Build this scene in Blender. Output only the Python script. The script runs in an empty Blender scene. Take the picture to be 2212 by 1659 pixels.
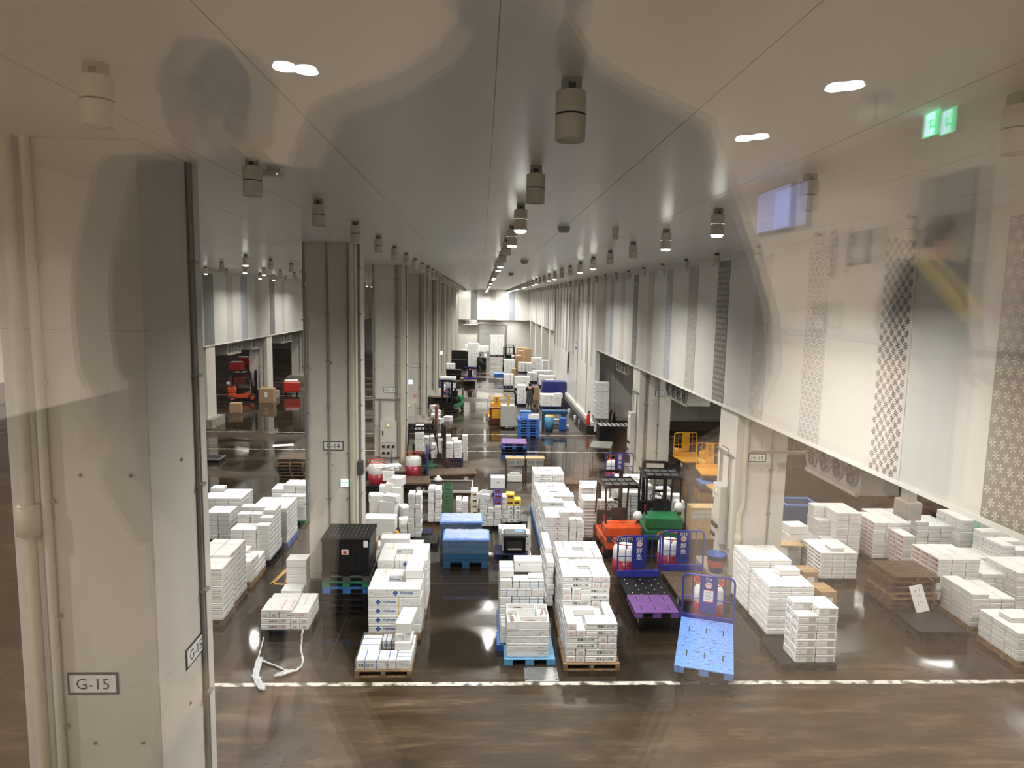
import bpy, math, random
from mathutils import Vector, Matrix
from mathutils.bvhtree import BVHTree

SC = bpy.context.scene
COL = SC.collection
R = math.radians
rnd = random.Random(7)

# ------------------------------------------------------------------ camera, world, exposure
F_PX, PITCH, YAW, ROLL, EYE = 1518.0, 6.85, 2.52, 1.1, 7.5
EXPOSURE = 0.0
LAMP_W = 245.0          # hall lamps
LOW_W = 66.0            # lamps under the low ceiling on the right
GAL_W = 160.0            # gallery downlights
_p, _y, _r = R(PITCH), R(YAW), R(ROLL)
CF = Vector((math.sin(_y) * math.cos(_p), math.cos(_y) * math.cos(_p), -math.sin(_p)))
_r0 = Vector((math.cos(_y), -math.sin(_y), 0))
_u0 = _r0.cross(CF)
CR = _r0 * math.cos(_r) + _u0 * math.sin(_r)
CU = CR.cross(CF)
CO = Vector((0, 0, EYE))
cam = bpy.data.cameras.new('camera')
cam.sensor_fit = 'HORIZONTAL'
cam.sensor_width = 36.0
cam.lens = 36.0 * F_PX / 2212.0
cam.clip_start, cam.clip_end = 0.02, 400
cam_o = bpy.data.objects.new('camera', cam)
COL.objects.link(cam_o)
cam_o.matrix_world = Matrix(((CR.x, CU.x, -CF.x, CO.x), (CR.y, CU.y, -CF.y, CO.y), (CR.z, CU.z, -CF.z, CO.z), (0, 0, 0, 1)))
SC.camera = cam_o
w = bpy.data.worlds.new('world'); SC.world = w; w.use_nodes = True
w.node_tree.nodes['Background'].inputs[0].default_value = (0.9, 0.92, 1.0, 1)
w.node_tree.nodes['Background'].inputs[1].default_value = 0.02
SC.view_settings.view_transform = 'Standard'
SC.view_settings.look = 'None'
SC.view_settings.exposure = EXPOSURE
SC.view_settings.gamma = 1.0
SC.view_settings.use_curve_mapping = False
cy = SC.cycles
cy.max_bounces = 6; cy.diffuse_bounces = 3; cy.glossy_bounces = 3; cy.transparent_max_bounces = 16
cy.transmission_bounces = 4; cy.sample_clamp_indirect = 4.0; cy.caustics_reflective = False; cy.caustics_refractive = False
cy.use_denoising = True
cy.use_light_tree = True
cy.use_adaptive_sampling = True; cy.adaptive_threshold = 0.04

# survey helpers: a point of the place from its bearing in the photograph and one known coordinate
def _ray(x, y): return CF * F_PX + CR * (x - 1106) - CU * (y - 829.5)
def G(x, y, z=0.0):
    d = _ray(x, y); t = (z - EYE) / d.z; return CO + d * t
def GY(x, y, Y):
    d = _ray(x, y); return CO + d * (Y / d.y)
def GX(x, y, X):
    d = _ray(x, y); return CO + d * (X / d.x)

# ------------------------------------------------------------------ materials
MATS = {}
def mat(name, col, rough=0.5, metal=0.0, var=0.06, scale=6.0, bump=0.0, bscale=60.0, emit=None, spec=0.5, coat=0.0, trans=None, bdist=.01):
    if name in MATS: return MATS[name]
    m = bpy.data.materials.new(name); m.use_nodes = True
    nt = m.node_tree; b = nt.nodes['Principled BSDF']
    b.inputs['Roughness'].default_value = rough
    b.inputs['Metallic'].default_value = metal
    b.inputs['Specular IOR Level'].default_value = spec
    b.inputs['Coat Weight'].default_value = coat
    tc = nt.nodes.new('ShaderNodeTexCoord')
    nz = nt.nodes.new('ShaderNodeTexNoise'); nz.inputs['Scale'].default_value = scale; nz.inputs['Detail'].default_value = 3
    nt.links.new(tc.outputs['Object'], nz.inputs['Vector'])
    rp = nt.nodes.new('ShaderNodeMapRange')
    rp.inputs['From Min'].default_value = .3; rp.inputs['From Max'].default_value = .7
    rp.inputs['To Min'].default_value = 1 - var; rp.inputs['To Max'].default_value = 1 + var
    nt.links.new(nz.outputs['Fac'], rp.inputs['Value'])
    mx = nt.nodes.new('ShaderNodeMix'); mx.data_type = 'RGBA'; mx.blend_type = 'MULTIPLY'; mx.inputs['Factor'].default_value = 1
    mx.inputs[6].default_value = (*col, 1)
    nt.links.new(rp.outputs['Result'], mx.inputs[7])
    nt.links.new(mx.outputs[2], b.inputs['Base Color'])
    if bump:
        n2 = nt.nodes.new('ShaderNodeTexNoise'); n2.inputs['Scale'].default_value = bscale; n2.inputs['Detail'].default_value = 4
        nt.links.new(tc.outputs['Object'], n2.inputs['Vector'])
        bp = nt.nodes.new('ShaderNodeBump'); bp.inputs['Strength'].default_value = bump; bp.inputs['Distance'].default_value = bdist
        nt.links.new(n2.outputs['Fac'], bp.inputs['Height']); nt.links.new(bp.outputs['Normal'], b.inputs['Normal'])
    if emit:
        b.inputs['Emission Color'].default_value = (*emit[0], 1); b.inputs['Emission Strength'].default_value = emit[1]
    if trans is not None:      # a clear film: part transparent, part glossy
        out = nt.nodes['Material Output']
        t = nt.nodes.new('ShaderNodeBsdfTransparent'); ms = nt.nodes.new('ShaderNodeMixShader'); ms.inputs[0].default_value = trans
        nt.links.new(t.outputs[0], ms.inputs[1]); nt.links.new(b.outputs[0], ms.inputs[2]); nt.links.new(ms.outputs[0], out.inputs[0])
    MATS[name] = m
    return m

M_wall = mat('painted_panel', (.64, .62, .58), .42, var=.03, scale=1.2)
M_wall2 = mat('wall_panel_white', (.78, .76, .72), .35, var=.03, scale=1.0)
M_col = mat('column_paint', (.66, .625, .56), .7, var=.035, scale=1.5, spec=.25)
M_dark = mat('dark_gap', (.02, .02, .02), .6)
M_conc = mat('plinth_concrete', (.30, .27, .22), .7, var=.25, scale=5, bump=.3)
M_plblack = mat('plinth_black', (.022, .021, .02), .4, var=.3, scale=4)
M_foam = mat('white_foam', (.86, .855, .845), .55, var=.03, scale=7, bump=.12, bscale=240)
M_foam2 = mat('grey_white_foam', (.72, .72, .72), .5, var=.04, scale=7, bump=.12, bscale=240)
M_ink = mat('black_ink', (.03, .03, .035), .6)
M_red = mat('red_ink', (.45, .045, .05), .6)
M_pink = mat('pink_ink', (.72, .28, .27), .6)
M_blue = mat('blue_ink', (.05, .13, .40), .6)
M_grey = mat('grey_ink', (.30, .30, .30), .6)
M_lgrey = mat('pencil_grey', (.42, .41, .41), .6)
M_teal = mat('pale_teal_ink', (.30, .50, .52), .6)
M_strap = mat('blue_strap', (.05, .22, .55), .35)
M_ystrap = mat('yellow_strap', (.75, .60, .15), .35)
M_orange = mat('orange_sticker', (.85, .42, .05), .5)
M_wood = mat('pallet_wood', (.25, .15, .072), .7, var=.35, scale=9, bump=.2)
M_wood2 = mat('old_dark_wood', (.10, .062, .035), .65, var=.4, scale=9, bump=.2)
M_ply = mat('plywood', (.55, .37, .18), .6, var=.15, scale=8)
M_card = mat('cardboard', (.42, .27, .14), .75, var=.12, scale=8)
M_pblack = mat('black_plastic', (.008, .008, .009), .45, var=.2, spec=.22)
M_pnavy = mat('navy_plastic', (.012, .016, .06), .45, var=.2, spec=.22)
M_pblue = mat('blue_plastic', (.03, .14, .50), .42, var=.12)
M_plblue = mat('light_blue_plastic', (.14, .30, .78), .45, var=.22, scale=14)
M_pteal = mat('steel_blue_plastic', (.02, .095, .21), .4, var=.12)
M_pcyan = mat('sky_blue_plastic', (.10, .33, .58), .4, var=.12)
M_pgreen = mat('green_plastic', (.02, .16, .08), .42, var=.15)
M_pgrey = mat('dark_grey_plastic', (.07, .075, .075), .42, var=.15)
M_purple = mat('purple_plastic', (.16, .06, .26), .45, var=.15)
M_yel = mat('yellow_carton_card', (.90, .62, .05), .5, var=.05)
M_violet = mat('violet_carton_card', (.22, .13, .42), .5, var=.05)
M_cart = mat('blue_enamel', (.02, .03, .30), .3, var=.12, coat=.3)
M_sign = mat('blue_sign_enamel', (.015, .025, .22), .3, var=.06, coat=.2)
M_white = mat('white_paint', (.82, .82, .80), .4, var=.03)
M_drum = mat('red_drum_paint', (.33, .012, .03), .3, var=.1, coat=.3)
M_redp = mat('red_paint', (.62, .03, .02), .35, var=.1)
M_fork = mat('orange_enamel', (.78, .10, .02), .3, var=.08, coat=.3)
M_forkg = mat('green_enamel', (.02, .20, .07), .32, var=.08, coat=.3)
M_yell = mat('amber_enamel', (.80, .40, .03), .38, var=.15)
M_mach = mat('machine_grey_paint', (.55, .54, .50), .4, var=.05)
M_steel = mat('galvanised_steel', (.42, .42, .41), .38, metal=.75, var=.15)
M_conduit = mat('grey_conduit', (.28, .28, .26), .45, metal=.3, var=.08)
M_pipe = mat('cream_pipe', (.66, .62, .47), .4, var=.04)
M_rubber = mat('black_rubber', (.014, .014, .014), .65)
M_lamp = mat('lamp_white_enamel', (.66, .63, .55), .4, var=.02)
M_lens = mat('lamp_lens', (.9, .9, .88), .3)
M_lit = mat('lit_lamp_lens', (1, 1, 1), .3, emit=((1, .97, .90), 40))
M_film = mat('clear_wrap_film', (.9, .93, .95), .12, trans=.26, bump=1.0, bscale=9, bdist=.08)
M_film2 = mat('milky_wrap_film', (.9, .92, .95), .2, trans=.75, bump=1.0, bscale=16, bdist=.05)
M_film3 = mat('thin_bin_film', (.85, .92, 1.0), .15, trans=.42, bump=1.0, bscale=9, bdist=.08)
M_film4 = mat('clear_bin_film', (.85, .92, 1.0), .1, trans=.08, bump=1.0, bscale=9, bdist=.08)
M_paper = mat('paper_white', (.85, .83, .80), .6)
M_skin = mat('skin', (.55, .34, .24), .5)
M_hair = mat('black_hair', (.02, .016, .014), .5)
M_coat = mat('dark_coat_cloth', (.016, .016, .02), .85, bump=.3)
M_coat2 = mat('charcoal_jacket_cloth', (.05, .05, .055), .85, bump=.3)
M_trous = mat('navy_trouser_cloth', (.03, .035, .06), .85)
M_hivis = mat('yellow_stripe_cloth', (.85, .75, .10), .4)
M_fish = mat('fish_skin', (.42, .30, .27), .25, var=.4, scale=12)
M_fishd = mat('fish_dark_fin', (.09, .07, .06), .35, var=.3)
M_led = mat('emergency_light_face', (.8, 1, .95), .4, emit=((.55, 1.0, .95), 4))
M_green_l = mat('exit_sign_green', (.0, .5, .2), .4, emit=((.02, .75, .25), 9))
M_white_l = mat('exit_sign_white', (.8, .9, .9), .4, emit=((.55, .75, 1.0), 11))
M_screen = mat('screen_glow', (.2, .25, .6), .3, emit=((.28, .34, .75), 2.6), var=.3, scale=6)
M_amber_l = mat('amber_indicator', (1, .6, .1), .4, emit=((1, .55, .1), 5))
M_gal = mat('gallery_paint', (.88, .85, .80), .6, var=.02)
M_galf = mat('gallery_floor', (.10, .075, .055), .5, var=.1)
M_gdoor = mat('dark_door_glass', (.07, .08, .07), .15, var=.1)
M_galdown = mat('downlight_disc', (1, 1, 1), .3, emit=((1, .93, .80), 60))

# wet concrete floor
def floor_material():
    m = bpy.data.materials.new('wet_concrete'); m.use_nodes = True; nt = m.node_tree; N, L = nt.nodes, nt.links
    b = N['Principled BSDF']; tc = N.new('ShaderNodeTexCoord')
    def noise(sc, det, stretch=(1, 1, 1)):
        mp = N.new('ShaderNodeMapping'); mp.inputs['Scale'].default_value = stretch
        L.new(tc.outputs['Object'], mp.inputs['Vector'])
        n = N.new('ShaderNodeTexNoise'); n.inputs['Scale'].default_value = sc; n.inputs['Detail'].default_value = det
        L.new(mp.outputs[0], n.inputs['Vector']); return n
    def ramp(src, stops):
        r = N.new('ShaderNodeValToRGB'); e = r.color_ramp.elements
        while len(e) < len(stops): e.new(.5)
        for i, (p, c) in enumerate(stops): e[i].position = p; e[i].color = c if len(c) == 4 else (*c, 1)
        L.new(src.outputs[0], r.inputs[0]); return r
    n1 = noise(.30, 5, (.7, 1.0, 1)); n2 = noise(1.5, 15, (.34, 1.7, 1)); n2.inputs['Roughness'].default_value = .70; n3 = noise(14, 4)
    # the near strip in front of the painted line has dried more than the rest
    sx = N.new('ShaderNodeSeparateXYZ'); L.new(tc.outputs['Object'], sx.inputs[0])
    mr = N.new('ShaderNodeMapRange'); mr.inputs['From Min'].default_value = 14.5; mr.inputs['From Max'].default_value = 12.0; mr.inputs['To Min'].default_value = -.06; mr.inputs['To Max'].default_value = .13
    L.new(sx.outputs['Y'], mr.inputs['Value'])
    ad0 = N.new('ShaderNodeMath'); ad0.operation = 'ADD'; L.new(n1.outputs[0], ad0.inputs[0]); L.new(mr.outputs[0], ad0.inputs[1])
    wet = ramp(ad0, [(.42, (0, 0, 0)), (.60, (1, 1, 1))])
    cola = ramp(n2, [(.42, (.036, .022, .010)), (.53, (.054, .035, .018)), (.60, (.085, .060, .035)), (.70, (.16, .12, .076))])
    dark = N.new('ShaderNodeMix'); dark.data_type = 'RGBA'; dark.blend_type = 'MIX'
    L.new(wet.outputs[0], dark.inputs['Factor']); dark.inputs[6].default_value = (.022, .016, .010, 1)
    L.new(cola.outputs[0], dark.inputs[7]); L.new(dark.outputs[2], b.inputs['Base Color'])
    rr = ramp(wet, [(0, (.045, .045, .045)), (1, (.42, .42, .42))])
    sp = ramp(wet, [(0, (.45, .45, .45)), (1, (.16, .16, .16))]); L.new(sp.outputs[0], b.inputs['Specular IOR Level'])
    L.new(rr.outputs[0], b.inputs['Roughness'])
    bp = N.new('ShaderNodeBump'); bp.inputs['Strength'].default_value = .05; bp.inputs['Distance'].default_value = .015
    ad = N.new('ShaderNodeMath'); ad.operation = 'MULTIPLY_ADD'; L.new(n3.outputs[0], ad.inputs[0]); ad.inputs[1].default_value = .25
    L.new(n2.outputs[0], ad.inputs[2]); L.new(ad.outputs[0], bp.inputs['Height']); L.new(bp.outputs[0], b.inputs['Normal'])
    b.inputs['Specular IOR Level'].default_value = .42
    return m
M_floor = floor_material()
def line_material():
    m = mat('worn_white_line', (.70, .67, .60), .35, var=.3, scale=3)
    nt = m.node_tree; N, L = nt.nodes, nt.links; b = N['Principled BSDF']
    n = N.new('ShaderNodeTexNoise'); n.inputs['Scale'].default_value = 4; n.inputs['Detail'].default_value = 8
    tc = N.new('ShaderNodeTexCoord'); L.new(tc.outputs['Object'], n.inputs['Vector'])
    r = N.new('ShaderNodeValToRGB'); r.color_ramp.elements[0].position = .40; r.color_ramp.elements[1].position = .52
    r.color_ramp.elements[0].color = (.09, .075, .055, 1); r.color_ramp.elements[1].color = (.70, .67, .60, 1)
    L.new(n.outputs[0], r.inputs[0]); L.new(r.outputs[0], b.inputs['Base Color'])
    return m
M_line = line_material()
M_yline = mat('worn_orange_paint', (.55, .30, .06), .4, var=.3, scale=6)
# glossy white ceiling panels with fine joints
def ceil_material():
    m = mat('ceiling_panel', (.80, .78, .74), .28, var=.02, scale=.8, spec=.4)
    return m
M_ceil = ceil_material()
def glass_material():
    m = bpy.data.materials.new('window_glass'); m.use_nodes = True; nt = m.node_tree; N, L = nt.nodes, nt.links
    N.remove(N['Principled BSDF'])
    g = N.new('ShaderNodeNewGeometry'); d = N.new('ShaderNodeVectorMath'); d.operation = 'DOT_PRODUCT'
    L.new(g.outputs['Incoming'], d.inputs[0]); L.new(g.outputs['Normal'], d.inputs[1])
    def mth(op, a, bb=None):
        n = N.new('ShaderNodeMath'); n.operation = op
        for i, v in enumerate((a, bb)):
            if v is None: continue
            if isinstance(v, (int, float)): n.inputs[i].default_value = v
            else: L.new(v, n.inputs[i])
        return n.outputs[0]
    a = mth('ABSOLUTE', d.outputs['Value']); s = mth('SUBTRACT', 1.0, a); p = mth('POWER', s, 5.0)
    f = mth('MULTIPLY_ADD', p, .93); N[-1].inputs[2].default_value = .06
    t = N.new('ShaderNodeBsdfTransparent'); t.inputs[0].default_value = (.985, .99, .985, 1)
    gl = N.new('ShaderNodeBsdfGlossy'); gl.inputs['Roughness'].default_value = 0.0
    ms = N.new('ShaderNodeMixShader'); L.new(f, ms.inputs[0]); L.new(t.outputs[0], ms.inputs[1]); L.new(gl.outputs[0], ms.inputs[2])
    L.new(ms.outputs[0], N['Material Output'].inputs[0])
    return m
M_glass = glass_material()

# ------------------------------------------------------------------ mesh helpers
_tcache = {}
def text_geo(s, bold=0.0):
    if (s, bold) in _tcache: return _tcache[(s, bold)]
    cu = bpy.data.curves.new('t', 'FONT'); cu.body = s; cu.resolution_u = 2; cu.offset = bold
    o = bpy.data.objects.new('t', cu); COL.objects.link(o)
    dg = bpy.context.evaluated_depsgraph_get()
    me = bpy.data.meshes.new_from_object(o.evaluated_get(dg))
    vs = [(v.co.x, v.co.y) for v in me.vertices]; fs = [tuple(p.vertices) for p in me.polygons]
    bpy.data.objects.remove(o); bpy.data.curves.remove(cu); bpy.data.meshes.remove(me)
    x0 = min(v[0] for v in vs); x1 = max(v[0] for v in vs); y0 = min(v[1] for v in vs); y1 = max(v[1] for v in vs)
    _tcache[(s, bold)] = ([(v[0] - (x0 + x1) / 2, v[1] - (y0 + y1) / 2) for v in vs], fs, x1 - x0, y1 - y0)
    return _tcache[(s, bold)]

class MB:
    def __init__(s): s.v = []; s.f = []; s.mi = []; s.mats = []; s.sm = []
    def _m(s, m):
        if m not in s.mats: s.mats.append(m)
        return s.mats.index(m)
    def add(s, vs, fs, m, smooth=False):
        b = len(s.v); k = s._m(m); s.v += [tuple(v) for v in vs]
        for f in fs: s.f.append(tuple(b + i for i in f)); s.mi.append(k); s.sm.append(smooth)
        return s
    def box(s, x0, x1, y0, y1, z0, z1, m, c=0.0, rot=0.0, piv=None):
        if c <= 0:
            vs = [(x, y, z) for z in (z0, z1) for y in (y0, y1) for x in (x0, x1)]
            fs = [(0, 2, 3, 1), (4, 5, 7, 6), (0, 1, 5, 4), (2, 6, 7, 3), (0, 4, 6, 2), (1, 3, 7, 5)]
        else:
            vs = []; idx = {}
            for zi, z in enumerate((z0, z1)):
                for yi, y in enumerate((y0, y1)):
                    for xi, x in enumerate((x0, x1)):
                        sx, sy, sz = (c, -c)[xi], (c, -c)[yi], (c, -c)[zi]
                        for ax, p in (('x', (x, y + sy, z + sz)), ('y', (x + sx, y, z + sz)), ('z', (x + sx, y + sy, z))):
                            idx[(xi, yi, zi, ax)] = len(vs); vs.append(p)
            I = lambda a, b, cc, ax: idx[(a, b, cc, ax)]
            fs = [(I(0, 0, 0, 'x'), I(0, 0, 1, 'x'), I(0, 1, 1, 'x'), I(0, 1, 0, 'x')), (I(1, 0, 0, 'x'), I(1, 1, 0, 'x'), I(1, 1, 1, 'x'), I(1, 0, 1, 'x')),
                  (I(0, 0, 0, 'y'), I(1, 0, 0, 'y'), I(1, 0, 1, 'y'), I(0, 0, 1, 'y')), (I(0, 1, 0, 'y'), I(0, 1, 1, 'y'), I(1, 1, 1, 'y'), I(1, 1, 0, 'y')),
                  (I(0, 0, 0, 'z'), I(0, 1, 0, 'z'), I(1, 1, 0, 'z'), I(1, 0, 0, 'z')), (I(0, 0, 1, 'z'), I(1, 0, 1, 'z'), I(1, 1, 1, 'z'), I(0, 1, 1, 'z'))]
            for a in (0, 1):
                for b in (0, 1):
                    fs.append((I(0, a, b, 'y'), I(1, a, b, 'y'), I(1, a, b, 'z'), I(0, a, b, 'z')))
                    fs.append((I(a, 0, b, 'x'), I(a, 1, b, 'x'), I(a, 1, b, 'z'), I(a, 0, b, 'z')))
                    fs.append((I(a, b, 0, 'x'), I(a, b, 1, 'x'), I(a, b, 1, 'y'), I(a, b, 0, 'y')))
                    for d in (0, 1): fs.append((I(a, b, d, 'x'), I(a, b, d, 'y'), I(a, b, d, 'z')))
        if rot:
            px, py = piv or ((x0 + x1) / 2, (y0 + y1) / 2); cs, sn = math.cos(rot), math.sin(rot)
            vs = [(px + (v[0] - px) * cs - (v[1] - py) * sn, py + (v[0] - px) * sn + (v[1] - py) * cs, v[2]) for v in vs]
        return s.add(vs, fs, m)
    def tube(s, pts, r, m, n=8, cap=True):
        pts = [Vector(p) for p in pts]; vs = []; fs = []
        prev = None
        for i, p in enumerate(pts):
            a = pts[max(i - 1, 0)]; b = pts[min(i + 1, len(pts) - 1)]
            d = (b - a).normalized()
            if prev is None:
                u = d.cross(Vector((0, 0, 1)) if abs(d.z) < .9 else Vector((1, 0, 0))).normalized()
            else:
                u = (prev - d * prev.dot(d)).normalized()
            prev = u; v = d.cross(u); rr = r[i] if isinstance(r, (list, tuple)) else r
            for k in range(n):
                t = 2 * math.pi * k / n; q = p + (u * math.cos(t) + v * math.sin(t)) * rr; vs.append(q)
        for i in range(len(pts) - 1):
            for k in range(n): fs.append((i * n + k, i * n + (k + 1) % n, (i + 1) * n + (k + 1) % n, (i + 1) * n + k))
        s.add(vs, fs, m, True)
        if cap:
            b = len(vs) - n
            s.add(vs[:n], [tuple(range(n))[::-1]], m); s.add(vs[b:], [tuple(range(n))], m)
        return s
    def lathe(s, prof, m, cx=0, cy=0, n=20, axis='z', cz=0):
        vs = []; fs = []
        for (r, h) in prof:
            for k in range(n):
                t = 2 * math.pi * k / n; a, b = r * math.cos(t), r * math.sin(t)
                vs.append((cx + a, cy + b, cz + h) if axis == 'z' else (cx + h, cy + a, cz + b) if axis == 'x' else (cx + a, cy + h, cz + b))
        for i in range(len(prof) - 1):
            for k in range(n): fs.append((i * n + k, i * n + (k + 1) % n, (i + 1) * n + (k + 1) % n, (i + 1) * n + k))
        return s.add(vs, fs, m, True)
    def poly(s, pts, m): return s.add(pts, [tuple(range(len(pts)))], m)
    def text(s, t, o, u, v, h, m, bold=0):
        g, fs, tw, th = text_geo(t, bold); k = h / th; o, u, v = Vector(o), Vector(u), Vector(v)
        vs = [o + u * (a * k) + v * (b * k) for a, b in g]; s.add(vs, fs, m)
        return tw * k
    def build(s, name, parent=None, loc=None, rot=None):
        me = bpy.data.meshes.new(name); me.from_pydata(s.v, [], s.f)
        for m in s.mats: me.materials.append(m)
        me.polygons.foreach_set('material_index', s.mi); me.polygons.foreach_set('use_smooth', s.sm); me.update()
        o = bpy.data.objects.new(name, me); COL.objects.link(o)
        if parent: o.parent = parent
        if loc is not None: o.location = loc
        if rot is not None: o.rotation_euler = (0, 0, rot) if isinstance(rot, (int, float)) else rot
        return o

def tag(o, label=None, cat=None, group=None, kind=None):
    if label: o['label'] = label
    if cat: o['category'] = cat
    if group: o['group'] = group
    if kind: o['kind'] = kind
    return o
def thing(name, label, cat, loc=(0, 0, 0), rz=0.0, group=None):
    o = bpy.data.objects.new(name, None); COL.objects.link(o); o.location = loc; o.rotation_euler = (0, 0, rz)
    return tag(o, label, cat, group)
def dup(root, loc, rz=None, label=None, group=None):
    r = root.copy(); COL.objects.link(r); r.location = loc
    if rz is not None: r.rotation_euler = (0, 0, rz)
    if label: r['label'] = label
    if group: r['group'] = group
    for ch in list(root.children):
        c = ch.copy(); COL.objects.link(c); c.parent = r
        for g in list(ch.children):
            d = g.copy(); COL.objects.link(d); d.parent = c
    return r
def struct(name, mb, parent=None):
    o = mb.build(name, parent)
    if not parent: o['kind'] = 'structure'
    return o
ORD = ['first', 'second', 'third', 'fourth', 'fifth', 'sixth', 'seventh', 'eighth', 'ninth', 'tenth', 'eleventh', 'twelfth', 'thirteenth', 'fourteenth', 'fifteenth', 'sixteenth', 'seventeenth', 'eighteenth', 'nineteenth', 'twentieth', 'twenty-first', 'twenty-second', 'twenty-third', 'twenty-fourth', 'twenty-fifth', 'twenty-sixth', 'twenty-seventh', 'twenty-eighth', 'twenty-ninth', 'thirtieth', 'thirty-first', 'thirty-second', 'thirty-third', 'thirty-fourth', 'thirty-fifth', 'thirty-sixth']

# ------------------------------------------------------------------ large structure
CEIL, BH_X, BH_Z, LOW = 8.78, 6.4, 4.86, 5.0
YEND = 99.0
struct('floor', MB().box(-32, 24, -.2, 101, -.2, 0, M_floor))
ce = struct('ceiling', MB().box(-15.6, 6.7, .3, 101, CEIL, CEIL + .15, M_ceil))
m = MB()
for i in range(-11, 5): m.box(.06 + i * 1.36 - .003, .06 + i * 1.36 + .003, .4, 98, CEIL - .002, CEIL + .01, M_lgrey)
m.build('panel_joint', ce)
struct('ceiling_low_right', MB().box(6.7, 24, .3, 41.2, LOW, LOW + .15, M_wall))
struct('ceiling_low_left', MB().box(-32, -15.6, .3, 101, LOW, LOW + .15, M_wall))
m = MB()
m.box(BH_X, BH_X + .3, .4, 39.5, BH_Z, CEIL, M_wall); m.box(BH_X - .02, BH_X + .32, .4, 39.5, BH_Z - .07, BH_Z, M_wall2)
struct('wall_right_bulkhead', m)
m = MB(); m.box(BH_X + .05, BH_X + .3, 39.5, 63, 0, CEIL, M_wall2)
struct('wall_right', m)
struct('baseboard_right', MB().box(BH_X - .35, BH_X + .05, 39.3, 63, 0, .42, M_plblack).box(BH_X - .1, BH_X + .05, 39.3, 63, .42, .62, M_wall2))
m = MB(); m.box(BH_X, BH_X + .3, 63, 96, BH_Z - .1, CEIL, M_wall2); struct('wall_right_far_bulkhead', m)
m = MB(); m.box(BH_X + .3, 24, 41, 41.2, 0, LOW, M_wall)
for i in range(12): m.box(7.9 + i * 1.3, 7.92 + i * 1.3, 40.985, 41, .6, LOW, M_grey)
struct('wall_cross_right', m)
struct('baseboard_cross', MB().box(BH_X + .3, 24, 40.6, 41, 0, .55, M_wood2).box(BH_X + .3, 24, 40.55, 41, .55, .62, M_wall))
struct('wall_far_right', MB().box(23.9, 24, .3, 41, 0, LOW, M_wood2))
struct('wall_side_right_far', MB().box(11, 11.2, 63, 101, 0, BH_Z, M_wall))
struct('ceiling_low_far', MB().box(BH_X + .3, 11, 63, 101, BH_Z, BH_Z + .1, M_wall).box(-15.6, BH_X, 96.3, 101, 4.9, 5.0, M_wall))
m = MB(); m.box(-15.6, -15.3, .4, 100, 4.62, CEIL, M_wall); m.box(-15.62, -15.28, .4, 100, 4.56, 4.62, M_wall2)
struct('wall_left_bulkhead', m)
struct('wall_left', MB().box(-32, -31.8, .3, 101, 0, LOW, M_wall))
struct('wall_far_upper', MB().box(-15.3, BH_X, 96, 96.3, 4.68, CEIL, M_wall2))
struct('wall_far', MB().box(-32, 12, YEND, YEND + .2, 0, LOW, M_wall2))
m = MB(); m.box(-32, 24, .28, .45, -.1, 6.2, M_wall); m.box(-32, 24, .45, .5, 8.85, 9.1, M_wall)
m.box(-32, -4.6, .28, .45, 6.2, 9, M_wall); m.box(2.95, 24, .28, .45, 6.2, 9, M_wall)
struct('wall_near', m)

# roller shutter in the far wall
m = MB(); m.box(-.42, 3.3, YEND - .06, YEND, 0, 4.0, M_mach)
for i in range(24): m.box(-.42, 3.3, YEND - .075, YEND - .06, .06 + i * .165, .08 + i * .165, M_grey)
d = struct('door_1', m)
m = MB()
m.box(-.62, -.42, YEND - .14, YEND, 0, 4.3, M_steel); m.box(3.3, 3.5, YEND - .14, YEND, 0, 4.3, M_steel); m.box(-.62, 3.5, YEND - .3, YEND, 4.0, 4.34, M_white)
m.build('door_frame', d)
m = MB()
for i in range(3): m.box(-.5 + i * 1.32, .7 + i * 1.32, YEND - .33, YEND - .3, 4.1, 4.25, M_mach)
m.build('air_curtain', d)

# floor lines, joints and painted marking
for i, (x0, x1, yy, ww) in enumerate(((-8.5, 24, 13.0, .13), (-20, 24, 38.6, .10), (-20, 24, 34.2, .10), (-20, 6, 53, .1), (-20, 6, 61, .1))):
    struct('floor_line_%d' % (i + 1), MB().box(x0, x1, yy - ww / 2, yy + ww / 2, -.05, .003, M_line))
m = MB(); m.box(-3.1, -3.08, 1, 99, -.05, .002, M_dark); 
for i in range(14): m.box(-20, 20, 17.9 + i * 6, 17.92 + i * 6, -.05, .002, M_dark)
struct('floor_joint', m)
o = G(590, 1256); ph = [(0, 0), (.5, .0), (.62, .12), (.12, .12)]
m = MB()
def stroke(pts, wd):
    for a, b in zip(pts, pts[1:]):
        a, b = Vector((*a, .003)), Vector((*b, .003)); dd = (b - a).normalized(); nn = Vector((-dd.y, dd.x, 0)) * wd / 2
        m.poly([a - nn, b - nn, b + nn, a + nn], M_yline)
for dx in (0, .42):
    stroke([(o.x + dx, o.y - .2), (o.x + dx + .15, o.y + .95)], .1); stroke([(o.x + dx + .15, o.y + .95), (o.x + dx + .42, o.y + .9)], .1)
    stroke([(o.x + dx, o.y - .15), (o.x + dx + .4, o.y - .2)], .1); stroke([(o.x + dx + .28, o.y + .6), (o.x + dx + .38, o.y - .1)], .1)
struct('floor_marking', m)

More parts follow.
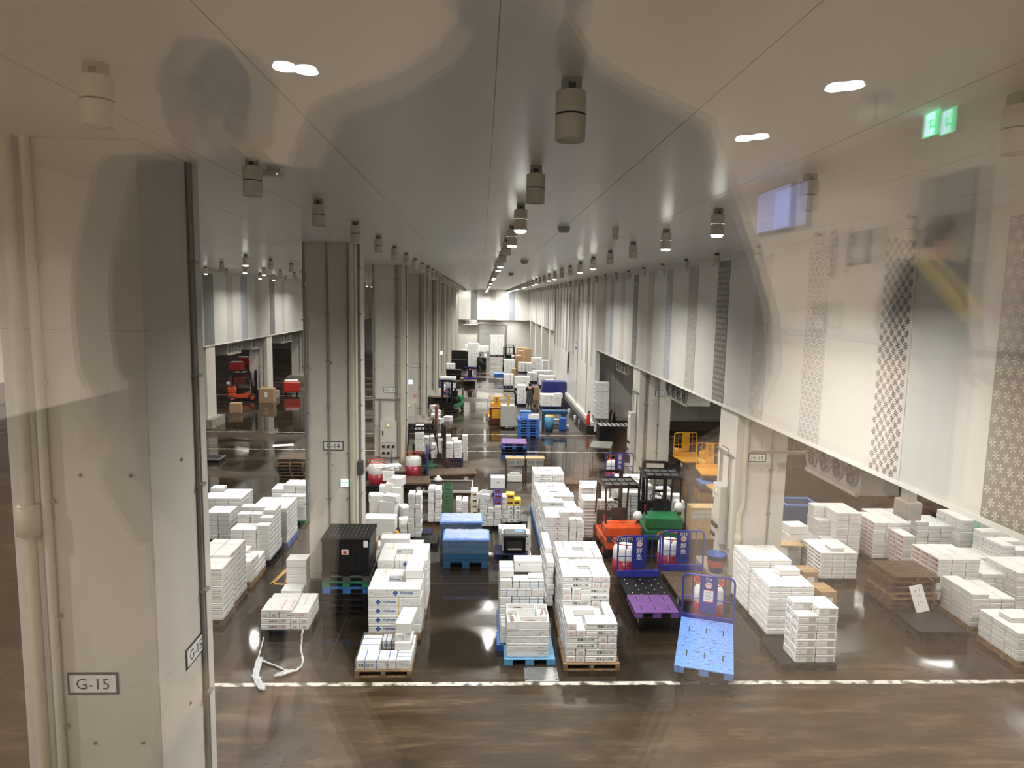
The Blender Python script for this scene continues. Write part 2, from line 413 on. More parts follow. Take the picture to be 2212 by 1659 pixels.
# patterned strips on the bulkhead panels
def motif_flakes(m, o, u, v, W, H, sx, sy, rad, fg, n=6, wd=.2, shift=True):
    rows = int(H / sy)
    for j in range(rows + 1):
        for i in range(int(W / sx) + 1):
            a = (i + .5 + (.5 if (shift and j % 2) else 0)) * sx; b = (j + .5) * sy
            if a > W - rad * .4 or b > H - rad: continue
            c = o + u * a + v * b
            for k in range(n):
                t = math.pi * 2 * k / n + .26; dd = u * math.cos(t) + v * math.sin(t); pp = v * math.cos(t) - u * math.sin(t)
                q = [c + dd * rad * .15 - pp * rad * wd * .5, c + dd * rad * .95 - pp * rad * wd, c + dd * rad, c + dd * rad * .95 + pp * rad * wd, c + dd * rad * .15 + pp * rad * wd * .5]
                m.poly(q, fg)
def motif_waves(m, o, u, v, W, H, s, fg):
    rows = int(H / (s * .5)); n = 8
    for j in range(rows + 1):
        for i in range(int(W / s) + 2):
            a = (i + (.5 if j % 2 else 0)) * s; b = j * s * .5
            for r0, r1 in ((.42, .48), (.29, .35), (.10, .18)):
                ps = []
                for k in range(n):
                    t0, t1 = math.pi * (.12 + .76 * k / n), math.pi * (.12 + .76 * (k + 1) / n)
                    q = []
                    for t, r in ((t0, r0), (t1, r0), (t1, r1), (t0, r1)):
                        x = a + math.cos(t) * r * s; y = b + math.sin(t) * r * s * 1.1
                        q.append((x, y))
                    if all(0 <= x <= W and 0 <= y <= H for x, y in q): m.poly([o + u * x + v * y for x, y in q], fg)
def motif_drops(m, o, u, v, W, H, sx, sy, fg):
    for j in range(int(H / sy)):
        for i in range(int(W / sx) + 1):
            a = (i + .5 + (.5 if j % 2 else 0)) * sx; b = (j + .5) * sy
            if a + sx * .3 > W: continue
            m.poly([o + u * (a + dx * sx) + v * (b + dy * sy) for dx, dy in ((0, -.42), (.2, -.1), (.16, .3), (0, .42), (-.16, .3), (-.2, -.1))], fg)
def motif_lattice(m, o, u, v, W, H, s, wd, fg):
    nx = max(1, round(W / s)); s = W / nx; ny = int(H / s)
    for j in range(ny):
        for i in range(nx):
            for (ax, ay, bx, by) in ((0, 0, 1, 1), (0, 1, 1, 0)):
                p = Vector(((i + ax) * s, (j + ay) * s)); q = Vector(((i + bx) * s, (j + by) * s)); dd = (q - p).normalized(); nn = Vector((-dd.y, dd.x)) * wd
                m.poly([o + u * c.x + v * c.y for c in (p - nn, q - nn, q + nn, p + nn)], fg)
            m.poly([o + u * ((i + .5 + dx) * s) + v * ((j + .5 + dy) * s) for dx, dy in ((0, -.12), (.12, 0), (0, .12), (-.12, 0))][::1], fg)
S_snow = mat('strip_brown_grey', (.22, .185, .155), .5); S_snowf = mat('strip_pale_flake', (.62, .57, .52), .5)
S_han = mat('strip_flower_ink', (.14, .12, .11), .5); S_pale = mat('strip_pale_ground', (.66, .62, .57), .5)
S_wave = mat('strip_wave_ink', (.20, .21, .26), .5); S_faint = mat('strip_faint_grey', (.52, .48, .45), .5); S_faint2 = mat('strip_faint_dash', (.62, .58, .54), .5)
S_drop = mat('strip_drop_ground', (.17, .155, .145), .5); S_lat = mat('strip_lattice_ground', (.42, .38, .345), .5); S_bw = mat('strip_blue_ground', (.38, .40, .46), .5); S_dark = mat('strip_dark_grey', (.20, .20, .20), .5)
TOP = 8.62
px_strips = [('snow', None, 2118, 1115), ('flower', (1942.6, 1032), 1875, 1003.5), ('wave', (1768, 958), 1724, 944), ('faint', (1646.7, 904), 1616.5, 897), ('drop', (1562, 869), 1538, 858),
             ('lattice', (1497, 845), 1478, 838), ('bluewave', (1444, 821), 1432, 816), ('faint', (1405.5, 805), 1394.7, 800), ('dark', (1372.5, 791), 1363, 787), ('lattice2', (1345, 781), 1337, 777.5), ('blue2', (1321.6, 771.5), 1315, 768)]
tn = 0
def strip(y0, y1, z0, z1, style, X=BH_X, far=False, sgn=-1):
    global tn
    tn += 1; m = MB(); base = {'snow': S_snow, 'flower': S_pale, 'wave': S_pale, 'faint': S_faint, 'drop': S_drop, 'lattice': S_lat, 'lattice2': S_faint, 'bluewave': S_bw, 'blue2': S_bw, 'dark': S_dark}[style]
    m.box(min(X, X + sgn * .006), max(X, X + sgn * .006), y0, y1, z0, z1, base)
    W, H = y1 - y0, z1 - z0; xx = X + sgn * .009
    o, u, v = Vector((xx, y1, z0)), Vector((0, -1, 0)), Vector((0, 0, 1))
    if not far:
        if style == 'snow': motif_flakes(m, o, u, v, W, H, .17, .15, .064, S_snowf, 6, .16)
        if style == 'flower': motif_flakes(m, o, u, v, W, H, .19, .095, .062, S_han, 8, .16)
        if style == 'wave': motif_waves(m, o, u, v, W, H, .21, S_wave)
        if style == 'drop': motif_drops(m, o, u, v, W, H, .085, .15, S_snowf)
        if style == 'lattice': motif_lattice(m, o, u, v, W, H, .2, .012, S_snowf)
        if style == 'bluewave': motif_waves(m, o, u, v, W, H, .3, S_pale)
        if style == 'faint': motif_drops(m, o, u, v, W, H, .15, .2, S_faint2)
        if style == 'dark': motif_lattice(m, o, u, v, W, H, .3, .016, S_faint)
    struct('trim_%d' % tn, m)
yb = []
for st, a, bx, by in px_strips:
    y1 = GX(bx, by, BH_X).y; y0 = GX(a[0], a[1], BH_X).y if a else y1 - .95
    strip(y0, y1, BH_Z + .01, TOP, st, far=(y0 > 30)); yb.append((y0, y1))
yy = yb[-1][1] + 1.3
cyc = ['faint', 'dark', 'lattice2', 'blue2', 'faint', 'dark', 'lattice2']
k = 0
while yy < 95:
    if yy + .7 < 39 or yy > 63.5: strip(yy, yy + .75, BH_Z + .01 if yy < 39 else BH_Z - .05, TOP, cyc[k % 7], far=True)
    elif yy > 40.2 and yy < 62: strip(yy, yy + .75, BH_Z - 1.2 - .0 * k, TOP, cyc[k % 7], X=BH_X + .05, far=True)
    k += 1; yy += 2.1
# the left bulkhead shows the same family of strips
for (a, b, st) in ((455, 476, 'dark'), (503, 516, 'faint'), (533, 546, 'blue2'), (563, 573, 'faint'), (593, 603, 'dark'), (618, 625, 'faint')):
    ya = abs(-15.3 * F_PX / (a - 1043)); yb_ = abs(-15.3 * F_PX / (b - 1043)); strip(ya, yb_, 4.63, TOP, st, X=-15.3, sgn=1, far=True)
for (a, b, st) in ((1018, 1032, 'dark'), (1060, 1073, 'faint'), (1100, 1113, 'blue2')):
    xa, xb = (a - 1043) / F_PX * 96, (b - 1043) / F_PX * 96
    tn += 1; struct('trim_%d' % tn, MB().box(xa, xb, 95.99, 96, 4.7, TOP, {'dark': S_dark, 'faint': S_faint, 'blue2': S_bw}[st]))

# ------------------------------------------------------------------ columns
def plate_sign(txt, desc, loc, rz, wd=.46, ht=.215):
    t = thing('column_sign', desc, 'sign', loc, rz)
    m = MB(); m.box(-wd / 2, wd / 2, -.008, 0, -ht / 2, ht / 2, M_ink); m.build('sign_frame', t)
    m = MB(); b = .022; m.box(-wd / 2 + b, wd / 2 - b, -.012, -.008, -ht / 2 + b, ht / 2 - b, M_white)
    m.text(txt, (0, -.0135, 0), (1, 0, 0), (0, 0, 1), ht * .5, M_ink); m.build('sign_face', t)
    return t
GX0, GX1 = -4.17, -2.95
COLS_Y = [6.28 + 11.1 * i for i in range(9)]
Y15 = COLS_Y[0]
SEAM1, SEAM2, BOLT1, BOLT2 = GY(150, 1483, Y15).z, GY(200, 714, Y15).z, GY(300, 1603, Y15).z, GY(260, 1027, Y15).z
def column(name, x0, x1, y0, y1, zt, ph=.5, pw=.35, black=True, conduits=(), bolts=True, pw_r=None, pw_l=None):
    m = MB(); m.box(x0, x1, y0, y1, ph - .1, zt, M_col, c=.005); c = struct(name, m)
    m = MB(); e = pw; er = pw if pw_r is None else pw_r; el = pw if pw_l is None else pw_l
    m.box(x0 - el, x1 + er, y0 - e, y1 + e, 0, ph - .07, M_plblack if black else M_conc); m.box(x0 - el, x1 + er, y0 - e, y1 + e, ph - .07, ph, M_conc)
    m.build('plinth', c)
    m = MB()
    for zz in (SEAM1, SEAM2): m.box(x0 - .001, x1 + .001, y0 - .001, y1 + .001, zz, zz + .005, M_lgrey)
    m.build('panel_joint', c)
    if bolts:
        for zz in (BOLT1, BOLT2):
            for fx in (.5, .86):
                MB().lathe([(0.0, -.012), (.017, -.012), (.017, 0)], M_conduit, x0 + (x1 - x0) * fx, 0, 8, 'y', zz).build('bolt', c, (0, y0, 0))
                MB().lathe([(.017, 0), (.017, .012), (0.0, .012)], M_conduit, 0, y0 + (y1 - y0) * fx, 8, 'x', zz).build('bolt', c, (x1, 0, 0))
    for (cx, cyy, r, z0, z1, mm) in conduits:
        m = MB(); m.tube([(cx, cyy, z0), (cx, cyy, z1)], r, mm, 8)
        zz = z0 + .4
        while zz < z1:
            m.box(cx - r - .03, cx + r + .03, cyy - r - .008, cyy + r + .012, zz, zz + .03, mm); zz += 1.15
        m.build('conduit' if mm is M_conduit else 'drain_pipe', c)
    return c
c15 = column('pillar_near', GX0, GX1, Y15, Y15 + 1.3, CEIL, conduits=((GX1 + .02, Y15 + 1.0, .022, .5, CEIL, M_conduit), (GX1 + .02, Y15 + 1.06, .018, .5, CEIL, M_conduit)))
m = MB(); pxx = GX0 + .20
m.tube([(pxx, Y15 - .10, .5), (pxx, Y15 - .10, CEIL)], .055, M_pipe, 16)
m.lathe([(.062, 5.35), (.10, 5.36), (.10, 5.62), (.062, 5.63)], M_pipe, pxx, Y15 - .10, 20)
m.build('drain_pipe', c15)
m = MB(); m.tube([(pxx + .13, Y15 - .05, .5), (pxx + .13, Y15 - .05, CEIL)], .04, M_col, 12); m.build('drain_pipe', c15)
m = MB()
for i in range(7): m.box(pxx + .12, pxx + .2, Y15 - .06, Y15 - .03, 1.35 + i * 1.07, 1.38 + i * 1.07, M_conduit)
m.build('pipe_clip', c15)
p = GY(202, 1476, Y15); plate_sign('G-15', 'white G-15 plate with black frame on front of nearest pillar', (p.x, Y15, p.z), 0)
p = GX(421, 1403, GX1); plate_sign('G-15', 'white G-15 plate with black frame on right side of nearest pillar', (GX1, p.y, p.z), R(90))
pn = {1: 'G-14', 2: 'G-13', 3: 'G-12', 4: 'G-11'}
gcols = {}
for i in range(1, 9):
    y0 = COLS_Y[i]; x0, x1 = GX0 - .08 - .04 * i, GX1 - .12 - .02 * i
    con = [(x0 - .03, y0 - .03, .035, 1.9, CEIL, M_conduit), (x0 + .52, y0 - .025, .02, .9, CEIL, M_conduit), (x0 + 1.02, y0 - .025, .02, .9, CEIL, M_conduit), (x1 + .03, y0 + .3, .025, .9, CEIL, M_conduit), (x1 + .03, y0 + .42, .02, .9, CEIL, M_conduit)]
    if i > 1: con = [con[0], (x0 + .86, y0 - .025, .02, .9, CEIL, M_conduit), (x0 + .94, y0 - .025, .02, .9, CEIL, M_conduit)] + con[3:]
    if i > 4: con = con[2:]
    c = column('pillar_g%s' % ['', 'second', 'third', 'fourth', 'fifth', 'sixth', 'seventh', 'eighth', 'ninth'][i], x0, x1, y0, y0 + 1.3, CEIL, conduits=con, bolts=i < 3)
    if i < 6:
        m = MB(); m.tube([(x1 - .1, y0 - .06, 1.0), (x1 - .1, y0 - .06, CEIL)], .06, M_pipe, 12); m.lathe([(.02, .72), (.07, .8), (.075, 1.0), (.06, 1.1)], M_pipe, x1 - .1, y0 - .06, 12); m.build('drain_pipe', c)
    gcols[i] = (x0, x1, y0)
for i, (sx, sy) in ((1, (720, 963)), (2, (842, 842)), (3, (897, 790))):
    p = GY(sx, sy, gcols[i][2]); plate_sign(pn[i], 'white %s plate with black frame on front of %s pillar in left row' % (pn[i], ORD[i]), (p.x, gcols[i][2], p.z), 0, .5, .23)
HX0, HX1 = 6.5, 7.82
for i, nm in ((1, 'pillar_h_near'), (2, 'pillar_h_far')):
    y0 = COLS_Y[i] - .1
    con = [(HX0 + .25, y0 - .03, .03, .6, LOW, M_conduit), (HX0 + .33, y0 - .03, .025, .6, LOW, M_conduit), (HX0 + .8, y0 - .025, .02, .9, LOW, M_conduit)] if i == 2 else [(HX0 + .92, y0 - .025, .02, .6, LOW, M_conduit)]
    c = column(nm, HX0, HX1, y0, y0 + 1.3, LOW, conduits=con, black=False, pw=.09 if i == 1 else .2, pw_l=.5 if i == 1 else .2)
    if i == 1:
        m = MB(); m.tube([(HX0 + .22, y0 - .09, 2.4), (HX0 + .22, y0 - .09, LOW)], .06, M_pipe, 12); m.tube([(HX0 + .14, y0 - .09, .8), (HX0 + .14, y0 - .09, 2.15), (HX0 + .22, y0 - .09, 2.4)], .062, M_pipe, 12)
        m.lathe([(.062, .9), (.09, .98), (.09, 1.08), (.062, 1.16)], M_pipe, HX0 + .14, y0 - .09, 14); m.lathe([(.062, 1.4), (.09, 1.48), (.09, 1.58), (.062, 1.66)], M_pipe, HX0 + .14, y0 - .09, 14); m.build('drain_pipe', c)
        plate_sign('H-14', 'white H-14 plate on left side of the right near pillar', (HX0, y0 + .75, 3.62), R(-90), .46, .215)
        plate_sign('H-14', 'white H-14 plate on front of right near pillar behind hanging rod', (HX0 + .55, y0, 3.62), 0, .46, .215)
    else:
        p = GY(1428, 850, y0); plate_sign('H-13', 'white H-13 plate with black frame on front of right far pillar', (p.x, y0, p.z), 0, .5, .23)
        plate_sign('H-13', 'white H-13 plate on left side of right far pillar', (HX0, y0 + .7, p.z), R(-90), .46, .215)
for i in range(2, 8):
    y0 = COLS_Y[i]; column('pillar_f%s' % ['', '', 'third', 'fourth', 'fifth', 'sixth', 'seventh', 'eighth'][i], -16.6, -15.35, y0 + (.2 if i else 0), y0 + 1.5, LOW, black=False, conduits=[(-15.9, y0 + .17, .03, .8, LOW, M_conduit), (-15.6, y0 + .17, .03, .8, LOW, M_conduit)], bolts=False)
for i in range(5, 9):
    y0 = 58 + 9 * (i - 4); m = MB(); m.box(BH_X + .1, BH_X + 1.2, y0, y0 + 1.2, 0, BH_Z, M_wall); struct('pillar_h_%s' % ORD[i], m)

# ------------------------------------------------------------------ ceiling lamps
def make_lamp(lit):
    t = thing('ceiling_lamp', '', 'lamp')
    MB().box(-.055, .055, -.04, .04, -.075, 0, M_conduit).box(-.02, .02, -.05, -.04, -.06, -.03, M_dark).build('bracket', t)
    MB().lathe([(.0, -.075), (.088, -.075), (.09, -.08), (.09, -.2)], M_lamp, n=18).build('upper_housing', t)
    m = MB(); m.lathe([(.078, -.2), (.078, -.21)], M_dark, n=18); m.lathe([(.09, -.21), (.09, -.345), (.084, -.35), (.08, -.32)], M_lamp, n=18); m.build('lower_housing', t)
    m = MB(); m.lathe([(.0, -.385), (.06, -.38), (.082, -.36), (.083, -.345)] if lit else [(.0, -.325), (.082, -.325)], M_lit if lit else M_lens, n=18); m.build('lens', t)
    return t
proto = {}
def is_lit(row, k):
    if row in ('left', 'right wall'): return False
    return k % 4 in (2, 3) or k > 24
ld = bpy.data.lights.new('lamp_beam', 'AREA'); ld.shape = 'DISK'; ld.size = .16; ld.energy = LAMP_W; ld.color = (1, .965, .915); ld.spread = R(150)
lb = ld.copy(); lb.name = 'left_aisle_lamp_beam'; lb.energy = LAMP_W * .55
def add_light(loc, data):
    o = bpy.data.objects.new(data.name, data); COL.objects.link(o); o.location = loc; return o
rows = [('left', -2.2, range(0, 34)), ('middle', .5, range(0, 34)), ('right', 3.2, range(0, 34)), ('right wall', 5.92, range(0, 34)),
        ('inner left aisle', -7.64, range(7, 26)), ('middle left aisle', -10.36, range(8, 26)), ('outer left aisle', -13.08, range(8, 26))]
for rn, X, ks in rows:
    for k in ks:
        Y = 4.25 + 2.72 * k; lit = is_lit(rn, k)
        if rn == 'right wall' and Y > 94: continue
        lab = '%s white cylinder ceiling lamp, %s from the window in the %s row' % ('lit' if lit else 'unlit', ORD[k], rn)
        if lit not in proto:
            t = make_lamp(lit); proto[lit] = t; t.location = (X, Y, CEIL); t['label'] = lab; t['group'] = 'cylinder lamps on the ceiling'
        else: t = dup(proto[lit], (X, Y, CEIL), None, lab)
        if lit: add_light((X, Y, CEIL - .40), ld if X > -4 else lb)
la = ld.copy(); la.name = 'aisle_lamp_beam'; la.energy = LAMP_W * .6
for X, Ys in ((-7.64, (8, 14, 20, 3, 26)), (-11, (3, 9, 15, 21, 27))):
    for Y in Ys: add_light((X, Y + .5, CEIL - .40), la)
# lamps under the low ceilings
def make_tube_lamp():
    t = thing('strip_lamp', '', 'lamp'); MB().box(-.6, .6, -.06, .06, -.05, 0, M_white).build('housing', t); MB().box(-.58, .58, -.045, .045, -.062, -.05, mat('strip_lamp_diffuser', (1, 1, 1), .4, emit=((1, .96, .9), 5))).build('diffuser', t); return t
lw = bpy.data.lights.new('low_lamp_beam', 'AREA'); lw.shape = 'RECTANGLE'; lw.size = 1.1; lw.size_y = .09; lw.energy = LOW_W; lw.color = (1, .955, .89); lw.spread = R(160)
tp = None
for xi, X in enumerate((9.0, 12.5, 16.0, 19.5)):
    for yi, Y in enumerate((6.5, 10.5, 14.5, 18.5, 22.5, 28, 34, 39)):
        lab = 'strip lamp under low right ceiling, row %s from the right bulkhead, %s from window' % (ORD[xi], ORD[yi])
        if tp is None: tp = make_tube_lamp(); tp.location = (X, Y, LOW); tp['label'] = lab; tp['group'] = 'strip lamps under the low ceiling'
        else: dup(tp, (X, Y, LOW), 0, lab)
        if Y < 30: add_light((X, Y, LOW - .08), lw)
for yi, Y in enumerate((40, 48, 56, 64, 76)):
    for xi, X in enumerate((-19, -25)):
        dup(tp, (X, Y, LOW), 0, 'strip lamp under low left ceiling, %s, %s from window' % (('inner row', 'outer row')[xi], ORD[yi])); add_light((X, Y, LOW - .08), lw)
lf = lw.copy(); lf.name = 'far_low_lamp_beam'; lf.energy = LOW_W * 2.5
for yi, Y in enumerate((66, 76, 86)): add_light((8.5, Y, BH_Z - .1), lf); dup(tp, (8.5, Y, BH_Z), R(90), 'strip lamp in the far right bay, %s from window' % ORD[yi])
for X in (-6, -1, 4): add_light((X, 97.2, 4.8), lf); dup(tp, (X, 97.2, 4.9), 0, 'strip lamp under the far soffit, %s' % {-6: 'left', -1: 'middle', 4: 'right'}[X])
ls = bpy.data.lights.new('wall_washer_beam', 'SPOT'); ls.energy = LAMP_W * 1.6; ls.spot_size = R(110); ls.spot_blend = .6; ls.color = (1, .96, .9); ls.shadow_soft_size = .1
for X in (-2.2, 3.2):
    o = add_light((X, 93.2, CEIL - .42), ls); o.rotation_euler = (R(48), 0, 0)
# ceiling sensors, speaker and smoke detectors
def small_dome(name, lab, cat, p, r, h, mm=M_lamp):
    m = MB(); m.lathe([(r, 0), (r, -h * .4), (r * .7, -h), (0, -h)], mm, n=16); o = m.build(name, None, p); return tag(o, lab, cat)
p = G(1218, 490, CEIL); small_dome('ceiling_speaker', 'round dark speaker dome on the ceiling right of the middle lamp row', 'speaker', p, .11, .1, M_conduit)
p = G(1133, 562, CEIL); small_dome('ceiling_speaker', 'small round speaker dome far along the ceiling above the aisle', 'speaker', p, .13, .12, M_conduit)
p = G(1104, 590, CEIL); small_dome('ceiling_speaker', 'farthest round speaker dome on the ceiling above the aisle', 'speaker', p, .13, .12, M_conduit)
p = G(1330, 492, CEIL); tag(MB().box(-.05, .05, -.05, .05, -.2, 0, M_lamp, c=.01).build('ceiling_sensor', None, p), 'small boxy grey sensor on the ceiling right of the middle lamps', 'sensor')
p = G(717, 505, CEIL); small_dome('smoke_detector', 'small smoke detector on ceiling before the G-14 pillar', 'detector', p, .05, .05)
p = G(590, 362, CEIL)
t = thing('wifi_router', 'flat white wireless router hanging below ceiling beside a lamp', 'router', p)
MB().box(-.11, .11, -.08, .08, -.10, -.03, M_lamp, c=.015).build('router_case', t); MB().box(-.05, .05, -.05, .05, -.03, 0, M_lamp).build('bracket', t)
MB().lathe([(.0, -.081), (.006, -.081)], M_led, n=8, axis='y', cz=-.075).build('indicator', t, (.06, 0, 0))

# ------------------------------------------------------------------ people
def skin_mesh(chains, m, name, parent, sub=1):
    """chains: list of [(x,y,z,r), ...] trees given as (points, edges); grown into one smooth surface"""
    me = bpy.data.meshes.new(name); vs, es, rs, roots = [], [], [], []
    for pts, edges in chains:
        b = len(vs); vs += [p[:3] for p in pts]; rs += [p[3] for p in pts]; es += [(b + i, b + j) for i, j in edges]; roots.append(b)
    me.from_pydata(vs, es, []); o = bpy.data.objects.new(name, me); COL.objects.link(o)
    sk = o.modifiers.new('skin', 'SKIN'); sk.use_smooth_shade = True
    ly = me.skin_vertices[0].data if me.skin_vertices else None
    if ly is None:
        import bmesh
        bm = bmesh.new(); bm.from_mesh(me); bm.verts.layers.skin.verify(); bm.to_mesh(me); bm.free(); ly = me.skin_vertices[0].data
    for i, r in enumerate(rs):
        ly[i].radius = r if isinstance(r, tuple) else (r, r); ly[i].use_root = i in roots
    if sub: sb = o.modifiers.new('sub', 'SUBSURF'); sb.levels = sub; sb.render_levels = sub
    dg = bpy.context.evaluated_depsgraph_get()
    nm = bpy.data.meshes.new_from_object(o.evaluated_get(dg)); bpy.data.objects.remove(o); bpy.data.meshes.remove(me)
    nm.name = name; nm.materials.clear(); nm.materials.append(m)
    nm.polygons.foreach_set('material_index', [0] * len(nm.polygons)); nm.polygons.foreach_set('use_smooth', [True] * len(nm.polygons))
    o = bpy.data.objects.new(name, nm); COL.objects.link(o); o.parent = parent
    return o
def chain(n): return [(i, i + 1) for i in range(n - 1)]
def person(label, loc, rz, J=None, coat=None, trous=None, apron=None, hat=None, stripe=None, group=None, scale=1.0, hem=None, bulk=1.0, hair=True):
    """standing figure facing -Y; J overrides joints"""
    P = dict(pel=(0, 0, .95), sp=(0, .01, 1.15), ch=(0, .01, 1.32), nk=(0, .0, 1.47), hd=(0, -.01, 1.56), tp=(0, -.01, 1.68),
             sL=(-.19, .01, 1.40), eL=(-.25, .03, 1.13), wL=(-.24, -.06, .90), sR=(.19, .01, 1.40), eR=(.25, .03, 1.13), wR=(.24, -.06, .90),
             hL=(-.09, 0, .92), kL=(-.10, -.02, .50), aL=(-.10, .02, .09), tL=(-.11, -.15, .04), hR=(.09, 0, .92), kR=(.10, -.02, .50), aR=(.10, .02, .09), tR=(.11, -.15, .04))
    if J: P.update(J)
    t = thing('person', label, 'person', loc, rz, group); t.scale = (scale,) * 3
    v = {k: Vector(a) for k, a in P.items()}
    q = lambda k, r: (*v[k], r)
    # body: one connected surface, rooted at the pelvis, fingers rooted inside each palm
    pts = [q('pel', (.14, .10)), q('sp', (.125, .09)), q('ch', (.15, .10)), q('nk', .055), q('hd', (.075, .09)), q('tp', (.06, .075))]
    ed = [(0, 1), (1, 2), (2, 3), (3, 4), (4, 5)]
    chains = []
    for S in 'LR':
        b = len(pts)
        d = (v['w' + S] - v['e' + S]).normalized(); palm = v['w' + S] + d * .07
        pts += [q('s' + S, .055), q('e' + S, .04), q('w' + S, .027), (*palm, (.038, .018))]; ed += [(2, b), (b, b + 1), (b + 1, b + 2), (b + 2, b + 3)]
        b = len(pts); pts += [q('h' + S, .085), q('k' + S, .055), q('a' + S, .04), q('t' + S, (.04, .03))]; ed += [(0, b), (b, b + 1), (b + 1, b + 2), (b + 2, b + 3)]
        side = d.cross(Vector((0, 1, 0))); side = side.normalized() if side.length > .1 else Vector((1, 0, 0)); nrm = side.cross(d)
        curl = Vector((0, -1, 0)) if abs(d.y) < .8 else Vector((0, 0, -1))
        for i, ln in enumerate((.070, .078, .072, .058)):
            r0 = palm + side * (i - 1.5) * .019 - d * .005
            chains.append(([(*r0, .0095), (*(r0 + d * ln * .45 + curl * .004), .009), (*(r0 + d * ln * .78 + curl * .018), .0085), (*(r0 + d * ln + curl * .036), .007)], chain(4)))
        sg = 1 if S == 'L' else -1
        r0 = v['w' + S] + d * .035; th = (side * (-1) + d * .7).normalized()
        chains.append(([(*r0, .012), (*(r0 + th * .04), .011), (*(r0 + th * .062 + d * .012 + curl * .01), .009)], chain(3)))
    body = skin_mesh([(pts, ed)] + chains, M_skin, 'body', t)
    hc = v['hd'] + Vector((0, 0, .03))
    # face: nose, eyes, mouth and ears
    m = MB(); f = hc + Vector((0, -.088, 0)); m.add([f + Vector(a) for a in ((-.014, .0, -.02), (.014, 0, -.02), (0, -.024, -.018), (0, 0, .03))], [(0, 1, 2), (1, 3, 2), (3, 0, 2)], M_skin); m.build('nose', t)
    for s in (-1, 1):
        m = MB(); m.lathe([(.0, -.002), (.011, 0)], M_white, n=8, axis='y'); m.lathe([(.0, -.004), (.005, -.003)], M_ink, n=8, axis='y'); m.build('eye', t, f + Vector((s * .03, .004, .022)))
        m = MB(); m.lathe([(0, -.012), (.02, -.008), (.026, .006), (.0, .012)], M_skin, n=8, axis='x'); m.build('ear', t, hc + Vector((s * .078, .01, -.005)))
    m = MB(); m.tube([f + Vector((-.022, .004, -.045)), f + Vector((0, -.001, -.047)), f + Vector((.022, .004, -.045))], .004, M_red, 6); m.build('mouth', t)
    if hair:
        m = MB(); n = 14; pr = [(.0, .135), (.05, .125), (.085, .085), (.098, .03), (.095, -.02)]
        m.lathe(pr, M_hair, 0, .022, n); m.lathe([(.095, -.02), (.09, -.055), (.05, -.07)], M_hair, 0, .035, n); o = m.build('hair', t, hc + Vector((0, .0, -.012)))
    if coat:
        k = bulk; pts = [] if hem is None else [(0, .01, hem, (.24 * k, .17 * k))]
        pts += [(*(v['pel'] + Vector((0, .0, -.08))), (.19 * k, .13 * k)), (*(v['pel'] + Vector((0, 0, .06))), (.175 * k, .125 * k)), (*v['sp'], (.16 * k, .115 * k)), (*v['ch'], (.18 * k, .125 * k)), (*(v['nk'] - Vector((0, 0, .02))), (.075, .07))]
        if hem is not None: pts.append((*(v['nk'] + Vector((0, .0, .075))), (.074, .08)))
        ed = chain(len(pts)); ci = len(pts) - (3 if hem is not None else 2)
        for S in 'LR':
            b = len(pts); pts += [q('s' + S, .075 * min(bulk, 1.15)), q('e' + S, .058 * bulk), (*(v['w' + S]), .046)]; ed += [(ci, b), (b, b + 1), (b + 1, b + 2)]
        skin_mesh([(pts, ed)], coat, 'jacket', t)
    if trous:
        pts = [(*(v['pel'] + Vector((0, 0, .05))), (.15, .115))]; ed = []
        for S in 'LR':
            b = len(pts); pts += [q('h' + S, .1), q('k' + S, .07), (*(v['a' + S] + Vector((0, 0, .03))), .06)]; ed += [(0, b), (b, b + 1), (b + 1, b + 2)]
        skin_mesh([(pts, ed)], trous, 'trousers', t)
        for S in 'LR':
            a, b = v['a' + S], v['t' + S]
            skin_mesh([([(*(a + Vector((0, .04, -.03))), .045), (*((a + b) / 2 + Vector((0, 0, -.02))), .05), (*b, .04)], chain(3))], M_rubber, 'shoe', t)
    if apron:
        m = MB(); n = 10
        for zz0, zz1, r0, r1 in ((.30, .95, .26, .20), (.95, 1.25, .20, .19)):
            vs = []
            for zz, rr in ((zz0, r0), (zz1, r1)):
                for k in range(n + 1):
                    a = math.pi * 2 * k / n; vs.append((math.cos(a) * rr, math.sin(a) * rr * .72, zz))
            m.add(vs, [(k, k + 1, n + 2 + k, n + 1 + k) for k in range(n)], apron, True)
        m.build('apron', t)
    if hat:
        m = MB(); m.lathe([(.0, .155), (.06, .145), (.10, .09), (.106, .05), (.106, .03)], hat, 0, .015, 16); m.poly([(-.08, -.07, .05), (.08, -.07, .05), (.06, -.17, .035), (-.06, -.17, .035)], hat); m.build('cap', t, hc + Vector((0, 0, -.01)))
    if stripe:
        m = MB(); m.tube([v['sR'] + Vector((.0, -.1, .05)), v['ch'] + Vector((.03, -.16, -.05)), v['sp'] + Vector((-.1, -.16, 0))], [.03, .04, .03], stripe, 8); m.build('reflective_strap', t)
    return t

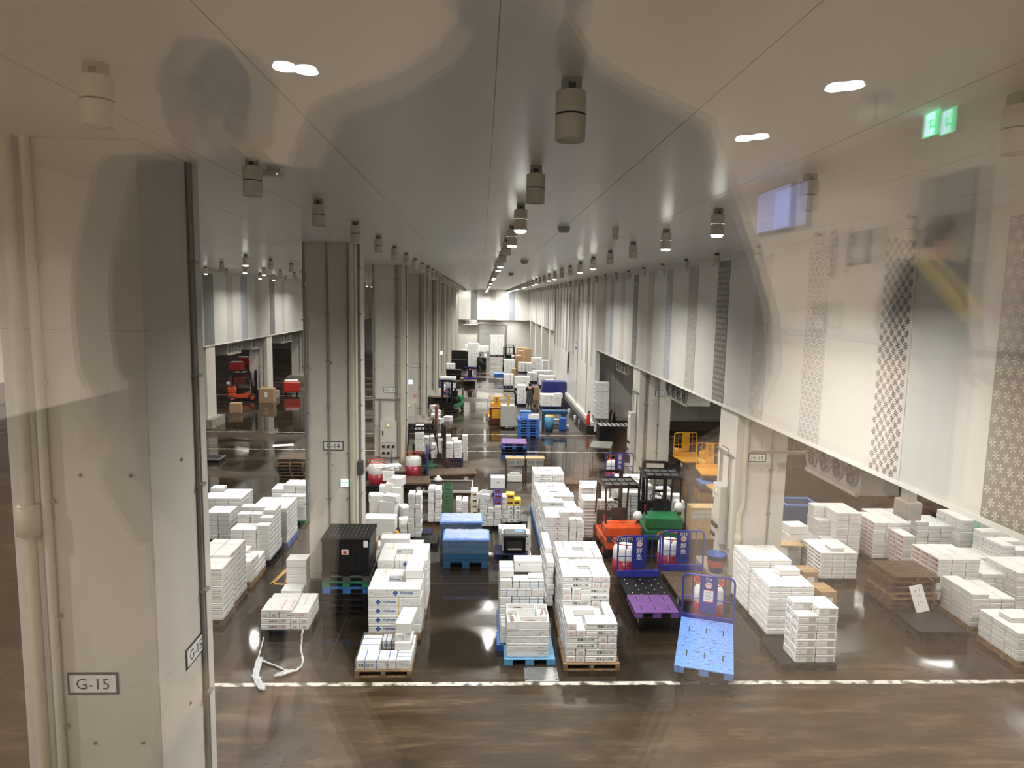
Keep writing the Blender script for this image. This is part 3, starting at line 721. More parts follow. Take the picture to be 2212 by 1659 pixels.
# ------------------------------------------------------------------ the viewing gallery and its window
YG = .30
GF, GC, GXR, GXL, GYB = 6.30, 8.74, 2.9, -4.5, -9.0
m = MB(); m.box(-4.6, 2.95, YG, YG + .012, 6.2, 8.9, M_glass); struct('window_1', m)
mm2 = MB(); mm2.box(-3.8, 3.8, -.006, .006, 6.2, 8.9, M_glass); w2 = mm2.build('window_2', None, (0, YG + .06, 0), (R(.12), 0, R(-.72))); w2['kind'] = 'structure'
struct('floor_gallery', MB().box(GXL, GXR + .1, GYB, YG - .02, GF - .15, GF, M_galf))
gc = struct('ceiling_gallery', MB().box(GXL, GXR + .1, GYB, YG - .02, GC, GC + .12, M_gal))
struct('wall_gallery_right', MB().box(GXR, GXR + .1, GYB, YG - .02, GF, GC, M_gal))
struct('wall_gallery_left', MB().box(GXL - .1, GXL, GYB, YG - .02, GF, GC, M_gal))
struct('wall_gallery_back', MB().box(GXL, GXR + .1, GYB - .1, GYB, GF, GC, M_gal))
def mir(p): return Vector((p.x, 2 * YG - p.y, p.z))
gl = bpy.data.lights.new('downlight_beam', 'AREA'); gl.shape = 'DISK'; gl.size = .12; gl.energy = GAL_W; gl.color = (1, .885, .78); gl.spread = R(160)
dp = None
dls = [(mir(G(613, 137, GC)), 'left'), (mir(G(1812, 181, GC)), 'right'), (mir(G(1609, 294, GC)), 'farther right')]
dls += [(Vector((dls[0][0].x, dls[0][0].y - 1.9 * i, GC)), w_) for i, w_ in ((1, 'second left'), (2, 'third left'), (3, 'fourth left'))]
dls += [(Vector((dls[2][0].x, dls[2][0].y - 1.6 * i, GC)), w_) for i, w_ in ((1, 'third right'), (2, 'fourth right'))]
dls += [(Vector((.1, -7.6, GC)), 'middle'), (Vector((.3, -5.5, GC)), 'rear middle'), (Vector((-3.6, -.6, GC)), 'left corner'), (Vector((2.3, -.5, GC)), 'right corner')]
for p, wd in dls:
    lab = 'round recessed downlight in the gallery ceiling, reflected in the glass, %s one' % wd
    if dp is None:
        dp = thing('downlight', lab, 'lamp', (p.x, p.y, GC), 0, 'gallery downlights')
        MB().lathe([(.055, -.004), (.066, -.006), (.068, 0)], M_white, n=20).build('trim_ring', dp); MB().lathe([(0, -.003), (.055, -.004)], M_galdown, n=20).build('diffuser', dp)
    else: dup(dp, (p.x, p.y, GC), None, lab)
    add_light((p.x, p.y, GC - .02), gl)
p = mir(G(1880, 205, GC)); t = thing('spot_cylinder', 'pale cylinder spotlight under the gallery ceiling, reflected beside the exit sign', 'lamp', (p.x, p.y, GC))
MB().lathe([(0, 0), (.05, 0), (.05, -.17), (.042, -.172), (.03, -.12)], M_lamp, n=16).build('spot_body', t); MB().lathe([(0, -.12), (.03, -.12)], M_lens, n=10).build('spot_lens', t)
# exit sign, screen, door and posters on the gallery's right wall (seen mirrored in the glass)
def wall_rect(x0, y0, x1, y1):   # image rectangle -> real y range and z range on the right gallery wall
    a, b = GX(x0, y0, GXR), GX(x1, y1, GXR); return 2 * YG - a.y, 2 * YG - b.y, min(a.z, b.z), max(a.z, b.z)
ya, yb2, z0, z1 = wall_rect(2013, 300, 2051, 232)
t = thing('exit_sign', 'lit green exit sign with running figure, reflected at upper right', 'sign', (GXR, (ya + yb2) / 2, (z0 + z1) / 2))
wy, hz = abs(yb2 - ya) / 2, (z1 - z0) / 2
MB().box(-.05, 0, -wy, wy, -hz, hz, M_white).build('sign_case', t)
m = MB(); m.box(-.054, -.05, -wy, wy, -hz, hz, M_green_l); m.build('sign_face', t)
m = MB(); X_ = -.056; m.box(X_, -.054, -wy * .75, wy * .4, -hz * .9, hz * .85, M_white_l)
fig = MB()
def limb(a, b, wd):
    a, b = Vector((0, *a)), Vector((0, *b)); dd = (b - a).normalized(); nn = Vector((0, -dd.z, dd.y)) * wd * 1.35
    fig.poly([(X_ - .002, *(c.yz)) for c in (a - nn, b - nn, b + nn, a + nn)], M_green_l)
k = hz
limb((-.05 * k, .35 * k), (0, -.15 * k), .13 * k); limb((0, -.15 * k), (.3 * k, -.35 * k), .08 * k); limb((.3 * k, -.35 * k), (.55 * k, -.3 * k), .07 * k)
limb((0, -.15 * k), (-.2 * k, -.45 * k), .08 * k); limb((-.2 * k, -.45 * k), (-.1 * k, -.8 * k), .07 * k); limb((-.05 * k, .3 * k), (-.4 * k, .2 * k), .06 * k); limb((-.05 * k, .3 * k), (.3 * k, .15 * k), .06 * k)
fig.poly([(X_ - .002, -.1 * k + math.cos(a_) * .14 * k, .58 * k + math.sin(a_) * .14 * k) for a_ in [i * math.pi / 6 for i in range(12)]], M_green_l)
m.build('sign_picture', t); fig.build('running_figure', t)
ya, yb2, z0, z1 = wall_rect(1645, 505, 1722, 395)
t = thing('wall_screen', 'bluish glowing flat screen on the gallery wall, reflected at right', 'screen', (GXR, (ya + yb2) / 2, (z0 + z1) / 2)); wy, hz = abs(yb2 - ya) / 2, (z1 - z0) / 2
MB().box(-.05, 0, -wy - .02, wy + .02, -hz - .02, hz + .02, M_pblack).build('bezel', t)
m = MB(); m.box(-.054, -.05, -wy, wy, -hz, hz, M_screen); m.build('display', t)
ya, yb2, z0, z1 = wall_rect(1942, 1000, 2121, 335)
m = MB(); m.box(GXR - .02, GXR, min(ya, yb2), max(ya, yb2), GF, 8.33, M_gdoor); d = struct('door_2', m)
for (x0, yy0, x1, yy1, mm, wd) in ((1790, 580, 1812, 490, M_paper, 'narrow white poster with dark writing on gallery wall, reflected'), (1832, 572, 1886, 495, mat('poster_dark', (.12, .12, .10), .5), 'dark square notice on the gallery wall, reflected'), (1755, 720, 1790, 655, mat('poster_dark', (.12, .12, .10), .5), 'low dark notice on the gallery wall, reflected')):
    ya, yb2, z0, z1 = wall_rect(x0, yy0, x1, yy1); m = MB(); m.box(GXR - .012, GXR, min(ya, yb2), max(ya, yb2), z0, z1, mm)
    if mm is M_paper:
        for i in range(7): m.box(GXR - .014, GXR - .012, min(ya, yb2) + .04 + .02 * (i % 2), min(ya, yb2) + .12 + .02 * (i % 3), z1 - .06 - i * .055, z1 - .03 - i * .055, M_ink)
    else: m.box(GXR - .014, GXR - .012, min(ya, yb2) + .05, max(ya, yb2) - .05, z0 + .05, (z0 + z1) / 2, M_white)
    tag(m.build('wall_notice'), wd, 'notice')
t = thing('handrail', 'steel handrail along the gallery right wall, reflected low at right', 'handrail', (GXR - .08, -2.5, GF + .95))
MB().tube([(0, 2.2, 0), (0, -6, 0)], .02, M_steel, 10).build('rail', t)
for i in range(5): MB().tube([(0, 2 - i * 1.9, 0), (0, 2 - i * 1.9, -.07), (.08, 2 - i * 1.9, -.07)], .009, M_steel, 6).build('bracket', t)
# people in the gallery, seen only as reflections
person('person in dark coat holding up a phone, dark silhouette reflected in glass', (.035, -.30, GF + .05), R(180), coat=M_coat, trous=M_trous, hem=.42, bulk=1.42,
       J=dict(sL=(-.205, .01, 1.325), sR=(.205, .01, 1.325), ch=(0, .01, 1.27), eL=(-.31, .02, 1.05), wL=(-.14, -.15, .98), eR=(.31, .02, 1.05), wR=(.14, -.15, .98)))
ph = thing('phone', 'black phone held in both hands against the window', 'phone', (.0, -.13, EYE))
MB().box(-.04, .04, -.004, .004, -.15, .015, M_pblack, c=.003).build('phone_body', ph)
MB().lathe([(0, .0045), (.008, .0045), (.009, .004)], M_conduit, n=10, axis='y', cz=0).build('phone_lens', ph)
person('person in dark coat further left in the gallery, faint reflected silhouette', (-.70, -1.25, GF), R(172), coat=M_coat2, trous=M_trous, hat=M_coat2, scale=1.05, hem=.45, bulk=1.45)
person('person in dark jacket with yellow strap standing by the door, reflected at right', (2.42, -3.15, GF), R(165), coat=M_coat, trous=M_trous, stripe=M_hivis, hat=M_coat2)

# ------------------------------------------------------------------ foam boxes
SPEC = []      # every box of the hall: position, size, printing, label words
def bx(kind, desc, x, y, z, L, W, H, front='', side='', top='', rot=0.0, jit=.008, right='', tilt=None, mm=None):
    h = rnd
    SPEC.append(dict(kind=kind, desc=desc, x=x + h.uniform(-jit, jit), y=y + h.uniform(-jit, jit), z=z, L=L, W=W, H=H, front=front, side=side, right=right, top=top, rot=rot + (h.uniform(-.012, .012) if jit else 0), tilt=tilt, mm=mm))
def lay(k, n): return 'top layer' if k == n - 1 else '%s layer up' % ORD[k]
def stack(desc, x, y, z, nx, ny, hts, L, W, H, front='', side='', top='', kind='foam_box', right='', jit=.008, mm=None, box='white foam box'):
    """grid stack; x, y its front-left corner; L along x, W along y; hts[row from front][column]"""
    cn = {1: [''], 2: ['left ', 'right '], 3: ['left ', 'middle ', 'right '], 4: ['far left ', 'mid-left ', 'mid-right ', 'far right '], 5: ['far left ', 'mid-left ', 'middle ', 'mid-right ', 'far right ']}[nx]
    rn = {1: [''], 2: ['front ', 'rear '], 3: ['front ', 'centre ', 'rear '], 4: ['front ', 'second-row ', 'third-row ', 'rear '], 5: ['front ', 'second-row ', 'third-row ', 'fourth-row ', 'rear ']}[ny]
    for j in range(ny):
        for i in range(nx):
            n = hts if isinstance(hts, int) else hts[j][i]
            for k in range(n):
                where = (rn[j] + cn[i]).strip(); where = (where + ' column, ') if where else ''
                bx(kind, '%s, %s%s, %s' % (box, where, lay(k, n), desc), x + (i + .5) * L, y + (j + .5) * W, z + k * H, L - .012, W - .012, H - .004, front, side, top, 0, jit, right, None, mm)
def pinwheel(desc, x, y, z, n, L=.65, W=.2, H=.143, omit=(), front='kanji', end='num', par=0, kind='printed_box'):
    S = L + 2 * W
    for k in range(n):
        fl = ((k // 2) + par) % 2
        for g, (px, py, ax) in {'front short': (0, 0, 1), 'front long': (2 * W, 0, 0), 'rear short': (S - 2 * W, 2 * W, 1), 'rear long': (0, S - 2 * W, 0)}.items():
            for q in (0, 1):
                if (k, g, q) in omit: continue
                if ax: cx_, cyy, sx, sy = px + (q + .5) * W, py + L / 2, W, L
                else: cx_, cyy, sx, sy = px + L / 2, py + (q + .5) * W, L, W
                if fl: cx_ = S - cx_
                side_w = ('left', 'right')[(cx_ > S / 2)]
                nm = 'printed box, %s, %s %s %s, %s' % (lay(k, n), side_w, g.split()[0], ('outer', 'inner')[q] if ax == 0 else ('outer end-on', 'inner end-on')[q], desc)
                bx(kind, nm, x + cx_, y + cyy, z + k * H, sx - .01, sy - .01, H - .004, (front if not ax else '%s%d' % (end, rnd.randrange(6))) if g.startswith('front') else '', '', '', 0, .006)

# pallets -----------------------------------------------------------------
def pallet_mesh(m, m2=None, S=1.1, D=None, H=.14, plastic=True):
    D = D or S; b = MB()
    if plastic:
        b.box(-S / 2, S / 2, 0, D, H - .035, H, m, c=.008); b.box(-S / 2, S / 2, 0, D, 0, .025, m)
        for i in (-1, 0, 1):
            for j in range(3):
                cx_ = i * (S / 2 - .09); cyy = .09 + j * (D - .18) / 2; b.box(cx_ - .09, cx_ + .09, cyy - .09, cyy + .09, .025, H - .035, m)
    else:
        nb = 9
        for i in range(nb): b.box(-S / 2, S / 2, i * D / nb + .008, (i + 1) * D / nb - .012, H - .022, H, m)
        for i in (-1, 0, 1):
            x0 = i * (S / 2 - .045); b.box(x0 - .045, x0 + .045, 0, D, .02, H - .022, m2 or m)
        for i in range(4): b.box(-S / 2, S / 2, i * (D - .1) / 3, i * (D - .1) / 3 + .1, 0, .02, m)
    return b
PPROTO = {}
def pallet(kind, label, x, y, z=0.0, rot=0.0, S=1.1, D=None, group=None):
    """x, y: the middle of the pallet's front edge"""
    key = (kind, S, D)
    spec = {'wood': (M_wood, None, False), 'oldwood': (M_wood2, None, False), 'blue': (M_pblue, None, True), 'black': (M_pblack, None, True), 'navy': (M_pnavy, None, True), 'sky': (M_pcyan, None, True), 'lightblue': (M_plblue, None, True), 'green': (M_pgreen, None, True), 'grey': (M_pgrey, None, True), 'purple': (M_purple, None, True)}[kind]
    if key not in PPROTO:
        D_ = D or S; m, _, pl = spec; H = .14
        t = thing('pallet', label, 'pallet', (x, y, z), rot, group)
        b = MB()
        if pl:
            b.box(-S / 2, S / 2, 0, D_, H - .035, H, m, c=.008); hole = M_dark
            if kind == 'lightblue':
                for _ in range(90): ax_, ay_ = rnd.uniform(-S * .46, S * .46), rnd.uniform(.06, D_ - .06); sl = rnd.choice((.012, .02, .045)); b.box(ax_ - sl, ax_ + sl, ay_ - .006, ay_ + .006, H - .001, H + .0015, hole)
            for i in range(-4, 5):
                for yy2 in (D_ * .25, D_ * .75):
                    if kind in ('black', 'grey', 'navy', 'green') or (i % 3 == 0): b.box(i * S / 9.5 - .012, i * S / 9.5 + .012, yy2 - .12, yy2 + .12, H - .001, H + .0015, hole)
        else:
            for i in range(9): b.box(-S / 2, S / 2, i * D_ / 9 + .008, (i + 1) * D_ / 9 - .012, H - .022, H, m)
        b.build('deck', t)
        for i in (-1, 0, 1):
            b = MB(); x0 = i * (S / 2 - (.09 if pl else .045)); hw = .09 if pl else .045
            if pl:
                for j in range(3): cyy = .09 + j * (D_ - .18) / 2; b.box(x0 - hw, x0 + hw, cyy - .09, cyy + .09, .025, H - .035, m)
            else: b.box(x0 - hw, x0 + hw, 0, D_, .02, H - .022, m)
            b.build('runner' if not pl else 'foot_block', t)
        b = MB()
        if pl:
            for i in (-1, 0, 1): b.box(i * (S / 2 - .09) - .09, i * (S / 2 - .09) + .09, 0, D_, 0, .025, m)
        else:
            for i in range(4): b.box(-S / 2, S / 2, i * (D_ - .1) / 3, i * (D_ - .1) / 3 + .1, 0, .02, m)
        b.build('bottom_board', t); PPROTO[key] = t
    else: t = dup(PPROTO[key], (x, y, z), rot, label)
    if group: t['group'] = group
    elif 'group' in t: del t['group']
    return t

# --- centre: printed stacks on wooden pallets
KX = 1.81
pallet('wood', 'brown wooden pallet under the nearest stack of black-printed foam boxes', KX + .525, 13.47, S=1.16)
pinwheel('nearest printed stack', KX, 13.55, .14, 6, H=.14, omit={(5, 'front short', 1), (5, 'rear short', 0), (5, 'rear long', 1)}, par=0)
pallet('wood', 'brown wooden pallet under the second row of black-printed foam boxes', KX + .555, 14.63, S=1.14)
pinwheel('second printed stack', KX + .03, 14.68, .14, 10, H=.138, par=1)
pallet('wood', 'brown wooden pallet under the third row of black-printed foam boxes', KX + .575, 15.79, S=1.14)
pinwheel('third printed stack', KX + .05, 15.84, .14, 10, H=.14, par=1)
stack('narrow stack left of the third printed stack', 1.62, 16.2, .14, 1, 3, [[8], [9], [9]], .2, .6, .14, jit=.015)
pallet('wood', 'wooden pallet jutting out left of third printed stack', 1.95, 17.0, S=1.1)
TX = 1.85
p = G(1180, 1215, .14); TY = p.y
pallet('wood', 'wooden pallet under the red-printed stack', TX + .52, TY - .05)
stack('red-printed stack in the centre', TX, TY, .14, 1, 4, 9, .67, .26, .147, front='redlogo')
stack('narrow upright pair right of red-printed stack', TX + .69, TY - .02, .14, 2, 1, 8, .205, .62, .147, front='smallgrey')
bx('foam_box', 'white foam box with red print lying across the top of the red-printed stack', TX + .73, TY + .16, .14 + 9 * .147, .66, .3, .15, 'redlogo', jit=0)
stack('fill behind the red-printed stack', TX + .69, TY + .62, .14, 2, 1, 9, .205, .42, .147)
tt = [('fourth', 1.13, (1190, 1088)), ('fifth', 2.26, (1230, 1072)), ('sixth', 3.39, (1190, 1063)), ('farthest', 4.52, (1180, 1026))]
for nm, dy, (tx, ty) in tt:
    zt = GY(tx, ty, TY + dy).z; n = max(6, min(14, round((zt - .14) / .143)))
    pallet('blue', 'blue plastic pallet under the %s printed stack of the centre row' % nm, TX + .53, TY + dy - .02)
    pinwheel('%s printed stack' % nm, TX - .0, TY + dy, .14, n, omit={(n - 1, 'front short', 0), (n - 1, 'front short', 1)} if nm == 'fourth' else (), par=1)
pallet('oldwood', 'empty wooden pallet on the floor right of the farthest printed stack', G(1222, 1052).x, G(1222, 1052).y)

# --- open trays of fish, wrapped in film
B0x, B0y = .60, 13.76
pallet('sky', 'light blue plastic pallet under the film-wrapped trays of fish', 1.08, 13.70, S=1.06)
stack('film-wrapped fish stack on light blue pallet', B0x, B0y, .14, 1, 2, 4, .88, .44, .155, front='marker', box='big white foam box')
def fish_tray(label, x, y, z, L, W, rot, fish=True):
    t = thing('fish_tray', label, 'tray', (x, y, z), rot)
    m = MB(); H, th = .15, .025
    m.box(-L / 2, L / 2, -W / 2, W / 2, 0, .03, M_foam); m.box(-L / 2, L / 2, -W / 2, -W / 2 + th, .03, H, M_foam); m.box(-L / 2, L / 2, W / 2 - th, W / 2, .03, H, M_foam)
    m.box(-L / 2, -L / 2 + th, -W / 2 + th, W / 2 - th, .03, H, M_foam); m.box(L / 2 - th, L / 2, -W / 2 + th, W / 2 - th, .03, H, M_foam); m.build('tray_body', t); return t
def fish(label, x, y, z, ln, rz):
    t = thing('fish', label, 'fish', (x, y, z), rz, 'fish in the open trays')
    prof = [(-.5, .012), (-.42, .04), (-.3, .075), (-.1, .09), (.1, .08), (.25, .05), (.36, .02)]
    m = MB(); n = 10; vs = []; fs = []
    for a, r in prof:
        for k in range(n):
            an = 2 * math.pi * k / n; vs.append((a * ln, math.cos(an) * r * ln * .75, .075 * ln + math.sin(an) * r * ln))
    for i in range(len(prof) - 1):
        for k in range(n): fs.append((i * n + k, i * n + (k + 1) % n, (i + 1) * n + (k + 1) % n, (i + 1) * n + k))
    fs.append(tuple(range(n))); fs.append(tuple(range(len(vs) - n, len(vs)))[::-1]); m.add(vs, fs, M_fish, True); m.build('fish_body', t)
    m = MB()
    for s in (-1, 1):
        for e in (-.006, .006):
            q = [(.34 * ln, e, .075 * ln), (.52 * ln, e + s * .14 * ln, .12 * ln), (.5 * ln, e + s * .11 * ln, .11 * ln), (.40 * ln, e, .085 * ln)]; m.poly(q, M_fishd)
    m.build('tail_fin', t)
    m = MB(); m.add([(-.25 * ln, 0, .165 * ln), (.0, 0, .2 * ln), (.2 * ln, .0, .135 * ln), (.1 * ln, .006, .12 * ln), (-.2 * ln, .006, .15 * ln)], [(0, 1, 2, 3, 4)], M_fishd); m.build('dorsal_fin', t)
    for s in (-1, 1): MB().lathe([(0, -.004), (.012, 0)], M_ink, n=8, axis='y').build('eye', t, (-.40 * ln, s * .036 * ln, .1 * ln))
zt = .14 + 4 * .155
fish_tray('open white foam fish tray along the front of the film-wrapped stack', B0x + .56, B0y + .14, zt, .62, .26, 0); fish('whole fish lying in the front open tray', B0x + .52, B0y + .14, zt + .03, .52, 0)
fish_tray('open white foam fish tray along the rear of the film-wrapped stack', B0x + .32, B0y + .75, zt, .62, .26, 0); fish('whole fish lying in the rear open tray', B0x + .28, B0y + .75, zt + .03, .52, 0)
fish_tray('open white foam fish tray on left side of film-wrapped stack', B0x + .12, B0y + .30, zt, .60, .24, R(90)); fish('fish with dark forked tail in the left open tray', B0x + .12, B0y + .28, zt + .04, .54, R(100))
fish_tray('open white foam fish tray on right side of film-wrapped stack', B0x + .76, B0y + .58, zt, .58, .24, R(90)); fish('fish with dark forked tail in the right open tray', B0x + .76, B0y + .55, zt + .04, .5, R(80))
def wrap_film(label, x0, x1, y0, y1, z0, z1, mm=M_film, top=False, nm='wrap_film'):
    m = MB(); nx, nz = 10, 6; r2 = random.Random(int(x0 * 100) + int(y0 * 7))
    for (ax, ay, bx_, by) in ((x0, y0, x1, y0), (x1, y0, x1, y1), (x1, y1, x0, y1), (x0, y1, x0, y0)):
        g = []
        for j in range(nz + 1):
            for i in range(nx + 1):
                t_ = i / nx; e = r2.uniform(-.006, .012); dx, dy = by - ay, -(bx_ - ax); l = math.hypot(dx, dy)
                g.append((ax + (bx_ - ax) * t_ + dx / l * e, ay + (by - ay) * t_ + dy / l * e, z0 + (z1 - z0) * j / nz + (r2.uniform(-.02, .02) if j in (0, nz) else 0)))
        m.add(g, [(j * (nx + 1) + i, j * (nx + 1) + i + 1, (j + 1) * (nx + 1) + i + 1, (j + 1) * (nx + 1) + i) for j in range(nz) for i in range(nx)], mm, True)
    if top:
        g = [(x0 + (x1 - x0) * i / nx, y0 + (y1 - y0) * j / nz, z1 + r2.uniform(-.012, .012)) for j in range(nz + 1) for i in range(nx + 1)]
        m.add(g, [(j * (nx + 1) + i, j * (nx + 1) + i + 1, (j + 1) * (nx + 1) + i + 1, (j + 1) * (nx + 1) + i) for j in range(nz) for i in range(nx)], mm, True)
    return tag(m.build(nm), label, 'plastic film')
wrap_film('clear shiny plastic film wound round the fish stack', B0x - .015, B0x + .895, B0y - .015, B0y + .9, .15, zt + .12)
# --- blue-strapped boxes behind the fish stack
pallet('blue', 'blue plastic pallet under the blue-strapped foam boxes', 1.0, 14.9, S=1.12)
CX0, CY0, CH = .47, 14.97, .195
for k in range(6):
    fl = k % 2
    n_ = 6
    bx('strapped_box', 'wide foam box with blue straps, %s, blue pallet stack' % lay(k, 6), CX0 + (.36 if not fl else .64) , CY0 + .17, .14 + k * CH, .70, .34, CH - .005, 'strap', jit=.004, mm=M_foam2)
    bx('strapped_box', 'foam box end with grey label, %s, blue pallet stack' % lay(k, 6), CX0 + (.86 if not fl else .14), CY0 + .34, .14 + k * CH, .27, .68, CH - .005, 'greylabel', jit=.004, mm=M_foam2)
    bx('strapped_box', 'wide foam box with straps at rear, %s, blue pallet stack' % lay(k, 6), CX0 + (.64 if not fl else .36), CY0 + .86, .14 + k * CH, .70, .34, CH - .005, '', jit=.004, mm=M_foam2)
    bx('strapped_box', 'foam box left end standing back, %s, blue pallet stack' % lay(k, 6), CX0 + (.14 if not fl else .86), CY0 + .69, .14 + k * CH, .27, .68, CH - .005, '', jit=.004, mm=M_foam2)
z6 = .14 + 6 * CH
bx('strapped_box', 'foam box with blue strap crossing its top, left on the blue pallet stack', CX0 + .16, CY0 + .45, z6, .32, .62, .16, 'blank', top='bluestrap', jit=0)
bx('strapped_box', 'tall white foam box standing highest on the blue pallet stack', CX0 + .66, CY0 + .62, z6, .64, .34, .28, 'bluedot', jit=0)
tag(MB().box(-.17, .17, -.14, .14, 0, .03, M_foam, c=.006).box(-.13, .13, -.10, .10, .03, .034, M_foam2).build('foam_cover', None, (CX0 + .82, CY0 + .22, z6), R(-3)), 'loose white foam lid leaning flat on right of the blue pallet stack', 'lid')
stack('on blue pallet edge left of the fish stack', .48, 14.35, .14, 1, 1, 2, .28, .5, .2, front='greylabel', top='bluestrap')
pallet('blue', 'second blue plastic pallet sticking out left behind the fish stack', .66, 14.3, S=.5, D=.6)

# --- left: boxes with blue four-petal emblem
EX0, EY0 = -2.42, 13.30
pallet('wood', 'light wooden pallet under the front pair of blue-strapped boxes', EX0 + .555, 13.24, S=1.12)
for (dx, dy, L, W, fr, tp_, wd) in ((.40, .2, .78, .40, 'huon', 'bluestrap2', 'front left'), (.95, .2, .30, .40, 'scribble', 'bluestrap', 'front right'), (.2, .75, .40, .66, '', 'bluestrap', 'rear left'), (.60, .96, .38, .3, 'huon2', 'bluestrap2', 'middle rear'), (.96, .75, .30, .66, '', 'bluestrap', 'rear right')):
    bx('salmon_box', 'low foam box with blue straps, %s of the front wooden pallet' % wd, EX0 + dx, EY0 + dy, .14, L - .01, W - .01, .20, fr, '', tp_, 0, 0)
bx('salmon_box', 'plain open foam box under the leaning top box, front wooden pallet', EX0 + .90, EY0 + .66, .34, .34, .56, .17, 'blank', jit=0)
bx('salmon_box', 'foam box with inked characters below the long leaning box', EX0 + .87, EY0 + .74, .51, .31, .62, .17, 'inkchars', jit=0, rot=.06)
bx('salmon_box', 'long white foam box set askew on top of the front pallet', EX0 + .93, EY0 + .82, .68, .32, .78, .22, 'blank', top='inktop', jit=0, rot=-.1)
E2Y = 14.84
pallet('wood', 'wooden pallet under the second stack with blue petal emblems', EX0 + .58, E2Y - .03, S=1.16)
for k in range(5):
    lf = k < 4
    zk = .14 + k * .205
    bx('salmon_box', 'long foam box with blue petal emblem, %s of second emblem stack' % lay(k, 5), EX0 + (.39 if lf else .76), E2Y + .2, zk, .77, .39, .2, 'holmoy_l' if lf else 'holmoy', right='' if lf else 'rstick', jit=.004)
    bx('salmon_box', 'foam box end with grey print, %s of second emblem stack' % lay(k, 5), EX0 + (.97 if lf else .19), E2Y + .39, zk, .38, .77, .2, 'greyprint', right='rstick' if lf else '', jit=.004)
    bx('salmon_box', 'foam box behind, %s of second emblem stack' % lay(k, 5), EX0 + (.76 if lf else .39), E2Y + .97, zk, .77, .39, .2, 'holmoy' if k == 4 else '', top='ystrap', jit=.004)
    bx('salmon_box', 'foam box at back corner, %s of second emblem stack' % lay(k, 5), EX0 + (.19 if lf else .97), E2Y + .78, zk, .38, .77, .2, '', jit=.004)
bx('salmon_box', 'single foam box at right rear on top of second emblem stack', EX0 + .95, E2Y + .85, .14 + 5 * .205, .40, .60, .2, 'blank', jit=0)
E3Y = 16.08
pallet('wood', 'wooden pallet under the third stack with blue petal emblems', EX0 + .62, E3Y - .03, S=1.16)
for k in range(6):
    zk = .14 + k * .2
    bx('salmon_box', 'long foam box with blue emblem and yellow strap, %s of third emblem stack' % lay(k, 6), EX0 + .81, E3Y + .2, zk, .77, .39, .195, 'holmoy_y', top='ystrap', right='rstick', jit=.004)
    bx('salmon_box', 'foam box end with grey print, %s of third emblem stack' % lay(k, 6), EX0 + .22, E3Y + .39, zk, .38, .77, .195, 'greyprint', jit=.004)
    bx('salmon_box', 'foam box at right rear, %s of third emblem stack' % lay(k, 6), EX0 + 1.0, E3Y + .79, zk, .38, .77, .195, '', jit=.004)
    bx('salmon_box', 'foam box across the back, %s of third emblem stack' % lay(k, 6), EX0 + .42, E3Y + .98, zk, .77, .39, .195, 'moy', top='ystrap', jit=.004)
wrap_film('loose film hanging on right side of the emblem stacks', EX0 + .02, EX0 + 1.2, E2Y + .02, E2Y + 1.16, .16, .95)
wrap_film('clear film round the front low boxes', EX0 - .01, EX0 + 1.12, EY0 - .01, EY0 + 1.12, .15, .36)
stack('behind the third emblem stack', G(850, 1179, .14).x, 17.6, .14, 1, 1, 6, .75, .4, .2, front='blank', kind='salmon_box', box='plain wide foam box')

# --- left front: red-printed low stack and the small stack behind it
FX0, FY0 = -4.80, 15.0
pallet('black', 'black plastic pallet under the low stack with red printing', FX0 + .53, FY0 - .02, S=1.06)
pinwheel('low red-printed stack left front', FX0, FY0, .14, 3, front='redkana', end='numr', par=1, H=.135)
bx('foam_box', 'printed foam box laid on top at front left of low red-printed stack', FX0 + .35, FY0 + .32, .14 + 3 * .135, .66, .62, .05, 'blank', top='pinklabel', jit=0)
p = G(604, 1290, .0)
sx0, sy0 = GY(606, 1290, 16.2).x, 16.2
pallet('black', 'black plastic pallet under the narrow stack by the G-14 pillar', sx0 + .3, sy0 - .02, S=.7, D=.82)
stack('narrow stack by the G-14 pillar', sx0, sy0, .14, 1, 1, 3, .5, .4, .13, front='redmarks')
stack('rear of the narrow stack by the G-14 pillar', sx0 + .02, sy0 + .42, .14, 1, 1, 5, .5, .38, .2, top='bluelabel')

# --- left back group, seen past the nearest pillar (their right faces show)
def lstack(desc, corner, z0, top_y, nx, ny, L, W, front, right, hts=None, H=None, pal='oldwood', plabel=None, box='white foam box'):
    """corner: image point of the right front bottom corner"""
    p = G(*corner, z0); zt = GY(corner[0], top_y, p.y).z; n = max(2, round((zt - z0) / (H or .13))); h = (zt - z0) / n
    x0 = p.x - nx * L
    if hts is None: hts = n
    else: hts = [[max(0, n + d) for d in r] for r in hts]
    if plabel: pallet(pal, plabel, x0 + nx * L / 2, p.y - .01, S=round(nx * L + .02, 2), D=round(ny * W + .01, 2))
    stack(desc, x0, p.y, z0, nx, ny, hts, L, W, h, front=front, right=right, box=box, kind='marked_box')
lstack('tall stack beside big pillar', (500, 1311.6), .14, 1199, 2, 3, .40, .38, 'faintnum', 'dashmark', plabel='wooden pallet under the tall left stack beside the big pillar')
lstack('low stack behind the tall left one', (544, 1258), .14, 1213, 2, 4, .36, .30, '', 'dashmark', hts=[[0, 0], [0, 0], [0, -1], [0, -1]], pal='wood', plabel='light wooden pallet under the low left stack')
lstack('far left edge stack in front', (482, 1340), .14, 1229, 1, 2, .5, .38, '', 'dashmark', plabel='wooden pallet under the far left front stack')
lstack('stepped stack left of G-14', (582.8, 1211.5), .14, 1135, 3, 4, .36, .31, 'redmarks', 'dashmark', hts=[[-1, -1, 0], [-1, -1, 1], [1, 1, 2], [2, 2, 2]], pal='black', plabel='black pallet under the stepped stack left of G-14 pillar')
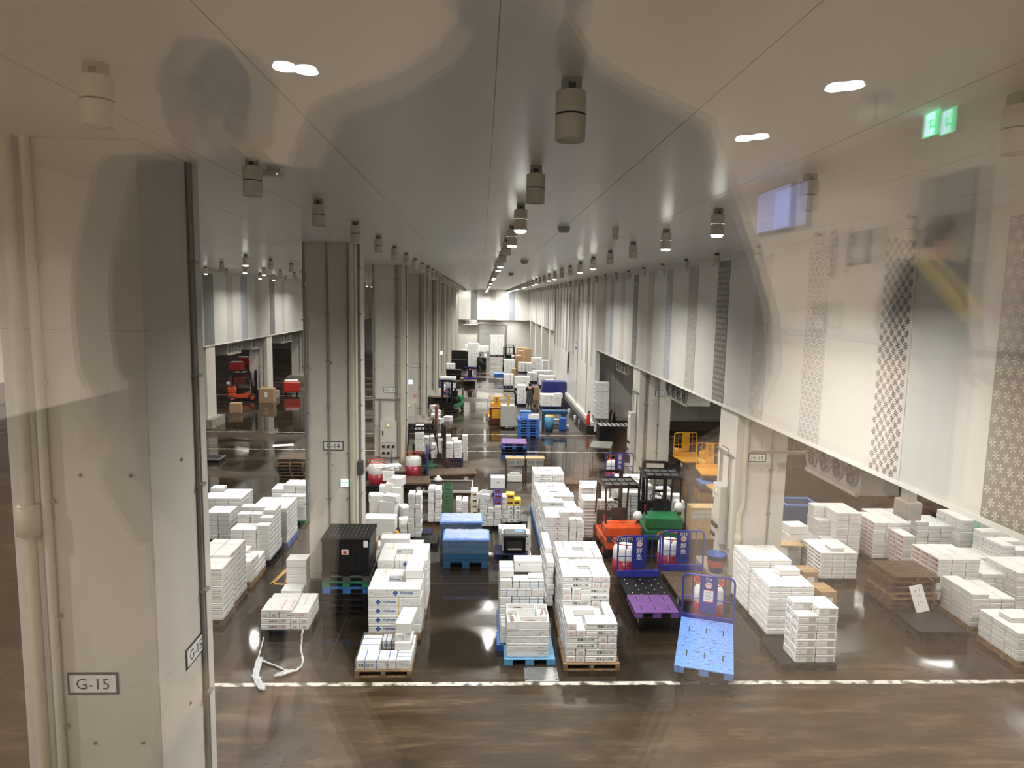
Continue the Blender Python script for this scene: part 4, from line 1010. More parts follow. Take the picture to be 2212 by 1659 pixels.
lstack('blue pallet stack left of G-14', (621.4, 1173), .14, 1097.7, 3, 4, .36, .3, 'darkmarks', 'dashmark', pal='blue', plabel='blue plastic pallet under the wide stack left of G-14 pillar')
lstack('stack half behind G-14', (660, 1125), .14, 1063, 3, 3, .40, .36, 'redmarks', '', hts=[[-2, -1, -1], [0, 1, 1], [0, 1, 1]], pal='green', plabel='green plastic pallet under the stack half behind G-14 pillar')
lstack('rear left stack at aisle edge', (523, 1142), .14, 1076.5, 3, 3, .42, .38, 'darkmarks', 'dashmark', hts=[[0, 0, 0], [0, 0, 0], [1, 0, 0]], plabel='wooden pallet under the rear left stack')
lstack('low middle stack at far left', (498, 1165), .14, 1107, 2, 2, .36, .34, 'darkmarks', 'dashmark', plabel='wooden pallet under the low middle stack at far left')

# --- right: plain white stacks by the H-14 pillar
R1y = G(1648, 1371, .14).y
pallet('black', 'black pallet under the near plain white stack by right pillar', 7.0, R1y - .02, S=1.08)
stack('near plain stack by H-14 pillar', 6.47, R1y, .14, 2, 4, 8, .52, .27, .142, front='notch', side='notch')
pallet('black', 'black pallet under the rear plain white stack by right pillar', 7.0, R1y + 1.17, S=1.08)
stack('rear plain stack by H-14 pillar', 6.47, R1y + 1.2, .14, 2, 4, 9, .52, .27, .142, front='', side='notch')
bx('foam_box', 'single plain foam box on top rear of near plain white stack', 6.47 + .72, R1y + .75, .14 + 8 * .142, .5, .3, .14, '', jit=0)
R2y = 13.5
pallet('black', 'black plastic pallet under the front right stack with blue stickers', 6.85, R2y - .05, S=1.16)
stack('front right stack with blue side stickers', 6.57, R2y, .14, 2, 2, [[6, 7], [7, 7]], .425, .30, .171, front='sticker', side='bluesticker', top='')
# right group, each given by its left front bottom corner
def rstack(desc, corner, z0, top_y, nx, ny, L, W, front, side, hts=None, H=None, pal='oldwood', plabel=None, zt=None, jit=.008):
    p = G(*corner, z0); z1 = GY(corner[0], top_y, p.y).z if zt is None else zt; n = max(1, round((z1 - z0) / (H or .13))); h = (z1 - z0) / n
    hh = n if hts is None else [[max(0, n + d) for d in r] for r in hts]
    if plabel: pallet(pal, plabel, p.x + nx * L / 2, p.y - .01, S=round(nx * L + .02, 2), D=round(ny * W + .01, 2))
    stack(desc, p.x, p.y, z0, nx, ny, hh, L, W, h, front=front, side=side, jit=jit, kind='lettered_box'); return p
rstack('stack right of H-14 pillar', (1770, 1250), .14, 1194, 3, 3, .34, .38, 'lines', 'darkband', H=.11, pal='black', plabel='black pallet under the stack right of H-14 pillar')
p = G(1770, 1250, .14); zt = GY(1770, 1194, p.y).z
bx('foam_box', 'single lidded foam box resting on the stack right of the H-14 pillar', p.x + .50, p.y + .3, zt, .34, .4, .1, 'lines', 'darkband', jit=0)
rstack('stepped tall stack behind right pillar', (1775, 1205), .14, 1108, 3, 3, .37, .36, 'redmarks', 'darkmarks', hts=[[-7, 0, 0], [-3, 0, 0], [0, 0, 0]], H=.115, plabel='wooden pallet under the stepped tall stack behind right pillar')
rstack('tall red-sided stack on the right', (1883, 1206), .14, 1129, 3, 3, .37, .36, 'lines', 'redband', H=.115, plabel='wooden pallet under the tall red-sided stack')
rstack('low red-sided stack behind', (1862, 1190), .14, 1160, 2, 2, .36, .34, '', 'redband', H=.115, plabel='wooden pallet under the low red-sided stack')
rstack('hidden rear stack with red side', (1882, 1176), .14, 1112, 3, 2, .37, .36, '', 'redband', H=.12, plabel='wooden pallet under rear red-sided stack')
rstack('small pair behind brown pallets', (1946, 1225), .14, 1158, 1, 3, .36, .34, 'lines', 'redband', H=.13, plabel='wooden pallet under the small pair behind brown pallets')
rstack('handwritten stack behind brown pallets', (1976, 1205), .14, 1136, 3, 3, .36, .36, 'pen', 'redmarks', hts=[[1, -0, -0], [0, 0, 0], [0, 0, 0]], H=.12, plabel='wooden pallet under the stack with handwritten ends')
rstack('tallest right stack', (2069, 1216), .14, 1124, 3, 3, .37, .38, 'pen', 'darkmarks', H=.12, plabel='wooden pallet under the tallest right stack')
rstack('film-wrapped right stack', (2020, 1296), .14, 1208, 3, 3, .365, .38, 'lines', 'redband', H=.115, plabel='wooden pallet under the film-wrapped right stack')
rstack('low stack behind seven-layer stack', (2116, 1300), .14, 1240, 2, 3, .36, .38, 'pen', 'redmarks', H=.12, plabel='wooden pallet under low stack behind seven-layer stack')
rstack('loose heap right of film-wrapped stack', (2100, 1262), .14, 1205, 2, 2, .38, .4, 'darkmarks', '', H=.13, plabel='wooden pallet under loose heap on the right')
rstack('right stack with red lettered sides', (2157, 1270), .14, 1179, 3, 3, .36, .38, 'pen', 'redmarks', hts=[[0, -1, -1], [0, 0, 0], [1, 1, 1]], H=.12, plabel='wooden pallet under the red lettered right stack')
rstack('edge stack with dark lettered fronts', (2192, 1318), .14, 1238, 2, 3, .5, .38, 'darkmarks', 'pen', H=.12, plabel='wooden pallet under the dark lettered edge stack')
rstack('seven-layer stack with red kana fronts', (2095.5, 1353.5), .14, 1284, 1, 3, .42, .38, 'redmarks2', '', H=.115, pal='wood', plabel='light wooden pallet under the seven-layer stack with red lettering')
p = G(2095.5, 1353.5, .14); zt = GY(2095.5, 1284, p.y).z
stack('film-wrapped right half of seven-layer stack', p.x + .43, p.y + .02, .14, 2, 3, 6, .30, .38, (zt - .14) / 7, front='studs')
rstack('nearest edge stack at lower right', (2196, 1429), .14, 1368.6, 2, 3, .5, .40, 'redmarks2', '', hts=[[0, 0], [-0, 0], [0, 0]], H=.12, pal='wood', plabel='wooden pallet under the nearest edge stack at lower right')
p = G(2196, 1429, .14); zt = GY(2196, 1368.6, p.y).z
bx('foam_box', 'foam box with red lettering lying on top of the nearest edge stack', p.x + .55, p.y + .7, zt, .7, .38, .1, 'redmarks2', 'redmarks', jit=0)
# slanted pile by the right pillar
p = G(1735, 1262, 0)
for i in range(5):
    bx('foam_box', 'white foam box in the leaning column behind stack right of H-14 pillar, %s up' % ORD[i], p.x + .35, p.y + 1.5, .02 + i * .24, .55, .5, .23, '', jit=.02, rot=.08)

# --- middle ground: columns of small boxes on low pallets
def colm(desc, xl, xr, yb, yt, z0, n, depth, front='', right='', top='', kind='foam_box', mm=None, box='white foam box', jit=.012, side=''):
    a, b = G(xl, yb, z0), G(xr, yb, z0); zt = GY((xl + xr) / 2, yt, a.y).z; h = (zt - z0) / n
    for k in range(n):
        bx(kind, '%s, %s, %s' % (box, lay(k, n), desc), (a.x + b.x) / 2, a.y + depth / 2, z0 + k * h, b.x - a.x - .01, depth, h - .006, front, side, top, 0, jit, right, None, mm)
    return a.x, b.x, a.y, zt, h
colm('left column of twin tower with blue sides', 881, 895.5, 1160, 1067, .14, 9, .5, 'scribble', '')
colm('right column of twin tower with blue sides', 896.5, 910, 1160, 1068, .14, 9, .5, 'scribble', 'blueside')
colm('short column left of twin tower', 864, 879.5, 1160, 1131, .14, 2, .45, 'scribble')
colm('left column of rear twin tower', 924, 938, 1127, 1055, .14, 7, .55, 'pen')
colm('right column of rear twin tower', 939, 953, 1127, 1057, .14, 7, .55, 'pen')
colm('left of twin column beside green crates', 984.6, 996.5, 1123, 1080, .14, 5, .55, '')
colm('right of twin column beside green crates', 997.5, 1010, 1123, 1082, .14, 5, .55, '')
colm('tall narrow column in mid clutter', 1016, 1032, 1127, 1062, .14, 5, .6, 'yellowband')
colm('column with open tray on it', 1036, 1051, 1137, 1079, .14, 5, .5, 'scribble')
colm('column right of the open tray', 1052, 1066, 1137, 1097, .14, 4, .5, 'scribble')
xa, xb_, yv, zt, h = colm('column below violet cartons', 1067.5, 1081.5, 1137, 1093, .14, 3, .45, 'scribble')
colm('stack under the big white box', 1068, 1081, G(1075, 1137, .14) and 1093, 1062, zt, 3, .4, '', kind='violet_carton', mm=M_violet, box='violet carton') if False else None
for k in range(3): bx('violet_carton', 'violet carton, %s, under the big white box' % lay(k, 3), (xa + xb_) / 2, yv + .24, zt + k * .19, .28, .4, .185, 'darkbadge', mm=M_violet, jit=.01)
bx('foam_box', 'big white foam box balanced on the violet cartons', (xa + xb_) / 2 - .01, yv + .25, zt + .57, .46, .42, .36, 'tinymark', jit=0)
colm('pink-marked column left of yellow cartons', 1082.5, 1094, 1129, 1073, .14, 6, .45, 'pinkdots')
xa, xb_, yv, zt, h = colm('column below two yellow cartons', 1095, 1108, 1129, 1093, .14, 4, .42, 'badge')
for k in range(2): bx('yellow_carton', 'yellow carton, %s of the pair' % ('lower', 'upper')[k], (xa + xb_) / 2, yv + .2, zt + k * .2, .27, .36, .195, 'darkbadge', mm=M_yel, jit=.006)
xa, xb_, yv, zt, h = colm('column below the single yellow carton', 1109.5, 1122, 1129, 1093, .14, 4, .42, 'badge')
bx('yellow_carton', 'single yellow carton at the right end of mid clutter', (xa + xb_) / 2, yv + .2, zt, .27, .36, .21, 'darkbadge', mm=M_yel, jit=0)
for (lab, cx_, py) in (('navy pallet under the twin tower with blue sides', 893, 1166), ('dark pallet under the rear twin tower', 938, 1133), ('dark pallet under the columns beside green crates', 1004, 1130), ('dark pallet under the open tray columns', 1056, 1143), ('dark pallet under the yellow carton columns', 1104, 1134)):
    p = G(cx_, py, 0); pallet('navy' if 'navy' in lab else 'grey', lab, p.x, p.y, S=1.1, D=.75)
p = GY(1048, 1079, G(1043, 1137, .14).y); fish_tray('open pinkish foam tray on top of a mid clutter column', p.x + .02, p.y + .3, p.z + .005, .6, .45, R(70))
# left heap of mixed boxes by the G-14 pillar
heap = [(818, 1178, 0, .9, .5, .42, 'salmon', -4, 'holmoy', 'under the long plain box'), (820, 1178, .42, .95, .5, .42, 'plain', -2, '', 'long plain box with blue print'), (815, 1204, 0, .6, .45, .35, 'plain', 0, '', 'lowest at the front of heap'),
        (812, 1130, 0, .5, .5, .75, 'plain', 10, '', 'tall at heap left'), (840, 1135, 0, .55, .5, .8, 'plain', -15, '', 'tall in heap centre'), (813, 1130, .75, .45, .35, .2, 'plain', 15, 'scribble', 'with inked end on heap left'), (845, 1135, .8, .5, .35, .2, 'plain', -20, '', 'tilted in heap centre'),
        (828, 1112, 0, .3, .4, 1.0, 'plain', 3, '', 'slim upright at heap left'), (842, 1112, 0, .3, .45, 1.1, 'plain', 0, 'scribble', 'slim upright with inked marks'), (857, 1114, 0, .32, .5, 1.0, 'plain', -4, 'scribble', 'slim upright at heap right'), (858, 1112, 1.0, .42, .5, .3, 'plain', -12, '', 'topmost at heap right'),
        (838, 1105, 1.1, .4, .5, .35, 'plain', 5, 'scribble', 'under the loose lids'), (872, 1135, 0, .3, .5, .6, 'plain', 25, '', 'leaning by twin tower'), (871, 1153, 0, .3, .4, .45, 'plain', 10, '', 'crumpled beside twin tower'),
        (812, 1095, .2, .55, .4, .25, 'plain', 5, '', 'shallow with orange contents')]
for i, (px_, py_, z0, L, W, H, kd, rz, fr, wd) in enumerate(heap):
    p = G(px_, py_, 0); bx('foam_box', 'white foam box, %s, heap right of G-14 pillar' % wd, p.x, p.y + W / 2, z0, L, W, H, fr, rot=R(rz), jit=0)
p = G(838, 1105, 0)
for i in range(4):
    tag(MB().box(-.3, .3, -.2, .2, 0, .035, M_foam, c=.006).build('foam_cover', None, (p.x + (.05, -.06, .03, .1)[i], p.y + .3, 1.455 + i * .04), R((8, -14, 4, 22)[i])), 'white foam lid on top of the heap, %s from below' % ORD[i], 'lid', 'lids on the heap')
colm('wide box behind third emblem stack', 852, 912, 1206, 1178, 0, 4, .5, '')
# white boxes round the black machine
colm('rear row behind black machine', 1077, 1137, 1185, 1141, 0, 3, .42, '', kind='salmon_box', box='long white foam box')
colm('lettered row behind black machine', 1085, 1145, 1200, 1152, 0, 3, .42, 'cermaq', kind='salmon_box', box='long white foam box')
# stacks round the forklifts
p = G(1257, 1160, .14); pallet('navy', 'navy pallet under the stack left of the orange forklift', p.x + .5, p.y - .02)
stack('left of the orange forklift', p.x, p.y, .14, 2, 3, [[11, 11], [11, 11], [13, 11]], .5, .36, .108, front='darkband')
stack('rear stack beyond orange forklift', p.x + .15, p.y + 1.3, .14, 3, 2, 12, .36, .36, .108, front='darkmarks')
p = G(1345, 1150, .14); stack('between the two forklifts', p.x, p.y + .6, .14, 3, 3, [[10, 10, 12], [10, 12, 13], [13, 13, 13]], .36, .38, .115, front='darkmarks', side='dashmark')
p = G(1398, 1150, .14); stack('behind the green forklift', p.x + .3, p.y + 1.0, .14, 3, 2, [[7, 8, 6], [9, 9, 7]], .4, .36, .12, front='redmarks')
pallet('grey', 'dark pallet under the boxes between the two forklifts', G(1345, 1150, .14).x + .54, G(1345, 1150, .14).y + .58)
pallet('grey', 'dark pallet under the boxes behind the green forklift', G(1398, 1150, .14).x + .9, G(1398, 1150, .14).y + .98, S=1.2)
# boxes on the forks of the left green forklift
for i, (xl, xr, yt, n) in enumerate(((931, 945, 960, 3), (946, 962, 951, 4), (963, 979, 958, 3), (980, 997, 955, 3))):
    colm('front row column %s on dark pallets behind turret truck' % ORD[i], xl, xr, 990, yt, .75, n, .45, 'tinymark')
for i, (xl, xr, yt, n) in enumerate(((915, 927, 944, 4), (928, 942, 943, 4), (945, 957, 940, 4), (958, 973, 941, 4), (975, 989, 948, 4))):
    colm('rear row column %s on dark pallets behind turret truck' % ORD[i], xl, xr, 981, yt, .75, n, .45, 'tinymark')
colm('tall column at right of the dark pallets', 998, 1009.5, 996, 941, .30, 6, .4, '')
for k in range(5):
    p = G(967, 1028, 0); pallet('navy', 'navy plastic pallet, %s of the pile behind green forklift' % ('lowest', 'second', 'third', 'fourth', 'topmost')[k], p.x, p.y, k * .15, S=1.25)
colm('red-marked tall boxes behind left forklift', 896, 914, 975, 921, 0, 4, .6, 'scribble', 'redband')

# --- far aisle: rows of pale stacks
def far_stack(desc, xl, xr, yb, yt, depth, ny=2, nx=3, front='tinymark', H=.16, pal='navy'):
    a, b = G(xl, yb, .14), G(xr, yb, .14); zt = GY(xl, yt, a.y).z; n = max(2, round((zt - .14) / H)); h = (zt - .14) / n
    pallet(pal, 'dark pallet under the %s' % desc, (a.x + b.x) / 2, a.y - .02, S=round(b.x - a.x, 2), D=depth)
    stack(desc, a.x, a.y, .14, nx, ny, n, (b.x - a.x) / nx, depth / ny, h, front=front, jit=.012)
far_stack('far stack in front of blue pallet', 1088, 1109, 833, 809, 1.1)
far_stack('far tall aisle-edge stack', 1089, 1112, 806, 778, 1.1)
far_stack('far middle stack of pale boxes', 1112, 1144, 838, 814, 1.1, 2, 4)
far_stack('far stack behind the standing worker', 1117, 1136, 872, 833, 1.1, 2, 3)
far_stack('far broad stack nearest the wall bins', 1168, 1212, 878, 853, 1.1, 2, 4)
far_stack('far stack top right of the row', 1148, 1170, 800, 773, 1.1)
far_stack('far stack by the wall, right end', 1171, 1192, 802, 779, 1.1)
far_stack('far low stack under grey crates', 1150, 1198, 815, 801, 1.0, 2, 4)
far_stack('far stack with red print in the middle', 1120, 1134, 803, 783, 1.0, 2, 2, 'redmarks')
far_stack('far stack by the right wall curb', 1165, 1198, 832, 812, 1.1, 2, 4)
far_stack('far stack right of the red print one', 1135, 1148, 803, 784, 1.0, 2, 2)
far_stack('far wide stack before the right wall', 1180, 1197, 845, 822, 1.0, 2, 2)
far_stack('far pile at left of aisle end', 987, 1000, 785, 758, 1.2, 2, 2)
far_stack('far big pile at aisle end', 1010, 1033, 792, 742, 1.4, 2, 3, 'redmarks')
far_stack('far right half of big pile', 1033, 1045, 786, 750, 1.2, 2, 2)
far_stack('far white stack on blue crates by shutter', 1059, 1088, 766, 724, 1.2, 1, 5)
far_stack('far stack by left pillars', 958, 983, 808, 786, 1.0, 2, 2)
far_stack('far stack behind second green forklift', 950, 985, 838, 815, 1.0, 1, 3)
far_stack('far small boxes on cart by pillar', 935, 957, 862, 839, .8, 1, 2)
far_stack('far row left of the wall hoses', 1140, 1160, 823, 805, 1.0, 2, 2)
for i in range(26):
    px_ = 1002 + (i * 37 % 44); lv = i % 4
    p = G(px_, 792 - (i * 13 % 9), 0); bx('foam_box', 'far white foam box in heap at aisle end, %s level, %s' % (('ground', 'second', 'third', 'highest')[lv], ORD[i]), p.x, p.y, lv * .55, .9, .8, .55, 'redmarks' if i % 6 == 0 else '', rot=R(29 * i % 50 - 25), jit=0)
for i, (px_, py_, z0, s_, wd) in enumerate(((1258, 915, 0, .45, 'lowest by the wall curb'), (1262, 900, .3, .4, 'second by the wall curb'), (1265, 890, .7, .38, 'high by the wall curb'), (1275, 925, 0, .5, 'in front of curb boxes'), (1279, 905, .3, .5, 'right of curb boxes'), (1246, 905, 0, .35, 'left of curb boxes'), (1232, 890, 0, .35, 'alone on wet floor by wall'), (1223, 925, 0, .3, 'upright beside the blue bin'), (1202, 916, 0, .5, 'on floor under blue table'), (1205, 887, .9, .5, 'on the blue table'))):
    p = G(px_, py_, 0); bx('foam_box', 'small white foam box, %s' % wd, p.x, p.y, z0, s_, s_ * .8, s_ * .62, '', rot=R(13 * i % 40 - 20), jit=0)
# stack on the trolley by the wall corner
colm('tall stack with blue side on trolley by wall corner', 1284, 1314, 904, 826, 1.0, 8, .45, 'tinymark', '', side='blueside')
# left end heap and cart boxes
for i, (px_, py_, s_, wd) in enumerate(((940, 905, .5, 'front, by red barrier'), (944, 897, .5, 'behind red barrier'), (938, 885, .5, 'rear by pillar'), (950, 915, .4, 'with red label by pallets'), (968, 910, .5, 'on wood beside pallets'))):
    p = G(px_, py_, 0); bx('foam_box', 'small white foam box, %s' % wd, p.x, p.y, 0, s_, s_ * .9, .32, 'redmarks' if i > 2 else '', rot=R(17 * i), jit=0)

# ------------------------------------------------------------------ printing on the boxes
def marks(m, o, u, v, W, H, n, mm, r2, h=.5):
    for i in range(n):
        a = -W / 2 + (i + .5) * W / n; hh = H * h * r2.uniform(.6, .95); ww = W / n * .34
        for _ in range(3):
            aa, bb = a + r2.uniform(-ww, ww) * .5, r2.uniform(-hh, hh) * .4
            if r2.random() < .5: q = ((aa - ww, bb - hh * .05), (aa + ww, bb - hh * .05), (aa + ww, bb + hh * .05), (aa - ww, bb + hh * .05))
            else: q = ((aa - ww * .11, bb - hh * .4), (aa + ww * .11, bb - hh * .4), (aa + ww * .11, bb + hh * .4), (aa - ww * .11, bb + hh * .4))
            m.poly([o + u * x + v * y for x, y in q], mm)
def rect(m, o, u, v, x0, x1, y0, y1, mm): m.poly([o + u * x0 + v * y0, o + u * x1 + v * y0, o + u * x1 + v * y1, o + u * x0 + v * y1], mm)
def petals(m, o, u, v, s, mm):
    for dx, dy in ((0, .3), (0, -.3), (.3, 0), (-.3, 0)):
        m.poly([o + u * ((dx + math.cos(a) * .26) * s) + v * ((dy + math.sin(a) * .26) * s) for a in [i * math.pi / 4 for i in range(8)]], mm)
NUMS = ['4.7', '4.9', '4.3', '5.8', '3.8', '5.4']
def draw(m, st, o, u, v, W, H, seed):
    r2 = random.Random(seed); n = u.cross(v)
    if not st: return
    o = o + n * .0022
    if st == 'kanji': m.text('海昇カンパチ', o + u * W * .12, u, v, min(H * .42, W * .09), M_ink, .018)
    elif st.startswith('num'):
        mm = M_red if st.startswith('numr') else M_pink
        m.text(NUMS[int(st[-1])], o - v * H * .02, u, v, H * .34, mm, .018); rect(m, o, u, v, -W * .28, W * .3, -H * .30, -H * .26, mm)
    elif st == 'redkana': m.text('垂水産', o - u * W * .14, u, v, H * .26, M_ink, .018); m.text('カンパチ', o + u * W * .16, u, v, H * .46, M_red, .018)
    elif st == 'redlogo':
        marks(m, o + u * .02 - v * H * .05, u, v, min(.2, W * .3), H, 5, M_red, r2, .5); m.poly([o + u * .02 + u * (math.cos(a) * .022) + v * (H * .28 + math.sin(a) * .018) for a in [i * math.pi / 4 for i in range(8)]], M_red)
    elif st == 'smallgrey': rect(m, o, u, v, -W * .18, W * .14, -.004, .004, M_grey); 
    elif st == 'scribble': marks(m, o, u, v, W * .6, H, 4, M_lgrey, r2, .5)
    elif st == 'marker': marks(m, o + u * W * .33, u, v, .13, H, 2, M_ink, r2, .4)
    elif st == 'strap' or st == 'bluestrap2':
        for a in (-.28, .05, .33): rect(m, o, u, v, a * W - .009, a * W + .009, -H / 2, H / 2, M_strap)
    elif st == 'greylabel': rect(m, o, u, v, W * .05, W * .38, -H * .3, -H * .05, M_pipe); marks(m, o + u * W * .2 - v * H * .18, u, v, W * .25, H * .3, 3, M_grey, r2)
    elif st == 'bluestrap': rect(m, o, u, v, -W / 2, W / 2, -H * .18, -H * .18 + .016, M_strap); rect(m, o, u, v, -W / 2, W / 2, H * .2, H * .2 + .016, M_strap)
    elif st == 'ystrap': rect(m, o, u, v, -W * .18, -W * .18 + .018, -H / 2, H / 2, M_ystrap)
    elif st == 'bluedot': rect(m, o, u, v, -W * .35, -W * .30, H * .1, H * .25, M_blue)
    elif st in ('huon', 'huon2'):
        m.text('HUON', o - u * W * (.25 if st == 'huon' else .02) - v * H * .05, u, v, H * .34, M_ink, .018); marks(m, o + u * W * .28 - v * H * .05, u, v, W * .12, H, 2, M_ink, r2, .4)
        for a in (-.28, .02, .3): rect(m, o + n * .001, u, v, a * W - .009, a * W + .009, -H / 2, H / 2, M_strap)
    elif st.startswith('holmoy'):
        s = {'holmoy_l': .02, 'holmoy': .04, 'holmoy_y': .06}[st]
        petals(m, o + u * (W * (s - .24)), u, v, H * .5, M_blue); m.text('Holmøy', o + u * W * (s + .08), u, v, H * .42, M_blue, .018)
        marks(m, o - u * W * .43, u, v, .05, H * .5, 2, M_grey, r2)
        if st == 'holmoy_y': rect(m, o, u, v, -W * .36, -W * .36 + .016, -H / 2, H / 2, M_ystrap)
        if st == 'holmoy_l': rect(m, o, u, v, W * .36, W * .36 + .016, -H / 2, H / 2, M_ystrap)
    elif st == 'moy': m.text('møy', o + v * .01, u, v, H * .38, M_grey, .018)
    elif st == 'greyprint': marks(m, o + u * W * .1 - v * H * .12, u, v, W * .5, H * .5, 4, M_grey, r2, .6); marks(m, o - u * W * .3 + v * H * .1, u, v, W * .2, H * .5, 2, M_ink, r2)
    elif st == 'rstick': marks(m, o, u, v, .2, H, 3, M_grey, r2, .4)
    elif st == 'inkchars': marks(m, o - v * .01, u, v, W * .6, H, 3, M_ink, r2, .75)
    elif st == 'inktop': marks(m, o + u * W * .1 + v * H * .2, u, v, W * .5, .1, 3, M_blue, r2, .8); marks(m, o + u * W * .1 + v * H * .05, u, v, W * .5, .1, 3, M_blue, r2, .8)
    elif st == 'pinklabel': rect(m, o, u, v, W * .12, W * .15, -H * .4, H * .4, M_pink); rect(m, o, u, v, W * .42, W * .45, -H * .4, H * .4, M_pink); marks(m, o + u * W * .36 + v * H * .1, u, v, W * .12, H * .5, 2, M_pink, r2, 1)
    elif st == 'bluelabel': marks(m, o + u * W * .15 + v * H * .1, u, v, W * .5, .14, 3, M_strap, r2, .8); marks(m, o - u * W * .2 + v * H * .1, u, v, W * .3, .1, 3, M_pink, r2, .6)
    elif st == 'redmarks':
        if seed % 5 < 3: marks(m, o + v * .002, u, v, min(.2, W * .5), H, 5, M_red, r2, .36)
    elif st == 'redmarks2': marks(m, o - u * W * .02, u, v, min(.12, W * .3), H, 4, M_ink, r2, .42); marks(m, o + u * W * .24, u, v, min(.12, W * .3), H, 4, M_red, r2, .42)
    elif st == 'darkmarks':
        if seed % 5 < 2: marks(m, o - u * W * .1, u, v, min(.16, W * .45), H, 4, M_grey, r2, .36)
    elif st == 'dashmark': rect(m, o, u, v, -.09, .07, -H * .02, H * .10, M_grey); rect(m, o, u, v, .075, .10, -H * .06, H * .18, M_ink)
    elif st == 'darkband': rect(m, o, u, v, -W * .38, W * .36, -H * .15, H * .18, M_grey); rect(m, o, u, v, W * .2, W * .36, -H * .15, H * .18, M_ink)
    elif st == 'redband': 
        for q in (-.16, .02, .2): rect(m, o, u, v, -W * .38, W * .30, H * (q - .06), H * (q + .06), M_pink)
        rect(m, o, u, v, W * .30, W * .40, -H * .2, H * .26, M_red)
    elif st == 'faintnum': marks(m, o + u * W * .3, u, v, .06, H, 2, M_faint_ink, r2, .4)
    elif st == 'pen': marks(m, o + u * W * .25, u, v, .09, H, 2, M_lgrey, r2, .5)
    elif st == 'lines': rect(m, o, u, v, -W * .3, W * .3, H * .12, H * .12 + .005, M_faint_ink); rect(m, o, u, v, -W * .2, W * .2, -H * .2, -H * .2 + .006, M_faint_ink)
    elif st == 'notch': rect(m, o, u, v, -.03, .03, H * .36, H * .46, M_faint_ink)
    elif st == 'studs':
        for a in (-.36, .36): rect(m, o, u, v, a * W - .012, a * W + .012, H * .05, H * .25, M_white)
        rect(m, o, u, v, W * .1, W * .3, -.2 * H, 0, M_faint_ink)
    elif st == 'sticker': marks(m, o - u * W * .3, u, v, .06, H * .5, 2, M_ink, r2, .6); rect(m, o, u, v, W * .05, W * .38, -H * .32, H * .3, M_faint_ink); marks(m, o + u * W * .22, u, v, W * .28, H * .8, 4, M_grey, r2, .9)
    elif st == 'bluesticker': marks(m, o, u, v, .18, H, 3, M_blue, r2, .8)
    elif st == 'blueside': rect(m, o, u, v, -W * .15, W * .2, -H * .3, H * .35, M_strap)
    elif st == 'yellowband': rect(m, o, u, v, -W * .4, W * .4, -H * .2, H * .2, M_ystrap); rect(m, o + n * .001, u, v, -W * .1, W * .35, -H * .12, H * .12, M_ink)
    elif st == 'tinymark': rect(m, o, u, v, -.03, .05, H * .0, H * .12, M_grey)
    elif st == 'pinkdots': rect(m, o, u, v, -W * .35, -W * .2, -H * .1, H * .2, M_pink); rect(m, o, u, v, -W * .35, W * .2, -H * .3, -H * .25, M_pink)
    elif st == 'badge': m.poly([o + u * (W * .2 + math.cos(a) * .04) + v * (math.sin(a) * .04) for a in [i * math.pi / 4 for i in range(8)]], M_grey)
    elif st == 'darkbadge': rect(m, o, u, v, -W * .3, W * .3, -H * .2, H * .2, M_ink); rect(m, o + n * .001, u, v, -W * .22, W * .1, -H * .06, H * .08, M_red)
    elif st == 'cermaq': m.text('CERMAQ', o - v * H * .05, u, v, H * .32, M_teal, .018); rect(m, o, u, v, W * .38, W * .43, 0, H * .2, M_red)
M_faint_ink = mat('faint_ink', (.55, .54, .52), .6)
BX = Vector((1, 0, 0)); BY = Vector((0, 1, 0)); BZ = Vector((0, 0, 1))
def box_parts(s, lid):
    """body (and lid) of one box as mesh builders, origin at the middle of its bottom"""
    L, W, H = s['L'] / 2, s['W'] / 2, s['H']; mm = s['mm'] or M_foam; seed = hash((round(s['x'], 2), round(s['y'], 2), round(s['z'], 2))) & 0xffff
    m = MB(); md = None; c = min(.012, H * .1)
    if lid:
        zl = H * .70; m.box(-L, L, -W, W, 0, zl - .004, mm, c=c); md = MB().box(-L - .002, L + .002, -W - .002, W + .002, zl, H, mm, c=c); m.box(-L + .012, L - .012, -W + .012, W - .012, zl - .02, zl + .01, mm)
    else: m.box(-L, L, -W, W, 0, H, mm, c=c)
    t = md or m; e = .002 if lid else 0
    draw(m, s['front'], Vector((0, -W - e, H / 2)), BX, BZ, 2 * L, H, seed)
    draw(m, s['side'], Vector((-L - e, 0, H / 2)), -BY, BZ, 2 * W, H, seed + 1)
    draw(m, s['right'], Vector((L + e, 0, H / 2)), BY, BZ, 2 * W, H, seed + 2)
    draw(t, s['top'], Vector((0, 0, H)), BX, BY, 2 * L, 2 * W, seed + 3)
    return m, md
